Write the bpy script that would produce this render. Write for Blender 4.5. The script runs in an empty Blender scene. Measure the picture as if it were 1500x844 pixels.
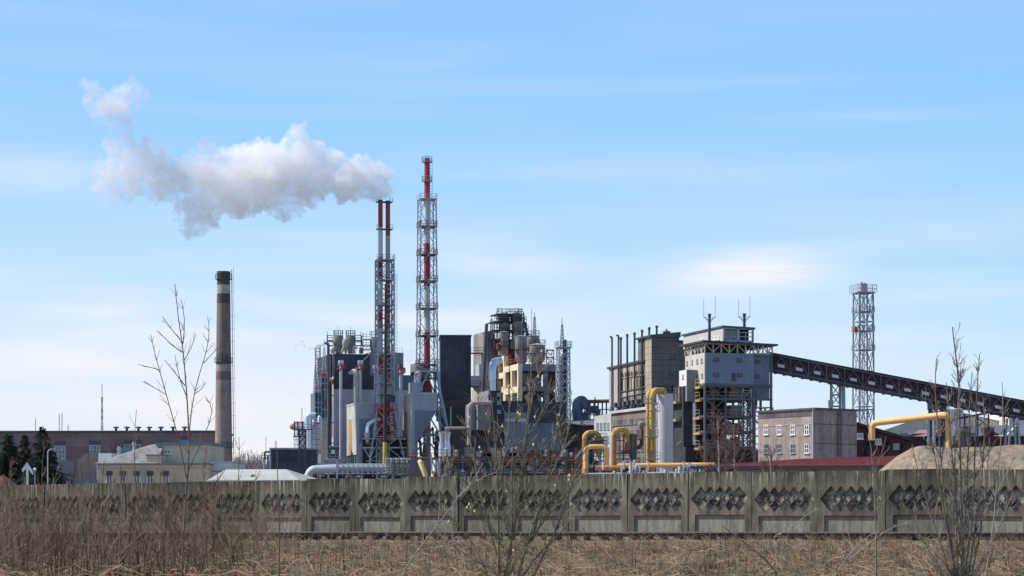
import bpy, math, random
import numpy as np
from mathutils import Vector, noise as mnoise

R = math.radians
rnd = random.Random(7)
scene = bpy.context.scene
col = bpy.context.collection
FPX, CX, HY, CAMZ = 3000.0, 750.0, 750.0, 1.6      # long lens, in pixels of the 1500 wide picture; eye height

# ------------------------------------------------------------------ materials
MATS = {}
FARLIFT = (1.12, (.016, .018, .023))          # aerial haze and shadow fill put into the works' base colours
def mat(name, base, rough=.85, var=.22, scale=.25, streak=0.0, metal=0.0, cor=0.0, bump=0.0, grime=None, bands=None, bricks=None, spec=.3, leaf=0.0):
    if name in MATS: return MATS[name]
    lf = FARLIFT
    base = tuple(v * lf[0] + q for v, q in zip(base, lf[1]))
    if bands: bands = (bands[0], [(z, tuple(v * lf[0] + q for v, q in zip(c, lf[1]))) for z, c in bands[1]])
    m = bpy.data.materials.new(name); m.use_nodes = True
    nt = m.node_tree; nt.nodes.clear(); N = nt.nodes.new; L = nt.links.new
    out = N('ShaderNodeOutputMaterial'); b = N('ShaderNodeBsdfPrincipled')
    L(b.outputs[0], out.inputs[0])
    b.inputs['Roughness'].default_value = rough; b.inputs['Metallic'].default_value = metal
    b.inputs['Specular IOR Level'].default_value = spec
    tc = N('ShaderNodeTexCoord'); co = tc.outputs['Object']
    def noise(sc, det=4, vec=None, ro=.6):
        n = N('ShaderNodeTexNoise'); n.inputs['Scale'].default_value = sc; n.inputs['Detail'].default_value = det
        n.inputs['Roughness'].default_value = ro; L(vec or co, n.inputs['Vector']); return n.outputs['Fac']
    def ramp(fac, p0, c0, p1, c1):
        r = N('ShaderNodeValToRGB'); e = r.color_ramp.elements
        e[0].position, e[0].color = p0, (*c0, 1); e[1].position, e[1].color = p1, (*c1, 1)
        L(fac, r.inputs[0]); return r.outputs[0]
    def mix(kind, fac, a, c):
        n = N('ShaderNodeMix'); n.data_type = 'RGBA'; n.blend_type = kind
        if isinstance(fac, float): n.inputs[0].default_value = fac
        else: L(fac, n.inputs[0])
        for s, v in ((n.inputs[6], a), (n.inputs[7], c)):
            if isinstance(v, tuple): s.default_value = (*v, 1)
            else: L(v, s)
        return n.outputs[2]
    if bands:                                           # painted warning bands by height
        sx = N('ShaderNodeSeparateXYZ'); L(co, sx.inputs[0])
        mr = N('ShaderNodeMapRange'); mr.inputs[1].default_value = 0; mr.inputs[2].default_value = bands[0]
        L(sx.outputs[2], mr.inputs[0])
        r = N('ShaderNodeValToRGB'); r.color_ramp.interpolation = 'CONSTANT'; e = r.color_ramp.elements
        bl = sorted(bands[1])
        e[0].position, e[0].color = 0, (*bl[0][1], 1); e[1].position, e[1].color = bl[1][0] / bands[0], (*bl[1][1], 1)
        for z, c in bl[2:]:
            q = e.new(z / bands[0]); q.color = (*c, 1)
        L(mr.outputs[0], r.inputs[0]); c = r.outputs[0]
        c = mix('MULTIPLY', 1.0, c, ramp(noise(scale), .3, (1 - var,) * 3, .7, (1 + var * .3,) * 3))
    else:
        lo = tuple(v * (1 - var) for v in base); hi = tuple(min(1, v * (1 + var)) for v in base)
        c = ramp(noise(scale, 5), .32, lo, .68, hi)
    if bricks:                                          # courses of panels or bricks
        sx = N('ShaderNodeSeparateXYZ'); L(co, sx.inputs[0])
        ad = N('ShaderNodeMath'); L(sx.outputs[0], ad.inputs[0]); L(sx.outputs[1], ad.inputs[1])
        cb = N('ShaderNodeCombineXYZ'); L(ad.outputs[0], cb.inputs[0]); L(sx.outputs[2], cb.inputs[1])
        bt = N('ShaderNodeTexBrick'); L(cb.outputs[0], bt.inputs['Vector'])
        bt.inputs['Scale'].default_value = 1; bt.inputs['Brick Width'].default_value = bricks[0]; bt.inputs['Row Height'].default_value = bricks[1]
        bt.inputs['Mortar Size'].default_value = bricks[2]; bt.offset = .0 if len(bricks) > 4 else .5
        bt.inputs['Color1'].default_value = (1, 1, 1, 1); k = bricks[3]
        bt.inputs['Color2'].default_value = (1 - k, 1 - k * .9, 1 - k * .8, 1); bt.inputs['Mortar'].default_value = (.5, .5, .5, 1)
        c = mix('MULTIPLY', 1.0, c, bt.outputs[0])
    if streak:
        mp = N('ShaderNodeMapping'); mp.inputs['Scale'].default_value = (1.6, 1.6, .09); L(co, mp.inputs[0])
        s = noise(1.0, 5, mp.outputs[0], .65)
        c = mix('MULTIPLY', 1.0, c, ramp(s, .35, (1 - streak,) * 3, .62, (1, 1, 1)))
    if grime:
        c = mix('MIX', ramp(noise(scale * 3.1, 6), .52, (0, 0, 0), .66, (1, 1, 1)), c, grime)
    L(c, b.inputs['Base Color'])
    h = None
    if cor:
        sx = N('ShaderNodeSeparateXYZ'); L(co, sx.inputs[0])
        ad = N('ShaderNodeMath'); L(sx.outputs[0], ad.inputs[0]); L(sx.outputs[1], ad.inputs[1])
        mu = N('ShaderNodeMath'); mu.operation = 'MULTIPLY'; L(ad.outputs[0], mu.inputs[0]); mu.inputs[1].default_value = 6.283 / cor
        si = N('ShaderNodeMath'); si.operation = 'SINE'; L(mu.outputs[0], si.inputs[0]); h = si.outputs[0]
        bp = N('ShaderNodeBump'); bp.inputs['Strength'].default_value = .5; bp.inputs['Distance'].default_value = .06
        L(h, bp.inputs['Height']); L(bp.outputs[0], b.inputs['Normal'])
    elif bump:
        bp = N('ShaderNodeBump'); bp.inputs['Strength'].default_value = .6; bp.inputs['Distance'].default_value = bump
        L(noise(scale * 8, 6), bp.inputs['Height']); L(bp.outputs[0], b.inputs['Normal'])
    if leaf:
        tr = N('ShaderNodeBsdfTranslucent'); L(c, tr.inputs[0]); ms = N('ShaderNodeMixShader'); ms.inputs[0].default_value = leaf
        L(b.outputs[0], ms.inputs[1]); L(tr.outputs[0], ms.inputs[2]); L(ms.outputs[0], out.inputs[0])
    MATS[name] = m
    return m

def glass_mat(name, base, rough=.12):
    return mat(name, base, rough=rough, var=.5, scale=.35, spec=.8)

# ------------------------------------------------------------------ mesh builder
class MB:
    def __init__(s): s.v = []; s.f = []
    def add(s, vs, fs):
        k = len(s.v); s.v += [tuple(p) for p in vs]; s.f += [tuple(i + k for i in f) for f in fs]; return s
    def box(s, x0, x1, y0, y1, z0, z1):
        if x0 > x1: x0, x1 = x1, x0
        if y0 > y1: y0, y1 = y1, y0
        if z0 > z1: z0, z1 = z1, z0
        return s.add([(x0, y0, z0), (x1, y0, z0), (x1, y1, z0), (x0, y1, z0), (x0, y0, z1), (x1, y0, z1), (x1, y1, z1), (x0, y1, z1)],
                     [(3, 2, 1, 0), (4, 5, 6, 7), (0, 1, 5, 4), (1, 2, 6, 5), (2, 3, 7, 6), (3, 0, 4, 7)])
    def hexa(s, p8):
        return s.add(p8, [(3, 2, 1, 0), (4, 5, 6, 7), (0, 1, 5, 4), (1, 2, 6, 5), (2, 3, 7, 6), (3, 0, 4, 7)])
    def bar(s, a, b, w=.2, h=None):
        a = Vector(a); b = Vector(b); d = b - a
        if d.length < 1e-4: return s
        d.normalize(); up = Vector((0, 0, 1)) if abs(d.z) < .95 else Vector((1, 0, 0))
        u = d.cross(up).normalized() * w / 2; v = u.cross(d).normalized() * (h or w) / 2
        return s.hexa([a - u - v, a + u - v, b + u - v, b - u - v, a - u + v, a + u + v, b + u + v, b - u + v])
    def tube(s, pts, r, n=10, cap=True):
        pts = [Vector(p) for p in pts]; m = len(pts); rr = r if isinstance(r, (list, tuple)) else [r] * m
        k = len(s.v); pu = None
        for i, p in enumerate(pts):
            d = (pts[min(i + 1, m - 1)] - pts[max(i - 1, 0)]).normalized()
            if pu is None: pu = d.cross(Vector((0, 1, 0)) if abs(d.y) < .9 else Vector((1, 0, 0))).normalized()
            else: pu = (pu - d * pu.dot(d)).normalized()
            w = d.cross(pu)
            for j in range(n):
                t = 2 * math.pi * j / n; s.v.append(tuple(p + (pu * math.cos(t) + w * math.sin(t)) * rr[i]))
        for i in range(m - 1):
            for j in range(n):
                j2 = (j + 1) % n; s.f.append((k + i * n + j, k + i * n + j2, k + (i + 1) * n + j2, k + (i + 1) * n + j))
        if cap:
            s.f.append(tuple(k + j for j in reversed(range(n)))); s.f.append(tuple(k + (m - 1) * n + j for j in range(n)))
        return s
    def lathe(s, cx, cy, prof, n=20):
        k = len(s.v); m = len(prof)
        for z, r in prof:
            for j in range(n):
                t = 2 * math.pi * j / n; s.v.append((cx + r * math.cos(t), cy + r * math.sin(t), z))
        for i in range(m - 1):
            for j in range(n):
                j2 = (j + 1) % n; s.f.append((k + i * n + j, k + i * n + j2, k + (i + 1) * n + j2, k + (i + 1) * n + j))
        s.f.append(tuple(k + j for j in reversed(range(n)))); s.f.append(tuple(k + (m - 1) * n + j for j in range(n)))
        return s
    def rail(s, pts, h=1.1, w=.07, gap=2.2, closed=False):
        pts = [Vector(p) for p in pts]
        if closed: pts = pts + [pts[0]]
        for a, b in zip(pts, pts[1:]):
            for hh in (h, h * .5): s.bar(a + Vector((0, 0, hh)), b + Vector((0, 0, hh)), w)
            n = max(1, round((b - a).length / gap))
            for i in range(n + 1):
                p = a.lerp(b, i / n); s.bar(p, p + Vector((0, 0, h)), w)
        return s
    def ring(s, cx, cy, r, z, h=1.1, w=.07, n=10):
        return s.rail([(cx + r * math.cos(2 * math.pi * i / n), cy + r * math.sin(2 * math.pi * i / n), z) for i in range(n)], h, w, 9, True)
    def ladder(s, x, y, z0, z1, wd=.45, w=.06):
        s.bar((x - wd / 2, y, z0), (x - wd / 2, y, z1), w); s.bar((x + wd / 2, y, z0), (x + wd / 2, y, z1), w)
        z = z0
        while z < z1: s.bar((x - wd / 2, y, z), (x + wd / 2, y, z), w); z += .6
        return s
    def truss(s, cx, cy, lv, leg=.3, br=.16, yaw=0.0, kind='X', hor=True):
        c, q = math.cos(yaw), math.sin(yaw)
        def P(i, sx, sy):
            z, h = lv[i]; x, y = sx * h, sy * h; return Vector((cx + c * x - q * y, cy + q * x + c * y, z))
        cs = [(-1, -1), (1, -1), (1, 1), (-1, 1)]
        for i in range(len(lv) - 1):
            for k in range(4):
                a, b = cs[k], cs[(k + 1) % 4]
                s.bar(P(i, *a), P(i + 1, *a), leg)
                if kind == 'X': s.bar(P(i, *a), P(i + 1, *b), br); s.bar(P(i, *b), P(i + 1, *a), br)
                elif kind == 'K':
                    mid = (P(i + 1, *a) + P(i + 1, *b)) / 2; s.bar(P(i, *a), mid, br); s.bar(P(i, *b), mid, br)
                elif kind == 'D':
                    mid = (P(i, *a) + P(i, *b)) / 2
                    m2 = (P(i + 1, *a) + P(i + 1, *b)) / 2; A = (P(i, *a) + P(i + 1, *a)) / 2; B = (P(i, *b) + P(i + 1, *b)) / 2
                    for u, v in ((mid, A), (mid, B), (m2, A), (m2, B)): s.bar(u, v, br)
                elif kind == 'Z':
                    s.bar(P(i, *(a if i % 2 else b)), P(i + 1, *(b if i % 2 else a)), br)
                if hor: s.bar(P(i + 1, *a), P(i + 1, *b), br * 1.2)
        return s
    def build(s, name, m, parent=None, smooth=False, loc=None):
        me = bpy.data.meshes.new(name); me.from_pydata(s.v, [], s.f); me.update()
        if smooth:
            me.polygons.foreach_set('use_smooth', [True] * len(me.polygons))
            try: me.set_sharp_from_angle(angle=R(40))
            except Exception: pass
        o = bpy.data.objects.new(name, me); col.objects.link(o); me.materials.append(m)
        if parent is not None: o.parent = parent
        if loc: o.location = loc
        return o

def fillet(pts, r, n=5):
    pts = [Vector(p) for p in pts]; out = [pts[0]]
    for a, b, c in zip(pts, pts[1:], pts[2:]):
        d1 = (a - b); d2 = (c - b); rr = min(r, d1.length * .49, d2.length * .49)
        p = b + d1.normalized() * rr; q = b + d2.normalized() * rr
        for i in range(n + 1):
            t = i / n; out.append(p * (1 - t) ** 2 + b * 2 * t * (1 - t) + q * t * t)
    out.append(pts[-1]); return out

def tag(o, label, cat, group=None, kind=None):
    o['label'] = label; o['category'] = cat
    if group: o['group'] = group
    if kind: o['kind'] = kind
    return o
def copy_tree(o, parent=None):
    c = o.copy(); col.objects.link(c); c.parent = parent
    for ch in list(o.children): copy_tree(ch, c)
    return c

class F:
    """A plan frame: near corner seen at picture column px at distance D, turned by yaw degrees; local z is height above the works yard."""
    def __init__(s, px, D, yaw=0.0):
        s.o = Vector(((px - CX) / FPX * D, D)); a = R(yaw); s.yaw = a
        s.ax = Vector((math.cos(a), math.sin(a))); s.ay = Vector((-math.sin(a), math.cos(a)))
    def pt(s, x, y): return s.o + s.ax * x + s.ay * y
    def _along(s, q, d, px):
        k = (px - CX) / FPX; return (k * q.y - q.x) / (d.x - k * d.y)
    def x(s, px, y=0.0): return s._along(s.pt(0, y), s.ax, px)
    def y(s, px, x=0.0): return s._along(s.pt(x, 0), s.ay, px)
    def z(s, py, x=0.0, y=0.0): return CAMZ + (HY - py) / FPX * s.pt(x, y).y
    def thing(s, name, label, cat, group=None):
        o = bpy.data.objects.new(name, None); col.objects.link(o); o.location = (s.o.x, s.o.y, 0); o.rotation_euler = (0, 0, s.yaw)
        return tag(o, label, cat, group)
    # a rectangle on the front (y=const) or the left side (x=const), given in picture pixels
    def fbox(s, mb, px0, px1, py0, py1, y=0.0, t=.1):
        x0, x1 = s.x(px0, y), s.x(px1, y); z0, z1 = s.z(py1, (x0 + x1) / 2, y), s.z(py0, (x0 + x1) / 2, y)
        mb.box(x0, x1, y - t, y, z0, z1); return x0, x1, z0, z1
    def lbox(s, mb, px0, px1, py0, py1, x=0.0, t=.1):
        y0, y1 = s.y(px0, x), s.y(px1, x); z0, z1 = s.z(py1, x, (y0 + y1) / 2), s.z(py0, x, (y0 + y1) / 2)
        mb.box(x - t, x, y0, y1, z0, z1); return y0, y1, z0, z1

def window(parent, side, off, a0, a1, z0, z1, fm, gm, nv=1, nh=1, w=.1, sill=True, name='window'):
    """a framed window standing a little proud of its wall; the pane is its sub-part"""
    if a0 > a1: a0, a1 = a1, a0
    def bx(mb, p0, p1, q0, q1, t0, t1):
        if side == 'F': mb.box(p0, p1, off - t1, off - t0, q0, q1)
        else: mb.box(off - t1, off - t0, p0, p1, q0, q1)
    f = MB(); T = .09
    bx(f, a0, a0 + w, z0, z1, .0, T); bx(f, a1 - w, a1, z0, z1, .0, T)
    bx(f, a0 + w, a1 - w, z0, z0 + w, .0, T); bx(f, a0 + w, a1 - w, z1 - w, z1, .0, T)
    for i in range(1, nv + 1):
        c = a0 + (a1 - a0) * i / (nv + 1); bx(f, c - w / 2, c + w / 2, z0 + w, z1 - w, .0, T - .01)
    for i in range(1, nh + 1):
        c = z0 + (z1 - z0) * i / (nh + 1); bx(f, a0 + w, a1 - w, c - w / 2, c + w / 2, .0, T - .02)
    if sill: bx(f, a0 - .1, a1 + .1, z0 - .1, z0 - .002, .0, T + .1)
    fo = f.build(name, fm, parent)
    p = MB(); bx(p, a0 + w * .5, a1 - w * .5, z0 + w * .5, z1 - w * .5, .003, .04); p.build('pane', gm, fo)
    return fo

# palette
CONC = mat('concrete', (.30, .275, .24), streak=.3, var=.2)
CREAM = mat('cream_lit_concrete', (.78, .66, .47), streak=.2, var=.12)  # cream sunlight mixed into the concrete colour
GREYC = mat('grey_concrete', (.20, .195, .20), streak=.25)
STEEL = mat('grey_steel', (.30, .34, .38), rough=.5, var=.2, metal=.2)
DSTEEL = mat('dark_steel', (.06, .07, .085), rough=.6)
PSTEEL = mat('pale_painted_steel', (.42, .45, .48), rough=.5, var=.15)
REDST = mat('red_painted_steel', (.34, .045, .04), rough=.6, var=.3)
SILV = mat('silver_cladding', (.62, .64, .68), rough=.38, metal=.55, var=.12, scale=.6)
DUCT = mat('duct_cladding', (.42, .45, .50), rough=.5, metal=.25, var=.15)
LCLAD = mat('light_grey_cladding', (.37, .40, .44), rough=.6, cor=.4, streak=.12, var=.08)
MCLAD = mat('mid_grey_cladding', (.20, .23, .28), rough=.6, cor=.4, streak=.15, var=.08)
DCLAD = mat('hazed_dark_cladding', (.042, .056, .074), rough=.6, cor=.4, var=.25, streak=.15, bricks=(6, 3, .05, .22, 0))  # black cladding with blue distance haze mixed into its colour
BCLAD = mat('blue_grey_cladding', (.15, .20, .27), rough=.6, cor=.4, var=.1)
DARK = mat('dark_interior', (.026, .026, .032), rough=.95, var=.3)  # near-black colour, mostly painting the shade inside open structures
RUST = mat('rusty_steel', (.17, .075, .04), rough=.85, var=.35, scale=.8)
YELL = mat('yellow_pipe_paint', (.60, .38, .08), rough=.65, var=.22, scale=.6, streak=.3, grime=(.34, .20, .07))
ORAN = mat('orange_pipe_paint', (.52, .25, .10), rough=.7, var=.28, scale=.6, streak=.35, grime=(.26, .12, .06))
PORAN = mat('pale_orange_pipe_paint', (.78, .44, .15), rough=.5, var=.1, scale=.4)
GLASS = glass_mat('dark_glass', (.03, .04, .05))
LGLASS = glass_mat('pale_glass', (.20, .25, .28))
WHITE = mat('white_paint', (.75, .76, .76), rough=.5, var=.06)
# ------------------------------------------------------------------ camera, sun, sky
cd = bpy.data.cameras.new('camera'); cam = bpy.data.objects.new('camera', cd); col.objects.link(cam)
cam.location = (0, 0, CAMZ); cam.rotation_euler = (R(90), 0, 0)
cd.sensor_width = 36; cd.lens = 36 * FPX / 1500; cd.shift_y = (HY - 422) / 1500
cd.clip_start = .5; cd.clip_end = 6000; scene.camera = cam

SUN_EL = 47.0; SUN_DIR = Vector((-1.0, .04)).normalized()
sd = bpy.data.lights.new('sun', 'SUN'); sd.energy = 5.0; sd.angle = R(.5); sd.color = (1, .94, .85)
so = bpy.data.objects.new('sun', sd); col.objects.link(so)
v = Vector((SUN_DIR.x * math.cos(R(SUN_EL)), SUN_DIR.y * math.cos(R(SUN_EL)), math.sin(R(SUN_EL))))
so.rotation_euler = (-v).to_track_quat('-Z', 'Y').to_euler()

w = bpy.data.worlds.new('World'); scene.world = w; w.use_nodes = True
nt = w.node_tree; nt.nodes.clear(); N = nt.nodes.new; L = nt.links.new
wo = N('ShaderNodeOutputWorld'); bg = N('ShaderNodeBackground'); L(bg.outputs[0], wo.inputs[0])
sky = N('ShaderNodeTexSky'); sky.sky_type = 'NISHITA'; sky.sun_disc = False
sky.sun_elevation = R(SUN_EL); sky.sun_rotation = math.atan2(SUN_DIR.x, SUN_DIR.y)
sky.air_density = 1.0; sky.dust_density = .4; sky.ozone_density = 2.5
tc = N('ShaderNodeTexCoord'); D3 = tc.outputs['Generated']
# the sky low over the horizon is looked up a little higher, which is what the clear spring air shows
va = N('ShaderNodeVectorMath'); va.operation = 'MULTIPLY'; va.inputs[1].default_value = (1, 1, 1.7); L(D3, va.inputs[0])
vb = N('ShaderNodeVectorMath'); vb.operation = 'ADD'; vb.inputs[1].default_value = (0, 0, .10); L(va.outputs[0], vb.inputs[0])
vn = N('ShaderNodeVectorMath'); vn.operation = 'NORMALIZE'; L(vb.outputs[0], vn.inputs[0]); L(vn.outputs[0], sky.inputs[0])
sx = N('ShaderNodeSeparateXYZ'); L(D3, sx.inputs[0])
def mth(op, a, b=None, c=None, clamp=False):
    n = N('ShaderNodeMath'); n.operation = op; n.use_clamp = clamp
    for i, q in enumerate((a, b, c)):
        if q is None: continue
        if isinstance(q, (int, float)): n.inputs[i].default_value = q
        else: L(q, n.inputs[i])
    return n.outputs[0]
def mixc(fac, a, b, kind='MIX'):
    n = N('ShaderNodeMix'); n.data_type = 'RGBA'; n.blend_type = kind
    if isinstance(fac, (int, float)): n.inputs[0].default_value = fac
    else: L(fac, n.inputs[0])
    for s_, q in ((n.inputs[6], a), (n.inputs[7], b)):
        if isinstance(q, tuple): s_.default_value = (*q, 1)
        else: L(q, s_)
    return n.outputs[2]
X, Y, Z = sx.outputs
gr = N('ShaderNodeValToRGB'); L(Z, gr.inputs[0]); e = gr.color_ramp.elements
e[0].position, e[0].color = 0.0, (6.3, 6.9, 7.8, 1); e[1].position, e[1].color = 1.0, (.7, 1.3, 2.8, 1)
for p_, c_ in ((.05, (5.0, 6.7, 8.4)), (.11, (3.7, 6.1, 8.8)), (.20, (2.55, 5.1, 9.2)), (.30, (2.3, 4.3, 7.4)), (.45, (1.2, 2.3, 4.4))):
    q = e.new(p_); q.color = (*c_, 1)
skyc = mixc(.85, sky.outputs[0], gr.outputs[0])
# thin high cirrus: stretched noise on the direction
mp = N('ShaderNodeMapping'); mp.inputs['Scale'].default_value = (5, 5, 46); mp.inputs['Rotation'].default_value = (0, R(-3), 0); L(D3, mp.inputs[0])
n1 = N('ShaderNodeTexNoise'); n1.inputs['Scale'].default_value = 1.0; n1.inputs['Detail'].default_value = 6; n1.inputs['Roughness'].default_value = .5
n1.inputs['Distortion'].default_value = .6; L(mp.outputs[0], n1.inputs[0])
wisp = mth('MULTIPLY_ADD', n1.outputs[0], 2.4, -1.0, True)
def gauss(px, py, wx, wy, k):
    cx, cz = (px - CX) / FPX, (HY - py) / FPX
    a = mth('MULTIPLY', mth('SUBTRACT', X, cx), FPX / wx); b = mth('MULTIPLY', mth('SUBTRACT', Z, cz), FPX / wy)
    r2 = mth('ADD', mth('MULTIPLY', a, a), mth('MULTIPLY', b, b))
    return mth('MULTIPLY', mth('EXPONENT', mth('MULTIPLY', r2, -1.0)), k)
low = mth('MULTIPLY_ADD', Z, -6.0, .95, True)                    # more haze toward the horizon
lowl = mth('MULTIPLY', low, mth('MULTIPLY_ADD', X, -1.8, .75, True))
cov = mth('ADD', mth('MULTIPLY', wisp, mth('MULTIPLY_ADD', lowl, .75, .12)), mth('MULTIPLY', lowl, .8))
patch = gauss(1090, 398, 120, 30, 1.5)
for g in ((765, 394, 95, 20, 1.1), (560, 365, 190, 26, .22), (1400, 345, 240, 26, .28), (60, 268, 130, 34, .45), (500, 135, 260, 26, .3), (980, 262, 220, 18, .4), (850, 140, 260, 12, .3), (1300, 190, 200, 10, .25), (640, 470, 160, 12, .35), (180, 600, 260, 22, .5), (1180, 500, 200, 14, .3),
          (60, 530, 260, 26, .45), (330, 488, 160, 14, .3), (100, 462, 120, 10, .4), (1480, 438, 160, 14, .3)):
    patch = mth('ADD', patch, gauss(*g))
cov = mth('ADD', cov, mth('MULTIPLY', patch, mth('MULTIPLY_ADD', wisp, .9, .30)), None, True)
skyc = mixc(cov, skyc, mixc(low, (7.1, 7.3, 7.9), (6.95, 6.8, 6.75)))
L(skyc, bg.inputs[0]); bg.inputs[1].default_value = .132

scene.view_settings.view_transform = 'Standard'; scene.view_settings.look = 'None'; scene.view_settings.exposure = 0
scene.cycles.max_bounces = 40; scene.cycles.diffuse_bounces = 3; scene.cycles.glossy_bounces = 3; scene.cycles.transmission_bounces = 3; scene.cycles.volume_bounces = 40
scene.cycles.transparent_max_bounces = 12; scene.cycles.volume_step_rate = 1.0; scene.cycles.volume_max_steps = 256
scene.cycles.use_denoising = True

# ------------------------------------------------------------------ fence line in plan
PHI = R(34); FL = 4.0; FX0, FY0 = 258 / 3000 * 116.0, 116.0
def fence_pt(n, off=0.0):            # off: metres behind the fence
    return Vector((FX0 + n * FL * math.cos(PHI) + off * math.sin(PHI), FY0 - n * FL * math.sin(PHI) + off * math.cos(PHI)))
TRK_Y = 84.0
def track_y(x): return TRK_Y - x * .06

def ground_z(x, y):
    z = .32 + .10 * mnoise.noise(Vector((x * .09, y * .09, 0))) + .05 * mnoise.noise(Vector((x * .4, y * .4, 3)))
    z += .10 * math.exp(-((y - 52) / 9) ** 2) * mnoise.noise(Vector((x * .15, 7, 1)))
    if y < 30: z += (y - 30) * .022 if y > -30 else -1.32
    ty = track_y(x)
    z += .14 * math.exp(-((y - ty) / 2.6) ** 2)                 # the low ballast bank
    if y > 90:
        t = min(1, (y - 90) / 60); z = z * (1 - t)
        if y > 150: z = 0
    return z

FARLIFT = (1.0, (0, 0, 0))
# ground: one sheet out to the horizon, finer in front
xs = sorted(set([-5000, -2500, -1200, -600, -300, -150, -90] + list(np.arange(-60, 60.1, 1.0)) + [90, 150, 300, 600, 1200, 2500, 5000]))
ys = sorted(set([-200, -60, -20] + list(np.arange(0, 20, 4.0)) + list(np.arange(20, 122, .8)) + [130, 140, 150, 200, 300, 500, 900, 1600, 3000, 5500]))
g = MB(); g.v = [(float(x), float(y), ground_z(x, y)) for y in ys for x in xs]; nx = len(xs)
g.f = [(j * nx + i, j * nx + i + 1, (j + 1) * nx + i + 1, (j + 1) * nx + i) for j in range(len(ys) - 1) for i in range(nx - 1)]
GROUND = mat('dry_grass_ground', (.21, .155, .10), rough=1, var=.45, scale=.7, bump=.08, grime=(.055, .045, .03))
go = g.build('ground', GROUND, smooth=True); go['kind'] = 'structure'

# ------------------------------------------------------------------ railway track
BALL = mat('ballast', (.075, .058, .048), rough=1, var=.6, scale=6, bump=.05)
b = MB()
for i in range(-60, 60, 2):
    x0, x1 = float(i), float(i + 2)
    def pr(x): t = track_y(x); return [(x, t - 2.6, .30), (x, t - 1.5, .455), (x, t + 1.5, .455), (x, t + 2.6, .30)]
    a, c = pr(x0), pr(x1)
    for k in range(3): b.add([a[k], c[k], c[k + 1], a[k + 1]], [(0, 1, 2, 3)])
bo = b.build('ballast_bed', BALL); bo['kind'] = 'structure'
tr = bpy.data.objects.new('railway_track', None); col.objects.link(tr); tr.location = (0, TRK_Y, .50)
tag(tr, 'rusty railway track running along the foot of the concrete fence', 'railway track')
RAILM = mat('rail_rust', (.12, .05, .035), rough=.7, var=.3, scale=1.5)
RAILT = mat('rail_head', (.55, .46, .42), rough=.4, metal=.5, var=.15)
for s_ in (-.76, .76):
    m = MB(); hd = MB()
    for i in range(-58, 58, 2):
        A = Vector((i, track_y(i) - TRK_Y + s_, 0)); B = Vector((i + 2, track_y(i + 2) - TRK_Y + s_, 0))
        j = .006 * rnd.uniform(-1, 1)
        m.bar(A + Vector((0, 0, .12 + j)), B + Vector((0, 0, .12 + j)), .13, .025); m.bar(A + Vector((0, 0, .19)), B + Vector((0, 0, .19)), .025, .12)
        hd.bar(A + Vector((0, 0, .265)), B + Vector((0, 0, .265)), .075, .035)
    ro = m.build('rail', RAILM, tr); hd.build('rail_head', RAILT, ro)
SLP = mat('timber_sleeper', (.055, .045, .038), rough=1, var=.4, scale=2)
s0 = MB().box(-.13, .13, -1.3, 1.3, -.06, .108).build('sleeper', SLP, tr)
k = 0
for i in range(-45, 46):                                     # the sleepers in view
    x = i * .62 * 1.0
    o = s0 if k == 0 else s0.copy()
    if k: col.objects.link(o); o.parent = tr
    o.location = (x + rnd.uniform(-.04, .04), track_y(x) - TRK_Y, 0); o.rotation_euler = (0, 0, rnd.uniform(-.03, .03)); k += 1

# ------------------------------------------------------------------ concrete panel fence with lozenges
def panel_mesh():
    W, H = FL - .04, 3.45; nx_, nz_ = 176, 154
    xs_ = np.linspace(0, W, nx_ + 1); zs_ = np.linspace(0, H, nz_ + 1)
    me = MB(); dep = np.zeros((nz_ + 1, nx_ + 1))
    zc, hw, hh, pit = 1.93, .62, .70, .60
    for j, z in enumerate(zs_):
        for i, x in enumerate(xs_):
            d = 0.0
            ss = [1 - abs(x - (W / 2 + q * pit)) / hw - abs(z - zc) / hh for q in (-2, -1, 0, 1, 2)]
            if max(ss) > 0:
                d = .26 * min(1, max(ss) / .07)
                for q, s_ in enumerate(ss):
                    if -.04 < s_ < .10 and max(ss) > .12 and z < zc + .12 and (x - (W / 2 + (q - 2) * pit)) * 1 > -.62: d = min(d, .04 if x > (W / 2 + (q - 2) * pit) else .12)
                    if s_ > .5: d = min(d, .26 - .07 * min(1, (s_ - .5) / .4))
            if .42 < x < W - .42 and z < 1.02: d = max(d, .13 * min(1, (1.02 - z) / .04, (x - .42) / .04, (W - .42 - x) / .04))
            dep[j, i] = d
    me.v = [(float(x), float(dep[j, i]), float(z)) for j, z in enumerate(zs_) for i, x in enumerate(xs_)]; n = nx_ + 1
    me.f = [(j * n + i, j * n + i + 1, (j + 1) * n + i + 1, (j + 1) * n + i) for j in range(nz_) for i in range(nx_)]
    k = len(me.v)
    me.v += [(0, .24, 0), (W, .24, 0), (W, .24, H), (0, .24, H)]
    a, b_, c, d_ = 0, nx_, nz_ * n + nx_, nz_ * n
    me.f += [(k + 1, k, k + 3, k + 2), (k, a, d_, k + 3), (b_, k + 1, k + 2, c), (d_, c, k + 2, k + 3)]
    return me
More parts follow.
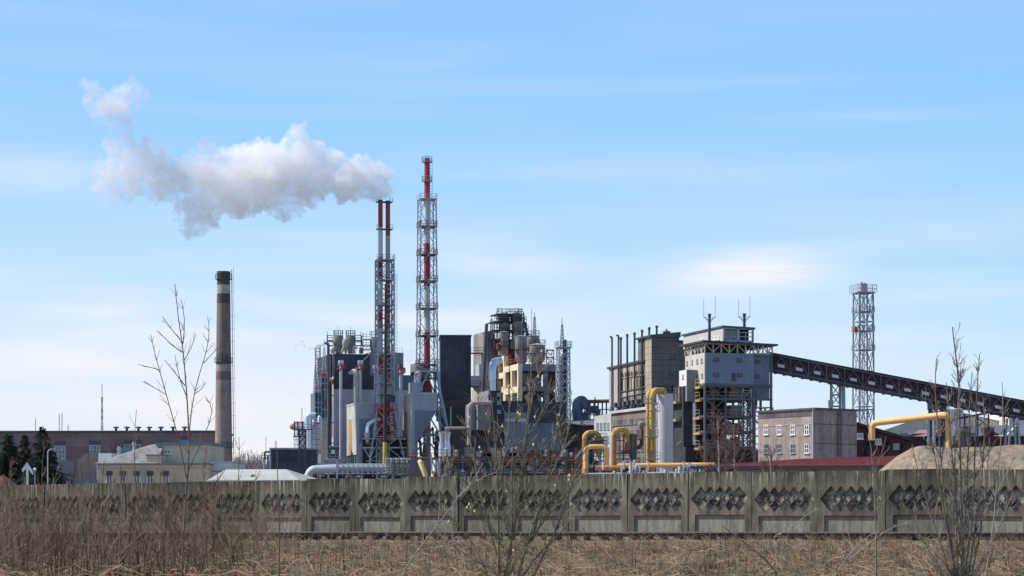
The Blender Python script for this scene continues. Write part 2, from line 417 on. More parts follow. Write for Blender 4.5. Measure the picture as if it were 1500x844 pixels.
def fence_mat():
    m = bpy.data.materials.new('weathered_fence_concrete'); m.use_nodes = True; nt = m.node_tree; nt.nodes.clear(); N = nt.nodes.new; L = nt.links.new
    out = N('ShaderNodeOutputMaterial'); b = N('ShaderNodeBsdfPrincipled'); L(b.outputs[0], out.inputs[0]); b.inputs['Roughness'].default_value = .95
    b.inputs['Specular IOR Level'].default_value = .1
    tc = N('ShaderNodeTexCoord'); oi = N('ShaderNodeObjectInfo')
    off = N('ShaderNodeCombineXYZ'); mu = N('ShaderNodeMath'); mu.operation = 'MULTIPLY'; mu.inputs[1].default_value = 40; L(oi.outputs['Random'], mu.inputs[0]); L(mu.outputs[0], off.inputs[0])
    L(mu.outputs[0], off.inputs[1])
    ad = N('ShaderNodeVectorMath'); L(tc.outputs['Object'], ad.inputs[0]); L(off.outputs[0], ad.inputs[1])
    def noi(sc, scl, det=5, r=.65):
        mp = N('ShaderNodeMapping'); mp.inputs['Scale'].default_value = scl; L(ad.outputs[0], mp.inputs[0])
        n = N('ShaderNodeTexNoise'); n.inputs['Scale'].default_value = sc; n.inputs['Detail'].default_value = det; n.inputs['Roughness'].default_value = r; L(mp.outputs[0], n.inputs[0]); return n.outputs['Fac']
    def rmp(f, a, ca, c, cc):
        r = N('ShaderNodeValToRGB'); e = r.color_ramp.elements; e[0].position, e[0].color, e[1].position, e[1].color = a, (*ca, 1), c, (*cc, 1); L(f, r.inputs[0]); return r.outputs[0]
    def mx(kind, f, a, c):
        n = N('ShaderNodeMix'); n.data_type = 'RGBA'; n.blend_type = kind
        if isinstance(f, float): n.inputs[0].default_value = f
        else: L(f, n.inputs[0])
        for s_, q in ((n.inputs[6], a), (n.inputs[7], c)):
            if isinstance(q, tuple): s_.default_value = (*q, 1)
            else: L(q, s_)
        return n.outputs[2]
    base = rmp(noi(.9, (1, 1, 1)), .3, (.115, .10, .08), .7, (.215, .188, .152))
    sx = N('ShaderNodeSeparateXYZ'); L(tc.outputs['Object'], sx.inputs[0])
    # dark growth under the coping, pale runs below it, darker foot
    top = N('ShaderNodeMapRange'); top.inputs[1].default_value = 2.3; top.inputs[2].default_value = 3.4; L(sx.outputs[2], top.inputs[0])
    runs = rmp(noi(1.0, (7, 7, .35), 4), .50, (0, 0, 0), .66, (1, 1, 1))
    t1 = N('ShaderNodeMath'); t1.operation = 'MULTIPLY'; L(top.outputs[0], t1.inputs[0]); L(rmp(noi(.45, (1, 1, .2)), .40, (0, 0, 0), .56, (1, 1, 1)), t1.inputs[1])
    t2 = N('ShaderNodeMath'); t2.operation = 'MULTIPLY'; L(t1.outputs[0], t2.inputs[0]); L(runs, t2.inputs[1])
    c = mx('MULTIPLY', 1.0, base, rmp(noi(1.0, (3, 3, .25)), .35, (.5, .5, .5), .62, (1.05, 1.05, 1.05)))
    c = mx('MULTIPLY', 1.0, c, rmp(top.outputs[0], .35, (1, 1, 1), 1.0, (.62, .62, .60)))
    c = mx('MIX', t2.outputs[0], c, (.50, .46, .38))
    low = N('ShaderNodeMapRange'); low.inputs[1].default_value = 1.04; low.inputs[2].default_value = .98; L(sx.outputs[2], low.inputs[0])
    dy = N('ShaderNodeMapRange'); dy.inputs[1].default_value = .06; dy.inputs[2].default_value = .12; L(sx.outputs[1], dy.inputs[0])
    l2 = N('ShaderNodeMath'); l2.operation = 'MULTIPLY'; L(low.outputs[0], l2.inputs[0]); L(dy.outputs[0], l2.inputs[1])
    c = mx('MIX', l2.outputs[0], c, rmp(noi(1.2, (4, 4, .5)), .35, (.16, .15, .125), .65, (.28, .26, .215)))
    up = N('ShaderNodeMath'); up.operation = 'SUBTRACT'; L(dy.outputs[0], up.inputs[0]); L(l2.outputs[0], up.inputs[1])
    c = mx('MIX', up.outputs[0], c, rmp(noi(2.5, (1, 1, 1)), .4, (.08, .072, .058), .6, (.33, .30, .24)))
    c = mx('MULTIPLY', 1.0, c, rmp(noi(9, (1, 1, 1)), .3, (.82, .82, .82), .6, (1.05, 1.05, 1.05)))
    sc_ = N('ShaderNodeHueSaturation'); vv = N('ShaderNodeMapRange'); vv.inputs[3].default_value = .72; vv.inputs[4].default_value = 1.2; L(oi.outputs['Random'], vv.inputs[0]); L(vv.outputs[0], sc_.inputs['Value']); L(c, sc_.inputs['Color'])
    L(sc_.outputs[0], b.inputs['Base Color'])
    bp = N('ShaderNodeBump'); bp.inputs['Strength'].default_value = .5; bp.inputs['Distance'].default_value = .02; L(noi(14, (1, 1, 1)), bp.inputs['Height']); L(bp.outputs[0], b.inputs['Normal'])
    return m
FM = fence_mat()
fp = fence_pt(-16)
fe = bpy.data.objects.new('concrete_fence', None); col.objects.link(fe); fe.location = (fp.x, fp.y, 0); fe.rotation_euler = (0, 0, -PHI)
tag(fe, 'long weathered concrete panel fence with rows of sunken lozenges', 'fence')
pm = panel_mesh(); p0 = None; post0 = None
for n in range(-16, 10):
    top = 3.84 if n >= -1 else (3.84 - .022 * (-1 - n) if n > -8 else 3.62 - .012 * (-8 - n))
    top += rnd.uniform(-.05, .04)
    if p0 is None:
        p0 = pm.build('panel', FM, fe)
        post0 = MB().box(-.17, .13, 0, .30, 0, 3.36).build('post', FM, fe); o, q = p0, post0
    else:
        o = p0.copy(); q = post0.copy(); col.objects.link(o); col.objects.link(q); o.parent = q.parent = fe
    x = (n + 16) * FL
    o.location = (x + .02, rnd.uniform(-.02, .02), top - 3.45); o.rotation_euler = (rnd.uniform(-.012, .012), rnd.uniform(-.005, .005), rnd.uniform(-.008, .008))
    q.location = (x, .262, top - 3.40)

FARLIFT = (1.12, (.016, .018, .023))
# =================================================================== left: brick hall, spruces, cream house, chimney
BRICK = mat('purple_brick', (.24, .155, .165), rough=.95, var=.25, scale=.12, streak=.15, bricks=(6, 2.4, .04, .25), grime=(.23, .19, .20))
fr = F(316, 480, 0); 
# turned so that the long face runs a little away to the left
fr = F(316, 480, -2.2)
t = fr.thing('factory_hall', 'long purple brick hall with flat roof behind the cream house', 'factory hall')
xL = fr.x(-60); ztop = fr.z(633.5, 0, 0)
MB().box(xL, 0, 0, 22, 0, ztop).build('wall', BRICK, t)
rf = MB().box(xL - .3, .3, -.3, 22.3, ztop + .002, ztop + .45).build('roof', DSTEEL, t)
WFR = mat('pale_window_frame', (.45, .50, .50), rough=.7)
for a, b_, c, d, nh in ((80, 96, 653, 684, 4), (131, 147, 652, 684, 4), (182, 206, 651, 672, 2), (266, 276, 645, 668, 2)):
    x0, x1 = fr.x(a), fr.x(b_); window(t, 'F', 0, x0, x1, fr.z(d, x0), fr.z(c, x0), WFR, mat('hall_glass', (.16, .20, .20), rough=.3, var=.6, scale=.5), 2, nh, .14)
    MB().box(x0, x1, -.12, 0, fr.z(c, x0), fr.z(c, x0) + 1.0).build('shutter_box', DSTEEL, t)
for px in (167, 183, 200, 216, 233, 251, 268):
    x = fr.x(px); mb = MB().lathe(x, 2, [(ztop + .4, .3), (ztop + 1.1, .3)], 8); mb.lathe(x, 2, [(ztop + 1.1, .75), (ztop + 1.4, .65), (ztop + 1.5, .2)], 10); mb.build('roof_vent', DSTEEL, t)
for px, h in ((47, 3.5), (82, 4.5), (86, 4.8), (95, 2)):
    MB().bar((fr.x(px), 3, ztop), (fr.x(px), 3, ztop + h), .12).build('antenna', DSTEEL, t)

fr = F(149.5, 560); t = fr.thing('antenna_mast', 'thin tall lattice mast rising behind the brick hall roof', 'mast')
mb = MB(); z1 = fr.z(562); mb.truss(0, 0, [(0, .35)] + [(z1 * .9 * i / 14, .35 - .015 * i) for i in range(1, 15)], .12, .07, kind='Z'); mb.bar((0, 0, z1 * .88), (0, 0, z1), .16); mb.build('lattice', PSTEEL, t)

# grey domed store
DOME = mat('dome_sheeting', (.30, .24, .20), rough=.9, streak=.35, var=.2, cor=1.2)
fr = F(98, 330, 10); t = fr.thing('arched_store', 'low grey store with curved sheeted roof beside the cream house', 'store building')
xa, xb = 0, fr.x(176); zb = fr.z(700); zt = fr.z(662, (xa + xb) / 2); mb = MB(); n = 14; pr = []
for i in range(n + 1):
    u = i / n; pr.append((xa + (xb - xa) * u, zb - .5 + (zt - zb + .5) * (1 - abs(2 * u - 1) ** 2.2)))
for k, yy in ((0, 0), (1, 16)):
    mb.v += [(x, yy, z) for x, z in pr] + [(xb, yy, 0), (xa, yy, 0)]
m = n + 3; mb.f = [tuple(range(m))[::-1][::-1], tuple(range(m, 2 * m))[::-1]] + [(i, i + m, (i + 1) % m + m, (i + 1) % m) for i in range(m)]
mb.build('roof', DOME, t)
MB().box(fr.x(90), fr.x(108), -1.6, -.1, 0, fr.z(676)).build('gatehouse', GREYC, t)

# low sheds right of the spruces
fr = F(82, 260, 4); t = fr.thing('yard_shed', 'small grey flat shed between the spruces and the cream house', 'shed')
MB().box(0, fr.x(103), 0, 5, 0, fr.z(697)).build('wall', GREYC, t); MB().box(-.2, fr.x(104), -.2, 5.2, fr.z(697) + .002, fr.z(694)).build('roof', DSTEEL, t)
MB().box(fr.x(104.5), fr.x(140), 1, 6, 0, fr.z(702)).build('lean_to', MCLAD, t)
MB().box(fr.x(88), fr.x(99), 0, 4, fr.z(694) + .01, fr.z(682)).build('rooftop_box', GREYC, t)

# spruces
NEED = mat('spruce_needles', (.022, .040, .018), rough=.9, var=.55, scale=1.3, leaf=.15)
BARK = mat('spruce_bark', (.08, .055, .04), rough=1)
def spruce(px, pytop, D, wpx, seed, label):
    r = random.Random(seed); fr = F(px, D); t = fr.thing('spruce_tree', label, 'spruce tree', 'spruces behind the left end of the fence')
    H = fr.z(pytop); W = wpx / FPX * D / 2 * 1.35
    MB().tube([(0, 0, 0), (0, 0, H * .5), (0, 0, H - .2)], [.22, .13, .02], 7).build('trunk', BARK, t)
    mb = MB(); z = .9
    while z < H - .05:
        u = 1 - z / H; rad = W * (min(1, u * 1.75) ** .85) + .04; nb = int(7 + 8 * u)
        for i in range(nb):
            a = r.uniform(0, 6.283); L_ = rad * r.uniform(.6, 1.14); dz = -L_ * r.uniform(.12, .38) + (.25 if u < .12 else 0)
            d = Vector((math.cos(a), math.sin(a), 0)); n_ = max(3, int(L_ / .16))
            for k in range(n_):
                q = (k + .6) / n_; c = d * L_ * q + Vector((0, 0, z + dz * q ** 1.4)); wd = .34 * (1 - q * .55) * min(1, .4 + L_)
                s_ = Vector((-d.y, d.x, 0)); tip = d * r.uniform(.1, .3) + Vector((0, 0, r.uniform(-.3, .02)))
                for sg in (-1, 1):
                    e1 = c + s_ * sg * wd * r.uniform(.5, 1.1) + tip + Vector((0, 0, -r.uniform(.02, .22)))
                    mb.add([c, c + d * .18, e1], [(0, 1, 2)])
                mb.add([c - s_ * .05, c + s_ * .05, c + tip * 1.1], [(0, 1, 2)])
        z += .17 + .06 * u
    mb.build('crown', NEED, t)
spruce(62, 627, 210, 60, 1, 'tallest spruce, pointed and dark, right of the other spruces')
spruce(36, 638, 222, 38, 2, 'slimmer spruce standing back between its two taller neighbours')
spruce(12, 634, 212, 56, 3, 'broad dark spruce at the left edge of the picture')
spruce(-14, 640, 216, 60, 4, 'spruce cut off by the left edge of the picture')

# white waymark with slanted wings, lamps
fr = F(40, 200); t = fr.thing('roadside_sign', 'white post with slanted wing boards under the spruces', 'sign')
MB().box(-.10, .10, -.1, .1, 0, fr.z(680)).build('post', WHITE, t)
zt = fr.z(679)
mb = MB()
for sg, dx, dz in ((-1, .43, .78), (1, .58, 1.05)):
    mb.hexa([(sg * .02, -.16, zt - .42), (sg * dx, -.16, zt - dz - .1), (sg * dx, -.11, zt - dz - .1), (sg * .02, -.11, zt - .42),
             (sg * .02, -.16, zt + .1), (sg * (dx + .05), -.16, zt - dz + .22), (sg * (dx + .05), -.11, zt - dz + .22), (sg * .02, -.11, zt + .1)])
mb.build('wing_board', WHITE, t)
fr = F(51, 200); t = fr.thing('globe_lamp', 'slim post lamp with white globe near the winged sign', 'street lamp')
MB().tube([(0, 0, 0), (0, 0, fr.z(689))], [.07, .05], 8).build('post', PSTEEL, t); zt = fr.z(688)
MB().lathe(0, 0, [(zt - .14, .05), (zt - .05, .15), (zt + .05, .17), (zt + .15, .1), (zt + .19, .02)], 12).build('globe', WHITE, t, True)
fr = F(70, 195); t = fr.thing('street_lamp', 'grey curved-arm street lamp in front of the tallest spruce', 'street lamp'); zt = fr.z(660)
MB().tube(fillet([(0, 0, 0), (0, 0, zt), (.45, 0, zt + .15)], .4), .06, 8).build('post', PSTEEL, t); MB().box(.3, .75, -.1, .1, zt + .1, zt + .2).build('lamp_head', PSTEEL, t)

# brown mound
fr = F(-8, 185); MOUND = mat('mound_soil', (.10, .055, .035), rough=1, var=.4, scale=1.5, bump=.1)
def heap(mb, nx_, ny_, fn, x0, x1, y0, y1):
    k = len(mb.v)
    for j in range(ny_ + 1):
        for i in range(nx_ + 1):
            x = x0 + (x1 - x0) * i / nx_; y = y0 + (y1 - y0) * j / ny_; mb.v.append((x, y, fn(x, y)))
    for j in range(ny_):
        for i in range(nx_): a = k + j * (nx_ + 1) + i; mb.f.append((a, a + 1, a + nx_ + 2, a + nx_ + 1))
    return mb
zt = fr.z(693)
def mf(x, y): r = math.hypot(x / 2.6, (y - 3) / 3.2); return max(0, zt * (1 - .42 * r) + .25 * mnoise.noise(Vector((x, y, 0)))) - .05
mm = heap(MB(), 40, 30, mf, -7.5, 7.5, -6, 12).build('soil_mound', MOUND, None, True, (fr.o.x, fr.o.y, 0)); tag(mm, 'brown soil mound at the left edge just beyond the fence', 'mound')

# cream house
HW = mat('house_cream_plaster', (.56, .45, .30), rough=.9, var=.1, streak=.12)
HROOF = mat('corrugated_roof', (.30, .285, .28), rough=.8, cor=.25, streak=.45, var=.15)
BTRIM = mat('blue_grey_trim', (.10, .17, .20), rough=.7)
fr = F(143.5, 262, 0); fr = F(143.5, 262, -6)
t = fr.thing('cream_house', 'cream plastered house with grey sloping corrugated roof and tall windows', 'house')
x1 = fr.x(305.5); ze = fr.z(679, 0); DP = 11
MB().box(0, x1, 0, DP, 0, ze - .55).build('wall', HW, t)
MB().box(-.25, x1 + .1, -.25, DP + .2, ze - .548, ze - .2).build('cornice', mat('house_cornice', (.52, .43, .32), var=.08), t)
MB().box(-.45, x1 + .2, -.45, DP + .3, ze - .198, ze).build('eaves', BTRIM, t)
# roof: rises to the right against the upper storey
xr0, xr1 = fr.x(139), fr.x(231); zr = fr.z(647, xr1)
mb = MB(); mb.add([(xr0, -.4, ze + .01), (xr1, -.4, ze + .01), (xr1, DP, ze + .01), (xr0, DP, ze + .01), (xr1, 3.2, zr), (xr1 + .1, DP - 1, zr), (xr1 - 2.2, 3.4, zr - .35)],
                  [(0, 3, 2, 1), (0, 1, 4, 6), (1, 2, 5, 4), (0, 6, 3), (6, 4, 5), (6, 5, 2, 3)])
mb.build('roof', HROOF, t)
xu0, xu1 = fr.x(229, 2.5), fr.x(305.5, 2.5); zu = fr.z(652, xu0, 2.5)
MB().box(xu0 + .01, xu1, 2.5, DP - .5, ze + .002, zu).build('upper_wall', HW, t)
MB().box(xu0 - .1, xu1 + .25, 2.2, DP, zu + .002, zu + .28).build('upper_roof', BTRIM, t)
MB().box(fr.x(215), fr.x(237), -.2, 2.48, ze + .003, fr.z(667.5, xu0)).build('bay', HW, t); MB().box(fr.x(214.5), fr.x(237.5), -.3, 2.49, fr.z(667.5, xu0) + .002, fr.z(666, xu0)).build('bay_roof', BTRIM, t)
MB().box(fr.x(262, 3), fr.x(276, 3), 3, 6, zu + .285, fr.z(644.5, xu1, 3)).build('chimney', BTRIM, t)
MB().box(fr.x(229.5, 3), fr.x(233.5, 3), 3, 4.3, zu + .28, fr.z(646, xu0, 3)).build('chimney', DSTEEL, t)
WW = mat('white_window_frame', (.62, .62, .64), var=.05)
for a, b_ in ((156, 165), (175.5, 185), (196, 205), (215.5, 225), (238.5, 247.5)):
    x0, xx = fr.x(a), fr.x(b_); window(t, 'F', 0, x0, xx, fr.z(713, x0), fr.z(693.5, x0), WW, GLASS, 1, 0, .1)
    MB().box(x0, xx, -.13, -.1, fr.z(697, x0), fr.z(690, x0)).build('window_blind', mat('dark_blind', (.09, .08, .09)), t)
x0, xx = fr.x(241, 2.5), fr.x(250.5, 2.5); window(t, 'F', 2.5, x0, xx, fr.z(665, x0, 2.5), fr.z(659, x0, 2.5), WW, GLASS, 1, 0, .1)
for px, p0_, p1_ in ((196.5, 646, 660), (174.5, 654, 668)):
    zz = fr.z(p0_, 0, 5); mb = MB().lathe(fr.x(px, 5), 5, [(ze, .2), (zz, .2)], 10).lathe(fr.x(px, 5), 5, [(zz - .5, .32), (zz - .35, .32)], 10); mb.build('flue', PSTEEL, t)
MB().box(fr.x(176, 8), fr.x(228, 8), 8, 10.4, ze, fr.z(656, 5, 8)).build('rooftop_unit', BTRIM, t)
MB().box(fr.x(144, 6), fr.x(163, 6), 6, 9, ze, fr.z(664, 0, 6)).build('rooftop_unit', WHITE, t)
MB().tube([(.05, -.4, 0), (.05, -.4, ze)], .07, 6).build('downpipe', PSTEEL, t)
MB().tube([(fr.x(211), -.15, 0), (fr.x(211), -.15, ze - .3)], .07, 6).build('downpipe', PSTEEL, t)

# white annex and pale roofs
fr = F(306.8, 262, -3); t = fr.thing('white_annex', 'white flat annex against the right end of the cream house', 'annex')
xa = fr.x(340); MB().box(0, xa, .2, 9, 0, fr.z(677)).build('wall', mat('annex_white', (.52, .56, .54), var=.08, streak=.1), t)
MB().box(-.002, xa + .1, .05, .2, fr.z(691), fr.z(690)).build('trim', BTRIM, t); MB().box(.3, xa + .2, 0, 9.2, fr.z(677) + .002, fr.z(676)).build('roof', PSTEEL, t)
fr = F(341, 240, -8); t = fr.thing('low_pale_building', 'low building with shallow pale grey roof right of the white annex', 'low building')
PROOF = mat('pale_sheet_roof', (.42, .43, .40), rough=.8, var=.12, streak=.1)
xa, xb, xm = fr.x(306), fr.x(441), fr.x(398); za = fr.z(704.5, 8)
MB().box(xa + .5, xb - .5, 0, 13, 0, za).build('wall', mat('low_wall', (.30, .30, .28)), t)
zt = fr.z(688, 5, 9)
mb = MB().add([(xa, -.8, za + .05), (xb, -.8, za + .05), (xb, 14, za + .05), (xa, 14, za + .05), (xa, 7, zt), (xm, 7, zt)], [(3, 2, 1, 0), (0, 1, 5, 4), (1, 2, 5), (2, 3, 4, 5), (3, 0, 4)]); mb.build('roof', PROOF, t)
MB().bar((xa, -.85, za), (xb, -.85, za), .22).build('gutter', mat('gutter_white', (.6, .62, .6)), t)
xd = fr.x(370, 2); zd = fr.z(700.5, xd, 2); mb = MB().add([(xd - .3, 1.6, zd), (xd + .3, 1.6, zd), (xd, 1.6, zd + .42), (xd, 3.4, zd + .42)], [(0, 1, 2), (1, 3, 2), (3, 0, 2)]); mb.build('dormer', BTRIM, t)

# brick chimney with painted bands
fr = F(327.5, 420); Hc = fr.z(398); 
def zz(py): return fr.z(py)
soot, brk, pale, dk = (.035, .03, .03), (.135, .105, .09), (.22, .21, .18), (.06, .045, .045)
def b2(c): return tuple(min(.6, v * 1.9 + .012) for v in c)
CHM = mat('chimney_brick', brk, var=.25, scale=.5, bands=(Hc, [(z_, b2(c_)) for z_, c_ in [(0, (.17, .135, .115)), (zz(600), (.15, .125, .11)), (zz(557), (.085, .065, .062)), (zz(545), (.17, .145, .13)), (zz(535), (.07, .055, .055)), (zz(519), (.10, .08, .07)),
      (zz(470), (.12, .085, .07)), (zz(446), (.035, .032, .032)), (zz(431), (.20, .21, .18)), (zz(418), soot)]]), streak=.25)
t = fr.thing('brick_chimney', 'tall tapering brick chimney with dark bands and a ring gallery', 'chimney')
r0, r1 = 12.8 / FPX * 420, 9.4 / FPX * 420
MB().lathe(0, 0, [(0, r0 * 1.05), (zz(678), r0), (Hc - .6, r1), (Hc - .6, r1 + .08), (Hc, r1 + .08), (Hc, r1 - .3)], 28).build('shaft', CHM, t, True)
for py in (409, 531, 655):
    z = zz(py); rr = r0 + (r1 - r0) * z / Hc
    mb = MB().lathe(0, 0, [(z - .1, rr), (z - .1, rr + .32), (z, rr + .32), (z, rr)], 20); mb.ring(0, 0, rr + .34, z, 1.0, .06, 12); mb.build('gallery', DSTEEL, t)
mb = MB(); N_ = 60
mb.bar((r0 + .45, .2, 1), (r1 + .35, .2, Hc + .4), .06); mb.bar((r0 + .45, -.3, 1), (r1 + .35, -.3, Hc + .4), .06)
for i in range(N_):
    u = i / N_; x = r0 + .45 + (r1 - r0 - .1) * u; mb.bar((x, -.3, 1 + Hc * u), (x, .2, 1 + Hc * u), .05); 
    if i % 3 == 0: mb.bar((x - .5, 0, 1 + Hc * u), (x + .35, 0, 1 + Hc * u), .05); mb.bar((x + .35, 0, 1 + Hc * u), (x + .35, 0, 1 + Hc * (u + .05)), .05)
mb.build('ladder', DSTEEL, t)
# =================================================================== centre left: boiler block, filter houses, flue towers
YA = 16
fr = F(397, 420, 4); t = fr.thing('dark_store', 'low dark slate-clad building behind the pale grey roof', 'industrial building')
x1 = fr.x(463); zt = fr.z(658.5)
MB().box(0, x1, 0, 14, 0, zt).build('wall', DCLAD, t); MB().box(-.35, -.002, 0, .5, 0, zt + .1).build('corner_trim', PSTEEL, t); MB().box(-.3, x1 + .2, -.2, 14, zt + .002, zt + .35).build('roof', STEEL, t)
for px in (389.5, 403, 404.8):
    MB().bar((fr.x(px, 4), 4, zt - 2), (fr.x(px, 4), 4, fr.z(640 if px < 395 else 646, 0, 4)), .1).build('antenna', DSTEEL, t)
fr = F(391, 430); t = fr.thing('vent_column', 'small bundle of grey vent pipes left of the dark store', 'vent pipes'); zt = fr.z(664)
mb = MB()
for dx in (-.5, .2, .8): mb.tube([(dx, 0, 0), (dx, 0, zt - abs(dx) * 1.5)], .24, 8)
mb.build('pipes', STEEL, t); mb = MB().rail([(-1.2, -.6, zt - 6), (1.2, -.6, zt - 6)]).rail([(-1, -.6, zt - 1), (1, -.6, zt - 1)]); mb.box(-1.2, 1.2, -.6, .6, zt - 6.2, zt - 6); mb.box(-1, 1, -.6, .6, zt - 1.1, zt - 1.0); mb.build('platform', DSTEEL, t)
mb = MB().tube(fillet([(-.5, 0, zt - 1), (-.5, 0, zt + .3), (.9, 0, zt + .3), (.9, 0, zt - 1)], .4), .2, 8); mb.build('bend', DSTEEL, t)

# silver silo with orange duct, dark mast
fr = F(446, 440); t = fr.thing('silver_silo', 'squat ribbed silver silo left of the boiler block', 'silo'); r = 15.5 / FPX * 440; zt = fr.z(627)
mb = MB().lathe(0, 0, [(0, r), (zt, r)], 24)
for py in range(630, 664, 7): z = fr.z(py); mb.lathe(0, 0, [(z, r), (z, r + .12), (z + .2, r + .12), (z + .2, r)], 24)
mb.build('shell', SILV, t, True)
MB().ring(0, 0, r, zt, 1.1, .08, 14).build('railing', DSTEEL, t)
fr = F(424.5, 436); t = fr.thing('orange_capped_duct', 'horizontal duct with orange rounded end above the silver silo', 'duct'); z = fr.z(625); r = .72
o = MB().tube([(0, 0, z), (.3, 0, z), (.8, 0, z), (fr.x(430), 0, z)], [.3, r * .8, r, r], 14).build('end_cap', ORAN, t, True)
MB().tube([(fr.x(430) + .01, 0, z), (fr.x(449), 0, z)], r * .85, 14).build('duct', SILV, t, True)
MB().box(1.2, fr.x(450), -.3, .3, z + r + .1, z + r + .3).build('walkway', RUST, t)
mb = MB()
for px in (432, 437, 444, 449): mb.bar((fr.x(px), -.8, z - 2.2), (fr.x(px), -.8, z + 1.1), .22)
mb.bar((fr.x(430), -.8, z - 2.2), (fr.x(451), -.8, z - 2.2), .25); mb.build('support_frame', DSTEEL, t)
fr = F(443, 400); t = fr.thing('dark_lattice_post', 'narrow black lattice post standing before the silver silo', 'lattice post')
zt = fr.z(630); MB().truss(0, 0, [(zt * i / 14, .62) for i in range(15)], .2, .12, kind='X').build('lattice', DSTEEL, t)
mb = MB().box(-1.8, 1.8, -.7, .7, zt, zt + .2); mb.rail([(-1.8, -.7, zt), (1.8, -.7, zt)], w=.08); mb.build('head_platform', DSTEEL, t)
MB().bar((-.1, 0, zt), (-.1, 0, fr.z(597)), .1).build('antenna', DSTEEL, t)
fr = F(455, 430); t = fr.thing('process_columns', 'cluster of thin silver columns between silo and glazed stair tower', 'process columns')
silv = MB()
for px, r, py in ((452, .75, 616), (456.5, .5, 630), (464, .9, 622), (468, .45, 612)): silv.lathe(fr.x(px), 0, [(0, r), (fr.z(py), r), (fr.z(py) + .4, r * .5)], 12)
silv.build('column', SILV, t, True)
MB().tube(fillet([(fr.x(451), -1, fr.z(625)), (fr.x(451), -1, fr.z(608.5)), (fr.x(463), -1, fr.z(608.5))], 1.6), .6, 10).build('bend', mat('blue_white_duct', (.45, .60, .75), rough=.3, metal=.3), t, True)
mb = MB()
for py in (620, 628, 636, 644, 652, 660, 668):
    z = fr.z(py); mb.box(fr.x(458), fr.x(470), -1.6, 1, z, z + .15); mb.rail([(fr.x(458), -1.6, z), (fr.x(470), -1.6, z)], 1.1, .08)
for px in (457.5, 463, 470): mb.bar((fr.x(px), -1.6, 0), (fr.x(px), -1.6, fr.z(613)), .25)
mb.build('stair_frame', STEEL, t)
MB().tube([(fr.x(457.5), -3, 0), (fr.x(457.5), -3, fr.z(612))], .3, 8).build('pipe', STEEL, t)

# glazed blue stair tower + tiled lit wall
NAVY = mat('navy_glazing', (.018, .045, .085), rough=.3, var=.5, scale=.4, bricks=(1.4, 2.6, .08, .5, 0), spec=.6)
TILE = mat('pale_tile_wall', (.46, .46, .45), rough=.8, var=.1, bricks=(1.5, 1.3, .05, .12, 0))
fr = F(481.5, 452, YA); t = fr.thing('glazed_stair_tower', 'stepped navy blue stair tower with red framed platforms at the left of the block', 'stair tower')
yA, yB = 3.0, 3.0
xl, xm_, xr = fr.x(461), fr.x(470.5), -.05
zb = fr.z(613, xm_)
MB().box(xl, xm_ - .01, 0, 5, zb, fr.z(575, xl)).build('lower_bay', NAVY, t); MB().box(xm_, xr, 0, 6, zb, fr.z(552, xr)).build('upper_bay', NAVY, t)
MB().box(fr.x(469), xr, .2, 6, 0, zb - .01).build('tiled_wall', TILE, t)
MB().box(fr.x(466), fr.x(469) - .02, .3, 6, 0, zb - .01).build('side_wall', mat('tile_side', (.36, .36, .36)), t)
mb = MB()
for py in (575, 590, 597, 606, 613): z = fr.z(py, xm_); mb.bar((xl, -.15, z), (xm_, -.15, z), .28)
for py in (553, 562, 571, 590, 600, 613): z = fr.z(py, xm_); mb.bar((xm_, -.15, z), (xr, -.15, z), .28)
for px, py in ((461, 574), (466, 574), (470.5, 552), (475.5, 552), (481, 552)): mb.bar((fr.x(px), -.2, zb), (fr.x(px), -.2, fr.z(py, 0)), .25)
mb.build('frame', mat('pale_blue_frame', (.22, .30, .38)), t)
mb = MB().rail([(xl, -.4, fr.z(574)), (xm_, -.4, fr.z(574))], 1.2, .12, 1.5).rail([(xm_, -.4, fr.z(552)), (xr, -.4, fr.z(552))], 1.3, .14, 1.2); mb.box(fr.x(472), fr.x(477), -.6, 1, fr.z(552), fr.z(548.5)); mb.box(fr.x(474), fr.x(480), -.6, 1, fr.z(592), fr.z(588)); mb.build('railing', REDST, t)
mb = MB(); mb.truss(fr.x(462, 1), 1, [(fr.z(575) + i * .6, .4 - .03 * i) for i in range(11)], .1, .06, kind='Z', hor=False); mb.bar((fr.x(462, 1), 1, fr.z(575) + 6), (fr.x(462, 1), 1, fr.z(528)), .12); mb.build('antenna', PSTEEL, t)
mb = MB(); mb.truss(fr.x(465.5, 1), 1, [(fr.z(575) + i * 1.5, .5) for i in range(8)], .12, .1, kind='Z'); mb.build('hoist_frame', STEEL, t)
mb = MB(); mb.truss(fr.x(475, 2), 2, [(fr.z(552) + i * .6, .45 - .03 * i) for i in range(12)], .09, .05, kind='Z', hor=False); mb.bar((fr.x(475, 2), 2, fr.z(552) + 6.6), (fr.x(475, 2), 2, fr.z(496)), .1); mb.build('antenna', PSTEEL, t)

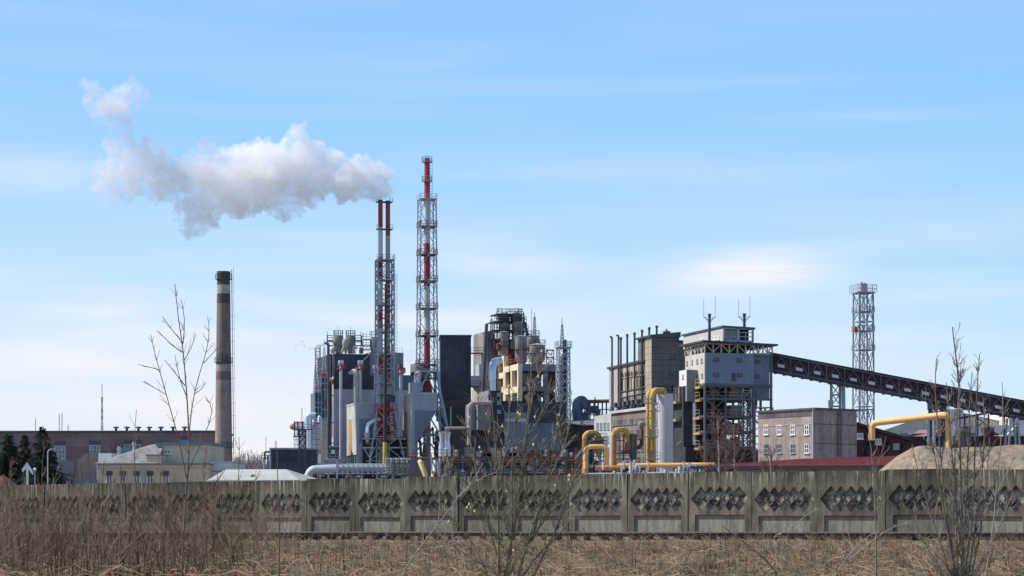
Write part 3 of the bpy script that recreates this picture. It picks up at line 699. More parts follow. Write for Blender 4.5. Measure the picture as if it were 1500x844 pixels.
# the boiler block
fr = F(489, 450, YA); t = fr.thing('boiler_block', 'massive stepped block clad dark slate above and light grey below', 'industrial block')
yl = fr.y(483); 
MB().box(0, fr.x(612), 0, 22, 0, fr.z(570)).build('lower_wall', LCLAD, t)
MB().box(-.12, -.002, 0, yl, 0, fr.z(553, 0, 3)).build('lit_side_wall', mat('sunlit_side_cladding', (.52, .50, .47), cor=.4, var=.08, streak=.1), t)  # side sheet in a warmer, paler tone that paints the sunlight
ys = 1.0
MB().box(.3, fr.x(542, ys), ys, 20, fr.z(570) + .005, fr.z(518, 0, ys)).build('dark_upper_wall', DCLAD, t)
MB().box(fr.x(484.3, 4), .29, 4, 20, fr.z(600), fr.z(518, 0, 4)).build('dark_upper_wall', DCLAD, t)
MB().box(fr.x(489.3), fr.x(519), .4, ys - .01, fr.z(570) + .01, fr.z(549)).build('dark_band', DCLAD, t); MB().box(fr.x(526), fr.x(548), .4, ys - .01, fr.z(570) + .01, fr.z(549)).build('dark_band', DCLAD, t)
MB().box(fr.x(542, ys) + .01, fr.x(591, ys), ys, 20, fr.z(570) + .005, fr.z(516.5, 14, ys)).build('grey_upper_wall', MCLAD, t)
MB().box(fr.x(591, 4) + .02, fr.x(618, 4), 4, 20, fr.z(600), fr.z(550, 20, 4)).build('low_wing', BCLAD, t)
MB().box(fr.x(610, 3), fr.x(622, 3), 3, 9, fr.z(560, 20, 4), fr.z(532, 20, 4)).build('rooftop_box', GREYC, t)
mb = MB().rail([(.5, ys + .1, fr.z(518, 0, ys)), (fr.x(590, ys), ys + .1, fr.z(517, 14, ys))], 1.1, .06, 3); mb.build('railing', STEEL, t)
mb = MB().bar((fr.x(512), .2, fr.z(548)), (fr.x(541), .8, fr.z(519)), .25); mb.build('sloping_stair', STEEL, t)
MB().box(fr.x(485, .2), fr.x(488), -.5, .2, fr.z(563), fr.z(556)).build('red_balcony', REDST, t)
for py in (672, 655): MB().box(.6, 1.3, -.05, .0, fr.z(py + 3), fr.z(py)).build('louvre', DSTEEL, t)

def tank(fr, px, rpx, pyt, pyb, y=0, prof=None, m=GREYC, name='tank', lab=None, cat='tank', grp=None, parent=None, rails=True, n=18):
    x = fr.x(px, y); r = rpx / FPX * fr.pt(x, y).y; z0, z1 = fr.z(pyb, x, y), fr.z(pyt, x, y)
    if prof is None: prof = [(0, .35), (.22, 1), (.86, 1), (.93, .8), (1, .35)]
    mb = MB().lathe(x, y, [(z0 + (z1 - z0) * u, r * q) for u, q in prof], n)
    o = mb.build(name, m, parent, True)
    if rails:
        q = MB(); za = z0 + (z1 - z0) * .9; q.lathe(x, y, [(za, r), (za, r * 1.25), (za + .12, r * 1.25), (za + .12, r)], n); q.ring(x, y, r * 1.22, za + .1, 1.2, .07, 10); q.build('gallery', DSTEEL, o)
    return o
CYC = mat('cyclone_shell', (.26, .245, .22), rough=.75, var=.25, streak=.25)
PCYC = mat('pale_cyclone_shell', (.38, .35, .30), rough=.75, var=.2, streak=.2)
roof = fr.z(518, 0, 5)
g = 'cyclone vessels on the boiler block roof'
for px, lab in ((495.5, 'left grey cyclone vessel with railed top on the dark block roof'), (513.5, 'right twin of the cyclone vessels above the dark slate wall')):
    f2 = F(px, 458); t2 = f2.thing('cyclone_vessel', lab, 'cyclone vessel', g)
    r = 7.6 / FPX * 458; z0, z1 = f2.z(518), f2.z(493)
    MB().lathe(0, 0, [(z0, r * .5), (z0 + .8, r * .6), (z0 + 1.4, r * .92), (z1 - .3, r), (z1, r * .9)], 20).build('shell', CYC, t2, True)
    mb = MB().lathe(0, 0, [(z1, r * .8), (z1 + .2, r * .8)], 12); mb.ring(0, 0, r * .9, z1, 1.3, .07, 12)
    sg = -1 if px < 500 else 1
    for zz_ in (z1 - 1.0, z0 + 1.8, z0 + 2.9 - 5.8 * 0): mb.box(sg * r, sg * (r + 1.3), -1, 1, zz_ - .12, zz_); mb.rail([(sg * r, -1, zz_), (sg * (r + 1.3), -1, zz_), (sg * (r + 1.3), 1, zz_)], 1.1, .07, 1.2)
    mb.bar((sg * (r + 1.2), -1, z0), (sg * (r + 1.2), -1, z1 + 1), .1); mb.bar((0, 0, z1), (0, 0, z1 + 2.4), .05); mb.build('gallery', DSTEEL, t2)
f2 = F(506.5, 452); t2 = f2.thing('domed_dust_pot', 'pale domed dust pot between the two cyclone vessels', 'vessel')
z0, z1 = f2.z(518), f2.z(496); r = .78
MB().lathe(0, 0, [(z0, .3), (z0 + 1.2, .35), (z0 + 1.9, r), (z1 - .6, r), (z1 - .2, r * .8), (z1, r * .3)], 16).build('shell', PCYC, t2, True)
mb = MB()
for k in range(6): a = rnd.uniform(-3, 3.2); mb.tube(fillet([(a, -.3, z0), (a + rnd.uniform(-.4, .4), -.3, z0 + rnd.uniform(.6, 1.6)), (a + rnd.uniform(-1.2, 1.2), -.3, z0 + rnd.uniform(.8, 1.8))], .5), .28, 8)
mb.build('elbow', PCYC, t2, True)
f2 = F(550, 456); t2 = f2.thing('dark_cyclone_vessel', 'dark cyclone vessel beside the twin flue tower on the block roof', 'cyclone vessel')
z0, z1 = f2.z(518), f2.z(494); r = 1.15
MB().lathe(0, 0, [(z0, r * .8), (z0 + 1.2, r), (z1 - .6, r * 1.02), (z1, r * .9)], 16).build('shell', GREYC, t2, True)
mb = MB(); mb.ring(0, 0, r * 1.05, z1, 1.2, .07, 8)
for zz_ in (z1 - .5, z0 + 1.8, z0 + .9): mb.box(-r - 1.7, -r, -.8, .8, zz_ - .12, zz_); mb.rail([(-r - 1.7, -.8, zz_), (-r, -.8, zz_)], 1.1, .07, .9)
mb.bar((-r - 1.6, 0, z0), (-r - 1.6, 0, z1 + .9), .1); mb.build('gallery', DSTEEL, t2)
f2 = F(529, 456); t2 = f2.thing('roof_vent_drum', 'short dark drum vent with spike antenna on the block roof', 'vent'); z0 = f2.z(518)
MB().lathe(0, 0, [(z0, .5), (z0 + 1.1, .42), (z0 + 1.3, .5)], 10).build('drum', DSTEEL, t2); MB().bar((.25, .4, z0), (.25, .4, f2.z(499)), .12).build('antenna', STEEL, t2)

# silver flues with square caps
g = 'silver flues on the front of the boiler block'
for px, pt_, pb_, ww, lab in ((499.5, 528, 690, 2.4, 'left silver flue with square cap on the block front'), (527.8, 528, 640, 2.4, 'silver flue with square cap behind the curved elbow duct'),
                        (550, 535, 640, 2.4, 'silver flue half hidden left of the twin flue tower'), (587, 534, 640, 2.5, 'reddish capped flue right of the twin flue tower')):
    f2 = F(px, 446, YA); t2 = f2.thing('capped_flue', lab, 'flue', g); r = ww / FPX * 446; z1 = f2.z(pt_); m_ = SILV if px < 560 else PCYC
    MB().lathe(0, 0, [(0, r), (z1 - 1, r)], 14).build('pipe', DUCT, t2, True)
    MB().box(-r * 1.35, r * 1.35, -r * 1.35, r * 1.35, z1 - 1.0, z1).build('cap', m_ if px < 560 else RUST, t2)
    mb = MB().box(-r * 2.2, r * 2.2, -r * 2, r * 2, z1 - 1.95, z1 - 1.8); mb.rail([(-r * 2.2, -r * 2, z1 - 1.8), (r * 2.2, -r * 2, z1 - 1.8), (r * 2.2, r * 2, z1 - 1.8)], 1.0, .13, .8); mb.build('gallery', REDST, t2)
f2 = F(521.5, 446); t2 = f2.thing('elbow_duct', 'fat pale elbow duct running down the block front', 'duct')
MB().tube(fillet([(f2.x(510), .6, f2.z(546.5)), (f2.x(514.5), .4, f2.z(545.5)), (0, 0, f2.z(544)), (0, 0, f2.z(640))], 1.7), [.22, .3] + [.45] * 3 + [.62] * 3 + [.62] * 6, 14).build('duct', PCYC, t2, True)
for c in t2.children: c.data.materials[0] = mat('pale_duct_skin', (.46, .45, .43), rough=.6, var=.12, streak=.1)
# black exhaust pipe
f2 = F(481, 444); t2 = f2.thing('black_exhaust_pipe', 'tall thin dark exhaust pipe with hooked top venting steam', 'exhaust pipe')
MB().tube(fillet([(0, 0, 0), (0, 0, f2.z(504)), (-.65, 0, f2.z(502.5))], .5) + [Vector((-.8, 0, f2.z(503.5)))], .30, 10).build('pipe', mat('dark_pipe', (.10, .10, .11), var=.3), t2, True)
mb = MB()
for py in (521, 541, 580, 620, 650): mb.box(0, 1.2, .3, .45, f2.z(py), f2.z(py) + .2)
mb.build('bracket', DSTEEL, t2)

# filter houses
def filter_house(px, D, pxl, pxr, ptop, psk, pbot, lab, hop):
    f2 = F(px, D, YA); t2 = f2.thing('filter_house', lab, 'filter house', 'filter houses in front of the boiler block')
    yL = f2.y(pxl); xR = f2.x(pxr); zt = f2.z(ptop); zs = f2.z(psk); zb = f2.z(pbot)
    MB().box(0, xR, 0, yL, zs, zt).build('casing', LCLAD, t2); MB().box(-.2, xR + .1, -.15, yL + .2, zt + .002, zt + .3).build('roof', PSTEEL, t2)
    lw = mat('lit_stained_filter_wall', (.47, .46, .43), cor=.5, var=.1, streak=.15)  # casing cladding again, lighter and warmer with sunlight put into the colour
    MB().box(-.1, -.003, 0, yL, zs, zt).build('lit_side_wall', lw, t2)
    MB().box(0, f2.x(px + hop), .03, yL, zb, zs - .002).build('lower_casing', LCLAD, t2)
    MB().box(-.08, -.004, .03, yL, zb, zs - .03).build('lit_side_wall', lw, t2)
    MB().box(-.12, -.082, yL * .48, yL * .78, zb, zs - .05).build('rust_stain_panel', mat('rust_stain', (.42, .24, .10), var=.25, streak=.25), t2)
    xh = f2.x(px + hop); mb = MB().add([(xh + .01, 0, zs - .002), (xR, 0, zs - .002), (xR, yL, zs - .002), (xh + .01, yL, zs - .002), (xh + .01, 0, zb + 2), (xh + .6, 0, zb + 3), (xh + .6, yL, zb + 3), (xh + .01, yL, zb + 2)], [(0, 4, 5, 1), (1, 5, 6, 2), (4, 7, 6, 5), (3, 2, 6, 7), (0, 3, 7, 4), (0, 1, 2, 3)])
    mb.build('hopper', MCLAD, t2)
    mb = MB()
    for k in range(5): y = .3 + (yL - .6) * k / 4; mb.bar((.2, y, 0), (.2, y, zb), .22); mb.bar((f2.x(px + hop) - .2, y, 0), (f2.x(px + hop) - .2, y, zb), .22)
    mb.build('legs', STEEL, t2)
    return f2, t2
filter_house(522.5, 425, 508.5, 556, 592, 613, 666, 'larger filter house with orange rust streak left of the twin flue tower', 4)
filter_house(604, 420, 590.5, 640, 578, 601, 668, 'filter house with pale lit side behind the tall lattice flue tower', 4)
f2 = F(604, 426, YA); t2 = f2.thing('rooftop_housing', 'small pale square housing above the second filter house', 'housing')
MB().box(0, f2.x(612), 0, 3, f2.z(580), f2.z(560)).build('box', LCLAD, t2); MB().box(-.1, -.003, 0, 3, f2.z(580), f2.z(560)).build('lit_side_wall', PCYC, t2)  # paler sheet on the left side carries the sunlight as colour

# blue-white bent duct
f2 = F(538.5, 424); t2 = f2.thing('bright_bent_duct', 'shiny white and blue bent duct entering the twin flue tower', 'duct'); 
MB().tube(fillet([(0, 0, f2.z(634)), (0, 0, f2.z(624)), (f2.x(545), .3, f2.z(617.5)), (f2.x(557), .5, f2.z(613.5))], 1.1), .52, 14).build('duct', mat('bright_duct', (.62, .72, .85), rough=.25, metal=.6, var=.1), t2, True)
MB().lathe(0, 0, [(f2.z(652), .2), (f2.z(634), .8)], 12).build('hopper', DUCT, t2, True)
mb = MB()
for py in (643, 656): mb.bar((f2.x(531), -.5, f2.z(py)), (f2.x(595), -.5, f2.z(py)), .3)
for a, b_ in ((533, 545), (549, 541), (556, 570)): mb.bar((f2.x(a), -.5, f2.z(656)), (f2.x(b_), -.5, f2.z(676)), .25)
mb.bar((f2.x(551), -.5, 0), (f2.x(552), -.5, f2.z(643)), .3); mb.build('support_frame', STEEL, t2)
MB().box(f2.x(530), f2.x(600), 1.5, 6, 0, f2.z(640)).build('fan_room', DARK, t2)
for k in range(26):
    x = f2.x(rnd.uniform(533, 598)); z = f2.z(rnd.uniform(640, 685)); MB().box(x, x + rnd.uniform(.2, 1.2), -.3, 1.4, z, z + rnd.uniform(.15, .9)).build('machine', rnd.choice([RUST, STEEL, DSTEEL, RUST]), t2)

# control cabin / curved conveyor pipe in front
f2 = F(483, 392); t2 = f2.thing('control_cabin', 'small dark cabin with one window on a round plinth', 'cabin')
MB().box(0, f2.x(494), 0, 3, f2.z(671), f2.z(655)).build('wall', mat('cabin_grey', (.07, .075, .08)), t2); MB().box(-.25, f2.x(495), -.2, 3.2, f2.z(655) + .002, f2.z(653.5)).build('roof', STEEL, t2)
window(t2, 'F', 0, f2.x(485.5), f2.x(490.5), f2.z(664), f2.z(659), WHITE, mat('cabin_pane', (.5, .55, .6)), 0, 0, .12)
MB().lathe(f2.x(489), 1.5, [(0, 1.8), (f2.z(676), 1.8), (f2.z(676), 2.2), (f2.z(672), 2.2)], 20).build('plinth', STEEL, t2)
mb = MB().rail([(f2.x(475), -.6, f2.z(673)), (f2.x(500), -.6, f2.z(673))], 1.1, .08, 1.2); mb.box(f2.x(475), f2.x(500), -.7, 0, f2.z(673.6), f2.z(673)); mb.build('walkway', STEEL, t2)
MB().box(f2.x(466), f2.x(470), 0, 1, f2.z(679), f2.z(665)).build('cabinet', WHITE, t2)
f2 = F(448, 345); t2 = f2.thing('curved_duct_bridge', 'long light grey duct bridge curving down at its left end', 'duct bridge')
zt = f2.z(687.5); r = .72
MB().tube(fillet([(0, 0, f2.z(706)), (f2.x(456), 0, f2.z(688)), (f2.x(470), 0, zt), (f2.x(512), 0, f2.z(685.5)), (f2.x(600), 0, f2.z(686))], 3.2), r, 14).build('duct', DUCT, t2, True)
mb = MB(); x = f2.x(496); xe = f2.x(598); n = 14; 
for k in range(n): a = x + (xe - x) * k / n; b_ = x + (xe - x) * (k + 1) / n; mb.bar((a, -.85, zt + .7), (b_, -.85, zt - .7), .1); mb.bar((a, -.85, zt - .7), (a, -.85, zt + .75), .12)
mb.bar((x, -.85, zt + .75), (xe, -.85, zt + .75), .14); mb.bar((x, -.85, zt - .75), (xe, -.85, zt - .75), .14); mb.box(f2.x(493), f2.x(495.5), -1, -.7, 0, f2.z(676)); mb.build('truss', PSTEEL, t2)
mb = MB()
for px in (469, 481, 508, 530, 552, 575): mb.bar((f2.x(px), 0, 0), (f2.x(px), 0, zt - .6), .3)
mb.build('support', STEEL, t2)
for k in range(34):
    mb = MB(); x = f2.x(rnd.uniform(466, 600)); z = f2.z(rnd.uniform(693, 706)); q = rnd.uniform(.3, 2.5)
    if rnd.random() < .5: mb.tube([(x, 1.2, z), (x + q, 1.2, z)], rnd.uniform(.08, .22), 8)
    else: mb.box(x, x + q * .4, 1, 1.8, z, z + rnd.uniform(.2, .8))
    mb.build('pipe', STEEL, t2)
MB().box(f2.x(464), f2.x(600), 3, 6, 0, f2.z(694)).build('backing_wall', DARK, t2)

# ------------------------------------------------------------------ flue towers
PR, PW, PG = (.36, .035, .035), (.58, .58, .58), (.42, .40, .36)
f2 = F(562.5, 425, 12); t2 = f2.thing('twin_flue_tower', 'lattice tower carrying two banded red and white flues', 'flue tower'); Z_ = lambda py: f2.z(py)
top = Z_(293)
for px, bands, pt_ in ((557.3, [(0, PG), (Z_(640), PR), (Z_(600), PG), (Z_(549), PR), (Z_(517), PW), (Z_(483), PR), (Z_(448), PW), (Z_(413), PR), (Z_(378), PW), (Z_(334), PR), (Z_(296), (.05, .02, .02))], 293),
                  (568.2, [(0, PG), (Z_(650), PR), (Z_(590), PG), (Z_(562), PR), (Z_(508), PG), (Z_(485), PR), (Z_(402), PG), (Z_(347), PR), (Z_(300), (.06, .02, .02))], 294)):
    r = 3.4 / FPX * 425; x = f2.x(px)
    MB().lathe(x, 0, [(0, r * 1.05), (Z_(pt_), r), (Z_(pt_), r * .8)], 18).build('flue', mat('flue_paint_%d' % int(px), PR, bands=(Z_(280), bands), rough=.6, var=.25, scale=.4, streak=.3), t2, True)
mb = MB(); h = 12.0 / FPX * 425
lv = [(0, h * 2.5), (Z_(676), h * 2.15), (Z_(640), h * 1.55), (Z_(600), h * 1.1)] + [(Z_(py), h) for py in (562, 541, 520, 498, 476, 454, 432, 411, 397, 382)]
mb.truss(f2.x(563.5), 0, lv, .26, .13, kind='X'); mb.build('lattice', STEEL, t2)
g2 = MB()
for py, e in ((382, 1.1), (411, 1.0), (448, 1.0), (487, 1.05), (520, 1.05), (562, 1.1), (578, 1.15)):
    g2 = MB(); z = Z_(py); q = h * e; g2.box(f2.x(563.5) - q, f2.x(563.5) + q, -q, q, z, z + .15); g2.rail([(f2.x(563.5) - q, -q, z), (f2.x(563.5) + q, -q, z), (f2.x(563.5) + q, q, z)], 1.1, .07, 1.3)
    g2.build('platform', STEEL, t2)
for py in (297, 337): 
    g2 = MB(); z = Z_(py); q = h * .98; g2.box(f2.x(563) - q, f2.x(563) + q, -.7, -.55, z, z + .2); g2.box(f2.x(563) - q, f2.x(563) + q, .55, .7, z, z + .2); g2.rail([(f2.x(563) - q, -.7, z), (f2.x(563) - q * .6, -.7, z)], 1, .07, .5); g2.rail([(f2.x(563) + q * .6, -.7, z), (f2.x(563) + q, -.7, z)], 1, .07, .5)
    g2.build('collar', DSTEEL, t2)
MB().box(f2.x(566), f2.x(577), -h - .3, -h + 1, Z_(589), Z_(580)).build('instrument_box', DCLAD, t2)
rr = MB()
for py in (600, 607, 622, 632, 645): z = Z_(py); rr.rail([(f2.x(550), -h * 1.2, z), (f2.x(578), -h * 1.2, z)], 1.1, .12, 1.2); rr.box(f2.x(550), f2.x(578), -h * 1.2, h, z - .15, z)
rr.build('red_walkway', REDST, t2)
mb = MB(); 
for k in range(44):
    z = Z_(640) + k * .8; mb.bar((f2.x(577) + .2, -.3, z), (f2.x(577) + .6, -.3, z), .05)
mb.bar((f2.x(577) + .2, -.3, Z_(640)), (f2.x(577) + .2, -.3, Z_(400)), .07); mb.bar((f2.x(577) + .6, -.3, Z_(640)), (f2.x(577) + .6, -.3, Z_(400)), .07); mb.build('ladder', STEEL, t2)
# crane jib in front
f2 = F(564, 395); t2 = f2.thing('black_jib_pole', 'tall black pole with yellow lower section in front of the twin flue tower', 'pole'); 
MB().tube([(f2.x(564), 0, f2.z(648)), (f2.x(565.2), 0, f2.z(416))], [.36, .22], 10).build('upper_pole', mat('jib_black', (.022, .022, .02), rough=.5), t2, True)
MB().tube([(f2.x(563), 0, 0), (f2.x(564), 0, f2.z(648) - .01)], [.45, .42], 10).build('lower_pole', mat('jib_yellow', (.42, .34, .06), rough=.6, var=.3), t2, True)
MB().bar((f2.x(563), .4, f2.z(690)), (f2.x(568), .4, f2.z(650)), .16).build('strut', DSTEEL, t2)

f2 = F(625.5, 430, 14); t2 = f2.thing('single_flue_tower', 'tallest lattice tower with one red and white flue', 'flue tower'); Z_ = lambda py: f2.z(py)
bands = [(0, PG), (Z_(600), PR), (Z_(560), PW), (Z_(541), PR), (Z_(487), PW), (Z_(420), PR), (Z_(357), PW), (Z_(293), PR), (Z_(234), (.08, .02, .02))]
r = 4.0 / FPX * 430
MB().lathe(0, 0, [(0, r * 1.5), (Z_(540), r * 1.25), (Z_(490), r * 1.1), (Z_(293), r * 1.15), (Z_(293), r * 1.05), (Z_(232), r * .95), (Z_(232), r * .7)], 20).build('flue', mat('single_flue_paint', PR, bands=(Z_(225), bands), rough=.6, var=.25, scale=.4, streak=.3), t2, True)
hx = 13.5 / FPX * 430; LVP = [(545, 1.16), (535, 1.15), (493, 1.12), (453, 1.09), (413, 1.07), (374, 1.05), (333, 1.02), (293, 1.0)]
mb = MB()
mb.truss(0, 0, [(Z_(p), hx * e / 1.18) for p, e in LVP], .22, .12, kind='D')
mb.truss(0, 0, [(0, hx * 2.55), (Z_(672), hx * 2.3), (Z_(637), hx * 1.95), (Z_(597), hx * 1.5), (Z_(577), hx * 1.2), (Z_(545), hx * 1.0)], .5, .27, kind='K')
mb.build('lattice', mat('tower_blue_grey_steel', (.34, .40, .46), rough=.5), t2)
for p, e in LVP + [(555, 1.2)]:
    z = Z_(p); q = hx * e * .93; g2 = MB().box(-q, q, -q, q, z, z + .14); g2.rail([(-q, q, z), (-q, -q, z), (q, -q, z), (q, q, z)], 1.1, .08, 1.2); g2.build('platform', RUST if p > 300 else PSTEEL, t2)
for py in (238, 266):
    z = Z_(py); mb = MB().lathe(0, 0, [(z, r), (z, r * 1.9), (z + .15, r * 1.9), (z + .15, r)], 14); mb.ring(0, 0, r * 1.9, z, 1.1, .07, 9); mb.build('collar', STEEL, t2)
mb = MB(); 
for a, b_, sx_ in ((540, 495, -.9), (493, 455, .9), (453, 415, -.9), (413, 376, .9), (374, 335, -.9), (333, 295, .9)): mb.ladder(sx_, -.8, Z_(a), Z_(b_), .7)
mb.ladder(r + .3, 0, Z_(293), Z_(234), .5); mb.build('ladder', STEEL, t2)
for x in (-.2, .25): MB().bar((x, 0, Z_(232)), (x, 0, Z_(227)), .06).build('lightning_rod', DSTEEL, t2)
# small red pipework at its foot
for k in range(16): x = f2.x(rnd.uniform(606, 640)); z = f2.z(rnd.uniform(545, 650)); MB().tube([(x, 0, z), (x + rnd.uniform(-1, 1), 0, z - rnd.uniform(2, 7))], rnd.uniform(.15, .35), 8).build('pipe', RUST, t2)
# =================================================================== dark hall, preheater tower, pipe racks
f2 = F(645, 462, 3); t2 = f2.thing('dark_slab_building', 'tall plain block clad in near-black slate sheets', 'tower block')
x1 = f2.x(690)
MB().box(0, x1, 0, 14, f2.z(640), f2.z(492)).build('wall', DCLAD, t2); MB().box(-.2, x1 + .15, -.2, 14.2, f2.z(492) + .002, f2.z(490.6)).build('roof_edge', DSTEEL, t2)
MB().box(-1, x1 + 10, 1, 14, 0, f2.z(630)).build('lower_wall', mat('dark_lower', (.05, .055, .065), var=.3), t2)
mb = MB(); mb.box(-.5, x1, -2, -1.6, f2.z(597), f2.z(596)); mb.rail([(-.5, -2, f2.z(596)), (x1, -2, f2.z(596))], 1.1, .1, 1.6); mb.build('red_walkway', RUST, t2)
mb = MB(); mb.bar((f2.x(652), -2, f2.z(627)), (x1 + 1, -2, f2.z(627)), .5)
for px in (660, 682): mb.bar((f2.x(px), -2, f2.z(627)), (f2.x(px), -2, f2.z(597)), .35)
mb.build('pipe_frame', PCYC, t2)
f2 = F(690, 455); t2 = f2.thing('link_bridge', 'thin steel footbridge linking the slate block to the preheater tower', 'footbridge')
z = f2.z(517); mb = MB().box(0, f2.x(709), -.6, .6, z - .25, z); mb.rail([(0, -.6, z), (f2.x(709), -.6, z)], 1.1, .08, 1.2); mb.build('deck', DSTEEL, t2)

# the preheater tower
fp_ = F(765, 440, 17); t = fp_.thing('preheater_tower', 'cement preheater tower with open concrete frame toned cream in sun, grey in shade', 'industrial tower')
yA = fp_.y(746); yB = fp_.y(726); xF = fp_.x(829.5); zt = fp_.z(533)
levels = [533, 566, 600, 640]
c = MB(); cr = MB()
xs_ = [0, fp_.x(797), fp_.x(817), xF - .9]
for i, x in enumerate(xs_):
    for y in (0, yA * .5, yA):
        if i == 0: cr.box(-.9, 0, y, y + .9, 0, zt - .2)
        else: c.box(x, x + .9, y, y + .9, 0, zt)
for k, py in enumerate(levels):
    z = fp_.z(py)
    cr.box(-.95, .05, -.02, yA + .95, z - 1.3, z); 
    th = 1.5 if k == 0 else 1.0
    c.box(.06, xF, -.05, .9, z - th, z + .01); c.box(.06, xF, yA, yA + .9, z - th, z + .01); c.box(xF - .85, xF + .02, .91, yA - .01, z - th, z)
    c.box(.06, fp_.x(800), .91, yA - .02, z - .25, z - .02)
# rear, taller part of the cream sunlit frame
for y in (yA + .98, (yA + yB) / 2 + .5, yB): cr.box(-.9, 0, y, y + .8, 0, fp_.z(521, 0, yA))
for py in (521, 545, 566, 590): 
    z = fp_.z(py, 0, yA); cr.box(-.95, .04, yA + .97, yB + .9, z - 1.25, z)
cr.build('cream_lit_frame', CREAM, t); c.build('grey_shade_frame', GREYC, t)  # sun and shade on the concrete are put into the two frame colours
MB().box(.6, fp_.x(777), 4.5, yB, 0, fp_.z(545)).build('inner_wall', mat('tower_inner', (.06, .058, .062), var=.4), t)
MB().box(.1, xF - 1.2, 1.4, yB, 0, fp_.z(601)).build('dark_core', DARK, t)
mb = MB()
for py in (533, 548, 566, 583, 600, 618): z = fp_.z(py, 0, 5); mb.rail([(-.2, 1.0, z), (-.2, yA, z)], 1.1, .12, 2)
for py in (521, 538, 556, 575): z = fp_.z(py, 0, yA); mb.rail([(-.2, yA + 1, z), (-.2, yB, z)], 1.1, .14, 2); mb.box(.2, 1, yA + 1.6, yB - 1, z - 2, z + .4)
mb.rail([(0, .1, zt), (xF, .1, zt)], 1.1, .09, 1.6); mb.build('red_railing', REDST, t)
f3 = F(722, 452, 17)
TW = mat('tower_shaft_cladding', (.27, .25, .24), streak=.3, var=.25)
MB().box(fp_.x(708, 16), fp_.x(722, 16), 16, 24, 0, fp_.z(487, 0, 16)).build('left_shaft', TW, t)
MB().box(fp_.x(707.5, 16), fp_.x(714, 16), 15.5, 15.99, fp_.z(535, 0, 16), fp_.z(490, 0, 16)).build('shaft_panel', mat('shaft_panel', (.33, .30, .27), streak=.3), t)
MB().box(fp_.x(700, 15), fp_.x(712, 15), 14, 17, fp_.z(560, 0, 15), fp_.z(535, 0, 15)).build('side_cabin', LCLAD, t)
MB().box(fp_.x(722, 20), fp_.x(770, 20), 20, 27, 0, fp_.z(500, 0, 20)).build('core_wall', mat('tower_core', (.17, .16, .155), streak=.3, var=.3), t)
rq = random.Random(77)
for k in range(54):          # small ducts, risers and machines on the open floors
    y_ = rq.choice([1.6, 3, 5, 13]); a = rq.uniform(728 if y_ > 9 else 768, 772 if y_ > 9 else 826); p_ = rq.uniform(500, 530) if y_ > 9 else rq.uniform(536, 600)
    x_ = fp_.x(a, y_); z_ = fp_.z(p_, 0, y_); q_ = rq.uniform(.8, 3.2); m_ = rq.choice([RUST, STEEL, DSTEEL, PCYC, CYC, RUST, PSTEEL])
    if k % 3 == 0: MB().tube(fillet([(x_, y_, z_), (x_, y_, z_ + q_), (x_ + rq.uniform(-1.5, 1.5), y_, z_ + q_ + .5)], .6), rq.uniform(.14, .38), 8).build('duct', m_, t, True)
    elif k % 3 == 1: MB().lathe(x_, y_, [(z_, .2), (z_ + .3, .5), (z_ + q_ * .6, .5), (z_ + q_ * .7, .2)], 10).build('vessel', m_, t, True)
    else: MB().rail([(x_, y_ - .6, z_), (x_ + q_, y_ - .6, z_)], 1.1, .1, .9).build('guard_rail', m_, t)
# walkway levels around the top
mb = MB(); rr = MB()
for py, a, b_ in ((460, 728, 766), (471, 724, 771), (484, 722, 774), (497, 720, 778), (510, 724, 765), (522, 726, 765)):
    z = fp_.z(py, 0, 15); x0, x1 = fp_.x(a, 14), fp_.x(b_, 14)
    mb.box(x0, x1, 14, 20, z - .15, z); mb.rail([(x0, 14, z), (x1, 14, z), (x1, 20, z)], 1.1, .08, 1.3)
    if py > 490: rr.rail([(x0, 13.8, z + .1), (x1, 13.8, z + .1)], 1.0, .12, 1.3)
for a in (724, 728, 742, 757, 767, 771):
    mb.bar((fp_.x(a, 14), 14, fp_.z(530, 0, 14)), (fp_.x(a, 14), 14, fp_.z(457 if a > 727 and a < 768 else 472, 0, 14)), .22)
for a, b_, p0_, p1_ in ((722, 731, 490, 525), (768, 776, 472, 500)): mb.bar((fp_.x(a, 13.8), 13.8, fp_.z(p0_, 0, 14)), (fp_.x(b_, 13.8), 13.8, fp_.z(p1_, 0, 14)), .5)
mb.build('steel_platforms', DSTEEL, t); rr.build('red_railing', REDST, t)
g = 'cyclones stacked on the preheater tower'
CY2 = mat('brown_cyclone_shell', (.20, .175, .16), rough=.8, var=.3, streak=.3)
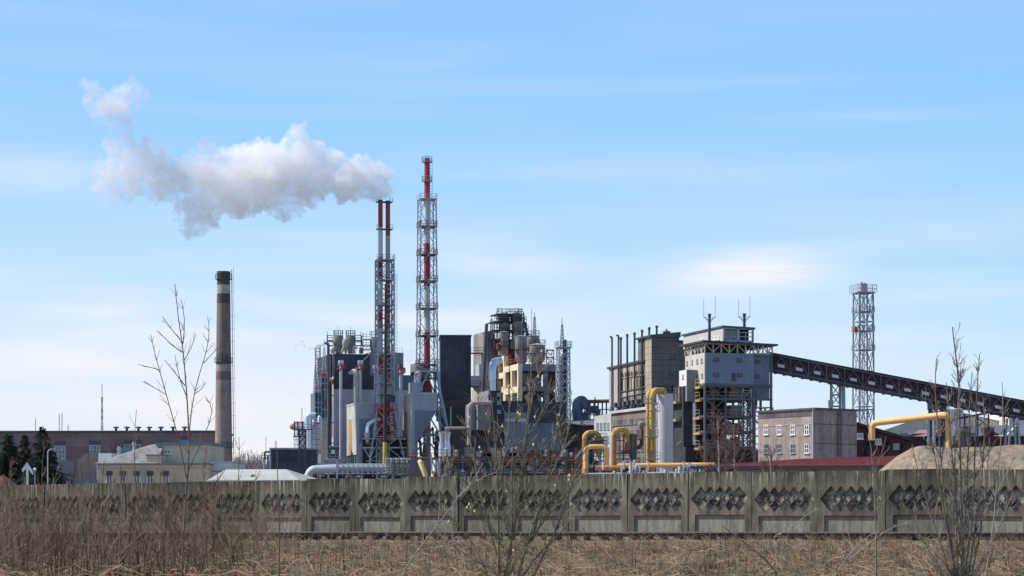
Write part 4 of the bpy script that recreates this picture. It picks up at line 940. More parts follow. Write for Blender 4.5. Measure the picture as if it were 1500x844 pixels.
for px, pt_, pb_, rp, m_, yy, lab in (
    (738, 458, 478, 8.6, CY2, 16, 'upper left brown cyclone at the very top of the preheater tower'), (756.5, 458, 478, 8.6, CY2, 16, 'upper right brown cyclone at the very top of the preheater tower'),
    (739, 472, 503, 8.2, CY2, 15, 'second-tier cyclone below the upper left one on the preheater tower'), (758.5, 471, 505, 9, CY2, 15, 'second-tier cyclone below the upper right one on the preheater tower'),
    (738, 485, 531, 7, CYC, 13, 'lower cyclone standing in the red railings at the left of the preheater tower'),
    (763, 491, 535, 8.6, CYC, 8, 'pale-capped tall cyclone in the middle of the preheater tower'), (781, 490, 530, 9.0, CYC, 12, 'pale-capped cyclone standing back behind the widest one'),
    (787, 503, 535, 11.5, CYC, 5, 'widest grey cyclone with domed cap on the right roof slab')):
    f4 = F(px, fp_.pt(0, yy).y); t4 = f4.thing('cyclone', lab, 'cyclone', g); r = rp / FPX * f4.o.y; z1, z0 = f4.z(pt_), f4.z(pb_); hh = z1 - z0
    MB().lathe(0, 0, [(z0, r * .5), (z0 + hh * .16, r * .8), (z0 + hh * .26, r), (z1 - r * .30, r * 1.02)], 22).build('shell', m_, t4, True)
    MB().lathe(0, 0, [(z1 - r * .30 + .003, r * 1.08), (z1 - r * .26, r * 1.08), (z1 - r * .08, r * .6), (z1, r * .15)], 22).build('cap', PCYC if m_ is CYC else CY2, t4, True)
    mb = MB().ring(0, 0, r * 1.1, z1 - r * .26, 1.1, .07, 10); mb.box(-r * 1.35, r * 1.35, -.3 - r, -r * .4, z0 + hh * .5, z0 + hh * .5 + .12); mb.rail([(-r * 1.35, -.3 - r, z0 + hh * .5), (r * 1.35, -.3 - r, z0 + hh * .5)], 1.0, .07, 1.1); mb.build('gallery', DSTEEL, t4)
f4 = F(787, 441); t4 = f4.thing('preheater_hopper', 'huge grey inverted cone hopper hanging inside the concrete frame', 'hopper')
MB().lathe(f4.x(777), 5.5, [(f4.z(640), 1.0), (f4.z(604), 1.3), (f4.z(578), 1.7), (f4.z(545), 2.6)], 24).build('shell', mat('hopper_grey', (.19, .19, .20), streak=.25), t4, True)
f4 = F(819, 443); t4 = f4.thing('stair_stack', 'zigzag steel stair frame right of the widest cyclone', 'stair'); mb = MB()
for zz_, a in ((f4.z(612), f4.z(534)), (f4.z(534), f4.z(512))): mb.truss(f4.x(806), 2, [(zz_ + (a - zz_) * i / max(1, round((a - zz_) / 2)), .8) for i in range(max(1, round((a - zz_) / 2)) + 1)], .16, .12, kind='Z')
mb.build('frame', DSTEEL, t4)
g = 'lightning masts of the preheater tower'
for px, pt_, pb_, D_, lab in ((720, 460, 500, 455, 'lattice lightning mast left of the topmost cyclones'), (764, 470, 530, 446, 'thin pole mast in front of the middle cyclone'), (783, 458, 492, 455, 'lattice mast behind the pale-capped cyclones'), (778.5, 452, 492, 457, 'needle antenna just left of the lattice mast behind the cyclones')):
    f4 = F(px, D_); t4 = f4.thing('lightning_mast', lab, 'mast', g); z0, z1 = f4.z(pb_), f4.z(pt_); n = 9; mb = MB()
    if px in (720, 783): mb.truss(0, 0, [(z0 + (z1 - z0) * .8 * i / n, .38 - .02 * i) for i in range(n + 1)], .12, .08, kind='Z'); mb.bar((0, 0, z0 + (z1 - z0) * .78), (0, 0, z1), .14)
    else: mb.bar((0, 0, z0), (0, 0, z1), .16 if px == 764 else .09)
    mb.build('lattice', STEEL, t4)
f4 = F(712.8, 446); t4 = f4.thing('dark_vent_stack', 'thin dark vent stack on the left side of the preheater tower', 'vent stack'); MB().tube([(-.8, 0, f4.z(575)), (0, 0, f4.z(474.5))], [.5, .36], 10).build('pipe', DSTEEL, t4, True)
f4 = F(722, 430); t4 = f4.thing('curved_air_duct', 'fat silver air duct bending into the sunlit concrete frame', 'duct')
MB().tube(fillet([(f4.x(721), 0, f4.z(580)), (f4.x(721), 0, f4.z(531)), (f4.x(731), 5, f4.z(526))], 2.6, 8), .82, 18).build('duct', SILV, t4, True)
f4 = F(695, 452); t4 = f4.thing('pale_vessel', 'pale grey conical vessel between the slate block and the preheater tower', 'vessel')
MB().lathe(f4.x(706), 3, [(0, 2.3), (f4.z(572), 2.3), (f4.z(560), 1.4), (f4.z(548), 1.2)], 18).build('shell', PCYC, t4, True)
MB().box(f4.x(690), f4.x(703), -1, 6, f4.z(566), f4.z(551)).build('casing', LCLAD, t4); mb = MB().box(f4.x(690), f4.x(716), -2, -1, f4.z(567.5), f4.z(566)); mb.rail([(f4.x(690), -2, f4.z(566)), (f4.x(716), -2, f4.z(566))]); mb.build('walkway', DSTEEL, t4)

# right-hand lattice mast of the tower
f4 = F(825, 432, 14); t4 = f4.thing('lattice_mast', 'slim grey lattice mast with round platform right of the preheater tower', 'lattice mast')
zt4 = f4.z(510.5); h = 9.6 / FPX * 432; mb = MB().truss(0, 0, [(zt4 * i / 13, h * (1.0 - .015 * i)) for i in range(14)], .24, .13, kind='X'); mb.build('lattice', PSTEEL, t4)
mb = MB().box(-h * 1.05, h * 1.05, -h, h, zt4, zt4 + .3); mb.rail([(-h * 1.05, h, zt4 + .2), (-h * 1.05, -h, zt4 + .2), (h * 1.05, -h, zt4 + .2), (h * 1.05, h, zt4 + .2)], 1.2, .1, 1); mb.build('platform', STEEL, t4)
mb = MB().truss(-.25, 0, [(zt4 + i * .42, .36 - .02 * i) for i in range(13)], .12, .08, kind='Z', hor=False); mb.bar((-.25, 0, zt4 + 5), (-.25, 0, f4.z(466)), .12); mb.build('antenna', STEEL, t4)
MB().lathe(.25, -.3, [(0, .42), (f4.z(500), .42), (f4.z(499), .5), (f4.z(498), .42)], 10).build('flue', DSTEEL, t4, True)

# lower buildings in front of the tower
f4 = F(717, 400, 17); t4 = f4.thing('dark_blue_works', 'dark blue-grey works building below the preheater tower', 'industrial building')
x1 = f4.x(834); MB().box(f4.x(720), x1, 2, 16, 0, f4.z(586)).build('wall', mat('dark_blue_cladding', (.035, .046, .065), cor=.4, var=.2), t4)
MB().box(0, f4.x(734), .5, 1.98, 0, f4.z(572)).build('wing', mat('wing_dark', (.035, .045, .062), cor=.4), t4); MB().box(-.1, -.002, .5, 7, 0, f4.z(572)).build('lit_side_wall', mat('wing_lit_side', (.22, .23, .25), cor=.4), t4)  # side sheet is the dark cladding lightened to paint sunlight
for py in (600, 575, 587):
    x0 = f4.x(729); window(t4, 'F', .5, x0, x0 + .8, f4.z(py + 5), f4.z(py), STEEL, LGLASS, 0, 0, .12)
pan = MB(); f4.fbox(pan, 738, 771, 604, 660, 2, .12); pan.build('pale_blue_panel', BCLAD, t4)
pan = MB(); f4.fbox(pan, 772, 820, 620, 660, 2, .10); pan.build('pale_blue_panel', mat('blue_panel_b', (.11, .15, .21), cor=.4), t4)
mb = MB(); f4.fbox(mb, 740, 770, 613, 618, 1.85, .1); mb.build('trim', PSTEEL, t4)
f5 = F(690, 398, 17); t5 = f5.thing('bag_filter', 'grey box filter with a pale bent pipe over it left of the dark works', 'filter')
MB().box(f5.x(700), f5.x(719), 0, 3, f5.z(629), f5.z(589)).build('casing', mat('filter_grey', (.20, .21, .23), cor=.4), t5); MB().box(f5.x(699.5), f5.x(700) - .01, 0, 3, f5.z(629), f5.z(589)).build('lit_side_wall', LCLAD, t5)  # lit side is a lighter sheet, the sun painted by its colour
MB().box(f5.x(688.5), f5.x(698), 1, 3, f5.z(629), f5.z(592)).build('shaft', MCLAD, t5)
MB().tube(fillet([(f5.x(687), 0, f5.z(652)), (f5.x(687), -.5, f5.z(591)), (f5.x(719), -.5, f5.z(590))], 1.0), .40, 12).build('pipe', PCYC, t5, True)
MB().tube([(f5.x(652), -.5, f5.z(628)), (f5.x(687), -.5, f5.z(627.5))], .28, 10).build('pipe', PCYC, t5, True)
MB().box(f5.x(662), f5.x(720), 2, 8, 0, f5.z(629.5)).build('base', mat('filter_base', (.04, .045, .055)), t5)
mb = MB()
for px in (648, 655, 659): mb.lathe(f5.x(px), 1, [(0, .5), (f5.z(655), .5), (f5.z(645), .25), (f5.z(633), .5)], 10)
mb.build('hopper', SILV, t5, True)

# pipe rack with dark underside
f6 = F(600, 330); t6 = f6.thing('pipe_rack', 'long low steel pipe rack with walkway running behind the fence', 'pipe rack')
xa, xb = f6.x(606), f6.x(862); zt = f6.z(668); mb = MB().box(f6.x(636), xb, -1, 2.5, zt - .45, zt - .1); mb.build('deck', mat('rack_deck', (.12, .075, .05)), t6)
mb = MB().rail([(xa, -1, zt - .1), (xb, -1, zt - .1)], 1.1, .07, 1.7); mb.build('railing', RUST, t6)
mb = MB()
for k in range(15): x = f6.x(640) + (xb - f6.x(640)) * k / 14; mb.bar((x, -.9, 0), (x, -.9, zt - .5), .28); mb.bar((x, 2.4, 0), (x, 2.4, zt - .5), .28)
mb.bar((f6.x(636), -.95, f6.z(683)), (xb, -.95, f6.z(683)), .22); mb.build('column', DSTEEL, t6)
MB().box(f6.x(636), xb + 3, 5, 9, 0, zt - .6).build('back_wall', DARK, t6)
for k, (py, r, m_) in enumerate(((673, .22, PORAN), (677, .12, STEEL), (688, .25, STEEL), (692, .16, SILV), (696, .2, RUST))):
    MB().tube([(f6.x(640), .2 + .5 * k, f6.z(py)), (xb, .2 + .5 * k, f6.z(py))], r, 8).build('pipe', m_, t6, True)
rq = random.Random(5)
for k in range(46):
    x = f6.x(rq.uniform(640, 850)); z = f6.z(rq.uniform(672, 695)); q = rq.random(); m_ = rq.choice([STEEL, RUST, ORAN, WHITE, STEEL, PSTEEL, DUCT])
    if q < .45: o = MB().lathe(x, .5, [(z - .5, .1), (z - .4, .32), (z + .3, .32), (z + .45, .1)], 8)
    elif q < .7: o = MB().tube([(x, -.4, z - 1.2), (x, -.4, z + 1)], .1, 6)
    else: o = MB().box(x, x + rq.uniform(.3, 1.3), -.5, .4, z, z + rq.uniform(.2, .6))
    o.build('valve', m_, t6, q < .7)
for k in range(30):
    x = f6.x(rq.uniform(650, 845)); z = zt - .1; hq = rq.uniform(.2, 1.5); m_ = rq.choice([STEEL, RUST, CYC, PSTEEL, ORAN, MCLAD])
    o = MB().box(x, x + rq.uniform(.3, 1.6), .2, 1.2, z, z + hq) if rq.random() < .5 else MB().lathe(x, .8, [(z, .35), (z + hq, .35), (z + hq + .2, .1)], 8)
    o.build('equipment', m_, t6)
# transformer bank with white insulators, grey box with yellow pipe
f6 = F(566, 325); t6 = f6.thing('insulator_bank', 'close rows of pale insulator posts on a frame behind the fence', 'switchgear'); mb = MB(); fm_ = MB()
for k in range(14):
    x = f6.x(566 + k * 2.6); yy = (k % 3) * 1.0
    mb = MB()
    for j in range(6): z = f6.z(694, 0, yy) + j * .42; mb.lathe(x, yy, [(z, .08), (z + .1, .22), (z + .2, .22), (z + .42, .08)], 8)
    mb.build('insulator', mat('insulator_glaze', (.24, .26, .23), rough=.4, var=.2), t6, True)
for yy in (0, 1, 2): fm_.bar((f6.x(565), yy, f6.z(696)), (f6.x(602), yy, f6.z(696)), .2); fm_.bar((f6.x(565), yy, f6.z(676)), (f6.x(602), yy, f6.z(676)), .12)
for px in (566, 578, 590, 601): fm_.bar((f6.x(px), 0, 0), (f6.x(px), 0, f6.z(674)), .16)
fm_.build('frame', mat('green_grey_steel', (.08, .14, .11)), t6)
f6 = F(599, 322); t6 = f6.thing('grey_kiosk', 'plain purple-grey kiosk with red railed top beside the insulators', 'kiosk')
MB().box(0, f6.x(630), 0, 4, 0, f6.z(674)).build('wall', mat('kiosk_wall', (.13, .12, .135), var=.15), t6); mb = MB().rail([(-.3, -.1, f6.z(674)), (f6.x(632), -.1, f6.z(674))], 1.0, .09, 1.1); mb.build('railing', REDST, t6)
f6 = F(617, 316); t6 = f6.thing('yellow_pipe_stub', 'short fat yellow pipe stub leaning before the grey kiosk', 'pipe')
MB().tube([(f6.x(614.5), 1.2, f6.z(676)), (f6.x(616), .5, f6.z(678)), (f6.x(622.5), 0, f6.z(694)), (f6.x(624), 0, f6.z(701))], [.36, .40, .40, .40], 14).build('pipe', mat('faded_yellow', (.60, .46, .18), var=.15), t6, True)
f6 = F(630, 318); t6 = f6.thing('rusty_valve_group', 'rusty upright pipes and valves right of the grey kiosk', 'pipework')
for k in range(20):
    x = f6.x(rq.uniform(631, 662)); z = f6.z(rq.uniform(682, 702)); hq = rq.uniform(.5, 2.2)
    MB().tube([(x, rq.uniform(0, 1.5), z - 1), (x + rq.uniform(-.3, .5), 0, z + hq)], rq.uniform(.1, .22), 8).build('pipe', rq.choice([RUST, ORAN, STEEL, DUCT]), t6, True)
mb = MB().bar((f6.x(641), -.4, f6.z(703)), (f6.x(652), -.4, f6.z(695)), .3); mb.build('brace', PSTEEL, t6)
MB().box(f6.x(633), f6.x(664), 2.5, 4, 0, f6.z(690)).build('backing_wall', DARK, t6)

# curled blue duct and low dark roof between tower and concrete mill
f7 = F(848, 425); t7 = f7.thing('curled_fan_duct', 'dark curled blue fan duct with long horizontal pipes', 'fan duct'); r = 1.1
MB().tube(fillet([(f7.x(846), 0, f7.z(622)), (f7.x(846), 0, f7.z(590)), (f7.x(853), 0, f7.z(586)), (f7.x(858), 0, f7.z(598))], 1.5), r, 14).build('curl', mat('fan_blue', (.07, .10, .14), rough=.35, metal=.3), t7, True)
MB().box(f7.x(848), f7.x(863), .5, 3, 0, f7.z(604)).build('casing', mat('fan_casing', (.22, .30, .36)), t7)
for py, b_, m_ in ((588.5, 892, RUST), (598, 876, DSTEEL), (604, 880, STEEL)): MB().tube([(f7.x(855), 0, f7.z(py)), (f7.x(b_), 0, f7.z(py - 1))], .38, 10).build('pipe', m_, t7, True)
MB().tube(fillet([(f7.x(858), -.5, f7.z(598)), (f7.x(874), -.5, f7.z(598)), (f7.x(876), -.5, f7.z(612))], 1.2), .5, 10).build('pipe', DSTEEL, t7, True)
mb = MB()
for px in (864, 870, 876, 882, 888): mb.bar((f7.x(px), -.8, 0), (f7.x(px), -.8, f7.z(588)), .3)
for py in (600, 608, 615): mb.bar((f7.x(860), -.8, f7.z(py)), (f7.x(892), -.8, f7.z(py)), .2)
mb.bar((f7.x(871.5), -.8, f7.z(600)), (f7.x(871.5), -.8, f7.z(582)), .22); mb.bar((f7.x(852), 1, f7.z(586)), (f7.x(852), 1, f7.z(579)), .08); mb.build('frame', DSTEEL, t7)
f7 = F(820, 410, 8); t7 = f7.thing('low_dark_hall', 'long low dark hall with slightly sloping roof behind the orange pipes', 'industrial building')
MB().box(0, f7.x(960), 0, 16, 0, f7.z(622)).build('wall', mat('low_hall', (.035, .036, .04), var=.3), t7)
mb = MB().add([(f7.x(822), -.5, f7.z(623)), (f7.x(900), -.5, f7.z(623)), (f7.x(900), 12, f7.z(614, 0, 12)), (f7.x(836), 12, f7.z(616, 0, 12))], [(0, 1, 2, 3)]); mb.build('roof', mat('low_hall_roof', (.14, .13, .13)), t7)
mb = MB().box(f7.x(851), f7.x(856), 1, 2, f7.z(620), f7.z(616.5)); mb.build('skylight', STEEL, t7)
# =================================================================== concrete mill, pipes and tank, preparation tower
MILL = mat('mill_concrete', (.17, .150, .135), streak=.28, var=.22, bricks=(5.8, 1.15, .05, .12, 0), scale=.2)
MILLL = mat('mill_concrete_lit', (.42, .36, .29), streak=.3, var=.18, bricks=(5.8, 1.15, .05, .1, 0), scale=.2)  # lighter copy of the mill concrete with sunlight in its colour
f = F(955, 380, 17); t = f.thing('concrete_mill', 'large brown-grey concrete mill with tall head block and long windowed side', 'mill building')
y1 = f.y(945.5); x1 = f.x(1004); zt = f.z(493.5)
mb = MB(); zr = f.z(487.5, x1, 0)
def shed(mb, x0, x1, y0, y1, z0, za, zb): return mb.hexa([(x0, y0, z0), (x1, y0, z0), (x1, y1, z0), (x0, y1, z0), (x0, y0, za), (x1, y0, zb), (x1, y1, zb), (x0, y1, za)])
shed(MB(), 0, f.x(995), 0, y1 + 4, 0, zt, f.z(488, f.x(995))).build('head_block', MILL, t)
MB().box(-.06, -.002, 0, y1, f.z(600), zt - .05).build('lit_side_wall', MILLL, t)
shed(MB(), -.5, f.x(996), -.4, y1 + 4.2, zt + .01, zt + .35, f.z(486.5, f.x(996))).build('head_roof', DSTEEL, t)
MB().box(f.x(995) + .01, f.x(1012), .5, y1, 0, f.z(499)).build('rear_block', MILL, t); MB().box(f.x(985), f.x(1014), -.2, y1 + .3, f.z(499) + .002, f.z(497.5)).build('link_roof', DSTEEL, t)
for py in (499.5, 520, 543, 574): window(t, 'F', 0, f.x(982), f.x(989.5), f.z(py + 6), f.z(py), DSTEEL, GLASS, 1, 1, .1, False)
MB().lathe(f.x(988), 4, [(f.z(489), .7), (f.z(483), .7), (f.z(482.5), 1.0)], 10).build('roof_vent', DSTEEL, t); mb = MB(); mb.bar((f.x(988), 4, f.z(483)), (f.x(988), 4, f.z(478)), .15); mb.bar((f.x(985), 4, f.z(481)), (f.x(991), 4, f.z(481)), .12); mb.build('antenna', DSTEEL, t)
# the long side, lower
yf0, yf1, ye = y1 + .02, f.y(908), f.y(892.5)
zs0, zs1 = f.z(529.5, 0, yf0), f.z(541, 0, ye)
def side(mb, y0, y1, x0, x1, z0, za, zb): return mb.hexa([(x0, y0, z0), (x1, y0, z0), (x1, y1, z0), (x0, y1, z0), (x0, y0, za), (x1, y0, za), (x1, y1, zb), (x0, y1, zb)])
zm = zs0 + (zs1 - zs0) * (yf1 - yf0) / (ye - yf0)
side(MB(), yf0, yf1, .0, 12, 0, zs0, zm).build('long_wall', mat('mill_sunlit_side', (.50, .43, .335), streak=.25, var=.15, bricks=(1.45, 40, .06, .1, 0)), t)  # creamy sunlit tone of the long side is painted in
side(MB(), yf1 + .01, ye, -.05, 12, 0, zm, zs1).build('sheeted_bay', mat('mill_sheeting', (.40, .39, .37), cor=.9, streak=.12, var=.06), t)
side(MB(), yf0, ye + .3, -.35, 12.3, min(zs0, zs1) - .05, zs0 + .25, zs1 + .25)
mb = MB(); mb.hexa([(-.4, yf0, zs0 + .01), (12, yf0, zs0 + .01), (12, ye + .3, zs1 + .01), (-.4, ye + .3, zs1 + .01), (-.4, yf0, zs0 + .4), (12, yf0, zs0 + .4), (12, ye + .3, zs1 + .4), (-.4, ye + .3, zs1 + .4)]); mb.build('side_roof', DSTEEL, t)
f_ = f
def Lz(py, px): yy = f.y(px); return f.z(py, 0, yy)
for k in range(8):
    pa = 912 + k * 4.4; y0, y1_ = f.y(pa + 2.1), f.y(pa); s_ = (pa - 893) / 62
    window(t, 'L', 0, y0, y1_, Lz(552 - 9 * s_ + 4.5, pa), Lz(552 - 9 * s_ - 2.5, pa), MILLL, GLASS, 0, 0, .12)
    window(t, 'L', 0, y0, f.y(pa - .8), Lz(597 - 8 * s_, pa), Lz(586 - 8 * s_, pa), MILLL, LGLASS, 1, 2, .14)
    mb = MB(); mb.box(-.14, -.001, f.y(pa + .1), f.y(pa - .5), Lz(578 - 9 * s_, pa), Lz(548 - 9 * s_, pa)); mb.build('pilaster_shade_strip', mat('pilaster_shadow', (.12, .10, .09)), t)  # dark strips paint shadow at the pilasters
mb = MB()
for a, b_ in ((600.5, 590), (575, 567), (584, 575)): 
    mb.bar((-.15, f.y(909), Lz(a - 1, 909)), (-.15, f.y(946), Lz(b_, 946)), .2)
mb.build('string_course', mat('course_shadow', (.15, .13, .12)), t)  # courses coloured dark to paint their shadow lines
for k in range(6): yy = f.y(910 + k * 6.4); z = Lz(597 - k * 1.0, 910 + k * 6.4); MB().box(-1.3, -.2, yy, yy + 1.0, z, z + .9).build('vent_box', DSTEEL, t)
MB().box(3, 9, f.y(943), f.y(915), f.z(540, 0, 10), f.z(514, 0, 14)).build('penthouse', LCLAD, t); MB().box(3, 9, f.y(932), f.y(912), f.z(540, 0, 14), f.z(516, 0, 20)).build('penthouse_rear', mat('pent_lit', (.5, .51, .52), cor=.4), t)
# lower base storey
yb0, yb1, yb2 = f.y(966, -2.2), f.y(896, -2.2), f.y(871, -2.2)
BASE = mat('mill_base', (.20, .165, .14), streak=.3, var=.25)
side(MB(), yb0, yb1, -2.2, -.4, 0, f.z(596, -2.2, yb0), f.z(604.5, -2.2, yb1)).build('base_wall', BASE, t)
side(MB(), yb1 + .02, yb2, -2.3, -.1, 0, f.z(605.5, -2.2, yb1), f.z(610, -2.2, yb2)).build('grey_base_wing', mat('base_wing', (.43, .44, .44), var=.08, streak=.12), t)
mb = MB(); mb.bar((-2.4, yb0, f.z(596, -2.2, yb0)), (-2.4, yb1, f.z(604.5, -2.2, yb1)), .5); mb.build('ledge', PSTEEL, t)
for k in range(13):
    pa = 897 + k * 5.3; y0, y1_ = f.y(pa + 3.6, -2.2), f.y(pa, -2.2); s_ = (pa - 893) / 62
    for (a, b_) in ((616, 624), (632, 645), (652, 664), (671, 682)):
        q = 6 * s_ * (1 - (a - 600) / 150); zf = lambda p: f.z(p, -2.2, y0)
        window(t, 'L', -2.2, y0, y1_, zf(b_ - q), zf(a - q), BASE if k % 2 else GREYC, LGLASS if (k + a) % 3 else GLASS, 1, 1, .12)
for k in range(4):
    pa = 874 + k * 5.2; y0, y1_ = f.y(pa + 3, -2.3), f.y(pa, -2.3)
    for (a, b_) in ((619, 629), (638, 648), (655, 665)): zf = lambda p: f.z(p, -2.3, y0); window(t, 'L', -2.3, y0, y1_, zf(b_), zf(a), STEEL, LGLASS, 1, 1, .12)
# tall thin exhaust pipes
g = 'row of tall thin exhaust pipes before the concrete mill'
XP = mat('exhaust_pipe_brown', (.10, .075, .07), rough=.7, var=.3); XD = mat('exhaust_pipe_dark', (.035, .04, .045), rough=.6, var=.3)
for px, pt_, pb_, hook, m_, lab in ((896.5, 494, 602, 1, XP, 'leftmost hooked brown exhaust pipe against the pale sheeted bay'), (906, 492, 602, 1, XP, 'second hooked brown exhaust pipe at the edge of the sheeted bay'),
        (909.5, 494, 600, 0, XD, 'dark straight exhaust pipe right beside the second hooked one'), (918.8, 489.5, 600, 0, XD, 'dark exhaust pipe left of the rooftop penthouse'),
        (929.5, 487, 598, 0, XD, 'dark exhaust pipe crossing the rooftop penthouse corner'), (940.5, 483, 596, 0, XD, 'tallest dark exhaust pipe just left of the head block')):
    f8 = F(px, f.pt(0, f.y(px)).y - 1.0); t8 = f8.thing('exhaust_pipe', lab, 'exhaust pipe', g); zt_ = f8.z(pt_)
    pts = [(0, 0, f8.z(pb_)), (0, 0, zt_)]
    if hook: pts = fillet([(0, 0, f8.z(pb_)), (0, 0, zt_), (-.42, 0, zt_ + .12)], .3)
    MB().tube(pts, .19, 8).build('pipe', m_, t8, True)
    mb = MB()
    if not hook: mb.lathe(0, 0, [(zt_ - .5, .26), (zt_, .26)], 8)
    mb.box(-.5, .5, .1, .8, f8.z(pb_) - .3, f8.z(pb_) + .3); mb.lathe(0, 0, [(f8.z(pb_ - 3), .35), (f8.z(pb_ - 6), .35)], 8); mb.build('fan_base', DSTEEL, t8)
for px, pt_, lab in ((951, 479.5, 'left of two short dark pipes on the head block roof'), (962, 477, 'right of two short dark pipes on the head block roof')):
    f8 = F(px, 384); t8 = f8.thing('roof_pipe', lab, 'exhaust pipe'); mb = MB().lathe(0, 0, [(f8.z(495), .19), (f8.z(pt_ + 3), .19), (f8.z(pt_ + 3), .27), (f8.z(pt_), .27)], 10); mb.build('pipe', XD, t8, True)

# white tank with yellow loop pipes
f = F(974, 330); t = f.thing('white_tank', 'tall plain white cylindrical tank beside the yellow pipes', 'tank'); r = 12.2 / FPX * 330; zt = f.z(577)
MB().lathe(0, 0, [(0, r), (zt, r)], 40).build('shell', mat('tank_white', (.50, .51, .53), rough=.5, var=.05, streak=.1), t, True); MB().lathe(0, 0, [(zt + .002, r * 1.04), (zt + .3, r * 1.04)], 40).build('lid', DSTEEL, t)
mb = MB().ring(0, 0, r * .95, zt + .3, 1.1, .06, 16); mb.build('railing', DSTEEL, t); MB().bar((r * .75, -.3, zt), (r * .75, -.3, zt + 2.2), .1).build('vent', DSTEEL, t)
for px, x2, D_, lab, top in ((955.5, 974, 325, 'right yellow gas pipe looping over into the white tank', 567), (949.5, 968, 328, 'left yellow gas pipe behind its twin at the white tank', 568.5)):
    f = F(px, D_); t = f.thing('yellow_gas_pipe', lab, 'pipe', 'yellow gas pipes rising beside the white tank'); rr_ = .47 if px > 950 else .36; z = f.z(top) - rr_
    MB().tube(fillet([(0, 0, 0), (0, 0, z), (f.x(x2), 2, z), (f.x(x2), 2, f.z(577))], 1.3, 8), rr_, 18).build('pipe', YELL, t, True)
    for py in (584, 612, 634, 660): MB().lathe(0, 0, [(f.z(py), rr_), (f.z(py), rr_ * 1.18), (f.z(py) + .16, rr_ * 1.18), (f.z(py) + .16, rr_)], 18).build('flange', mat('yellow_flange', (.42, .27, .08), var=.3), t)
f = F(952, 323); t = f.thing('pipe_gallery', 'steel brackets and walkways clamped round the yellow pipes', 'walkway'); mb = MB()
for py, a, b_ in ((590, 945, 964), (601.5, 948, 966), (623, 947, 962), (639, 943, 964), (672, 945, 967)):
    z = f.z(py); mb.box(f.x(a), f.x(b_), -.65, .9, z - .14, z); mb.rail([(f.x(a), -.65, z), (f.x(b_), -.65, z)], 1.0, .06, .9)
mb.bar((f.x(963), .2, 0), (f.x(963), .2, f.z(590)), .1); mb.bar((f.x(945), -.5, 0), (f.x(945), -.5, f.z(639)), .1); mb.build('platforms', STEEL, t)

# orange scrubber pipes on the left
g = 'orange looped pipes behind the fence'
def opipe(lab, pts, r, D, m_=ORAN, rad=1.2, cat='pipe', name='orange_pipe', yelltop=None):
    f = F(pts[0][0], D); t = f.thing(name, lab, cat, g)
    P_ = fillet([(f.x(a, c), c, f.z(b_, 0, c)) for a, b_, c in pts], rad, 7)
    if yelltop:
        zc = f.z(yelltop); lo1 = [p for p in P_ if p[2] <= zc + 1e-3]; 
        hi = [p for p in P_ if Vector(p).z > zc]; a0 = Vector(P_[0]); a1 = Vector(P_[-1])
        MB().tube([a0, Vector((hi[0][0], hi[0][1], zc - .01))], r, 16).build('lower_pipe', m_, t, True)
        MB().tube([Vector((hi[0][0], hi[0][1], zc))] + [Vector(p) for p in hi] + ([Vector((hi[-1][0], hi[-1][1], max(zc, a1.z)))] if a1.z < zc else []), r * 1.01, 16).build('yellow_bend', YELL, t, True)
        if a1.z < zc: MB().tube([Vector((hi[-1][0], hi[-1][1], zc - .01)), a1], r, 16).build('lower_pipe', m_, t, True)
    else: MB().tube(P_, r, 16).build('pipe', m_, t, True)
    return f, t
opipe('large brown-orange loop pipe with yellow bend, leftmost of the loops', [(856, 705, 0), (856, 634, 0), (878, 634, 1.5), (878, 660, 1.5)], .42, 312, ORAN, 1.3, yelltop=643)
opipe('orange loop pipe with bright yellow bend, middle of the loops', [(898.5, 690, 0), (898.5, 629.5, 0), (919, 629.5, 1.2), (919, 648, 1.2)], .44, 322, ORAN, 1.4, yelltop=638)
opipe('pale orange low loop pipe in front of the leftmost loop', [(858, 706, 0), (858, 654.5, 0), (889, 654.5, 0), (889, 684, 0)], .36, 304, PORAN, .9)
f = F(921, 323); t = f.thing('scrubber_drum', 'rusty orange drum with grey lid under the yellow bend', 'drum'); r = 1.05
MB().lathe(f.x(920), 1.2, [(f.z(665), .35), (f.z(660), r), (f.z(637.5), r), (f.z(637), r * 1.12), (f.z(635.5), r * 1.12)], 20).build('shell', mat('drum_rust', (.36, .19, .12), var=.25, streak=.2), t, True)
MB().lathe(f.x(928), 2.2, [(f.z(690), .3), (f.z(660), .7), (f.z(636), .7)], 14).build('side_drum', mat('drum_grey', (.20, .18, .18)), t, True)
mb = MB()
for px in (908, 913, 925, 930): mb.bar((f.x(px), .2, 0), (f.x(px), .2, f.z(636)), .16)
for py in (645, 664, 672): z = f.z(py); mb.box(f.x(905), f.x(933), 0, .2, z - .12, z); mb.rail([(f.x(905), 0, z), (f.x(933), 0, z)], 1, .07, 1.1)
mb.build('frame', DSTEEL, t)
f = F(870, 312); t = f.thing('small_scrubber', 'small orange hopper and grey platform inside the leftmost loop', 'scrubber')
MB().lathe(f.x(877), 1.5, [(f.z(668), .3), (f.z(660), .75), (f.z(644), .8), (f.z(641), .9)], 16).build('hopper', mat('hopper_orange', (.50, .30, .18), var=.2), t, True)
MB().tube([(f.x(879), .5, 0), (f.x(879), .5, f.z(658))], .24, 10).build('pipe', mat('pale_blue_pipe', (.30, .40, .52)), t, True)
mb = MB()
for py in (645, 651, 668): z = f.z(py); mb.box(f.x(862), f.x(889), -.2, 2, z - .1, z); mb.rail([(f.x(862), -.2, z), (f.x(889), -.2, z)], 1, .07, 1)
for px in (863, 868, 884, 889): mb.bar((f.x(px), -.2, 0), (f.x(px), -.2, f.z(643)), .14)
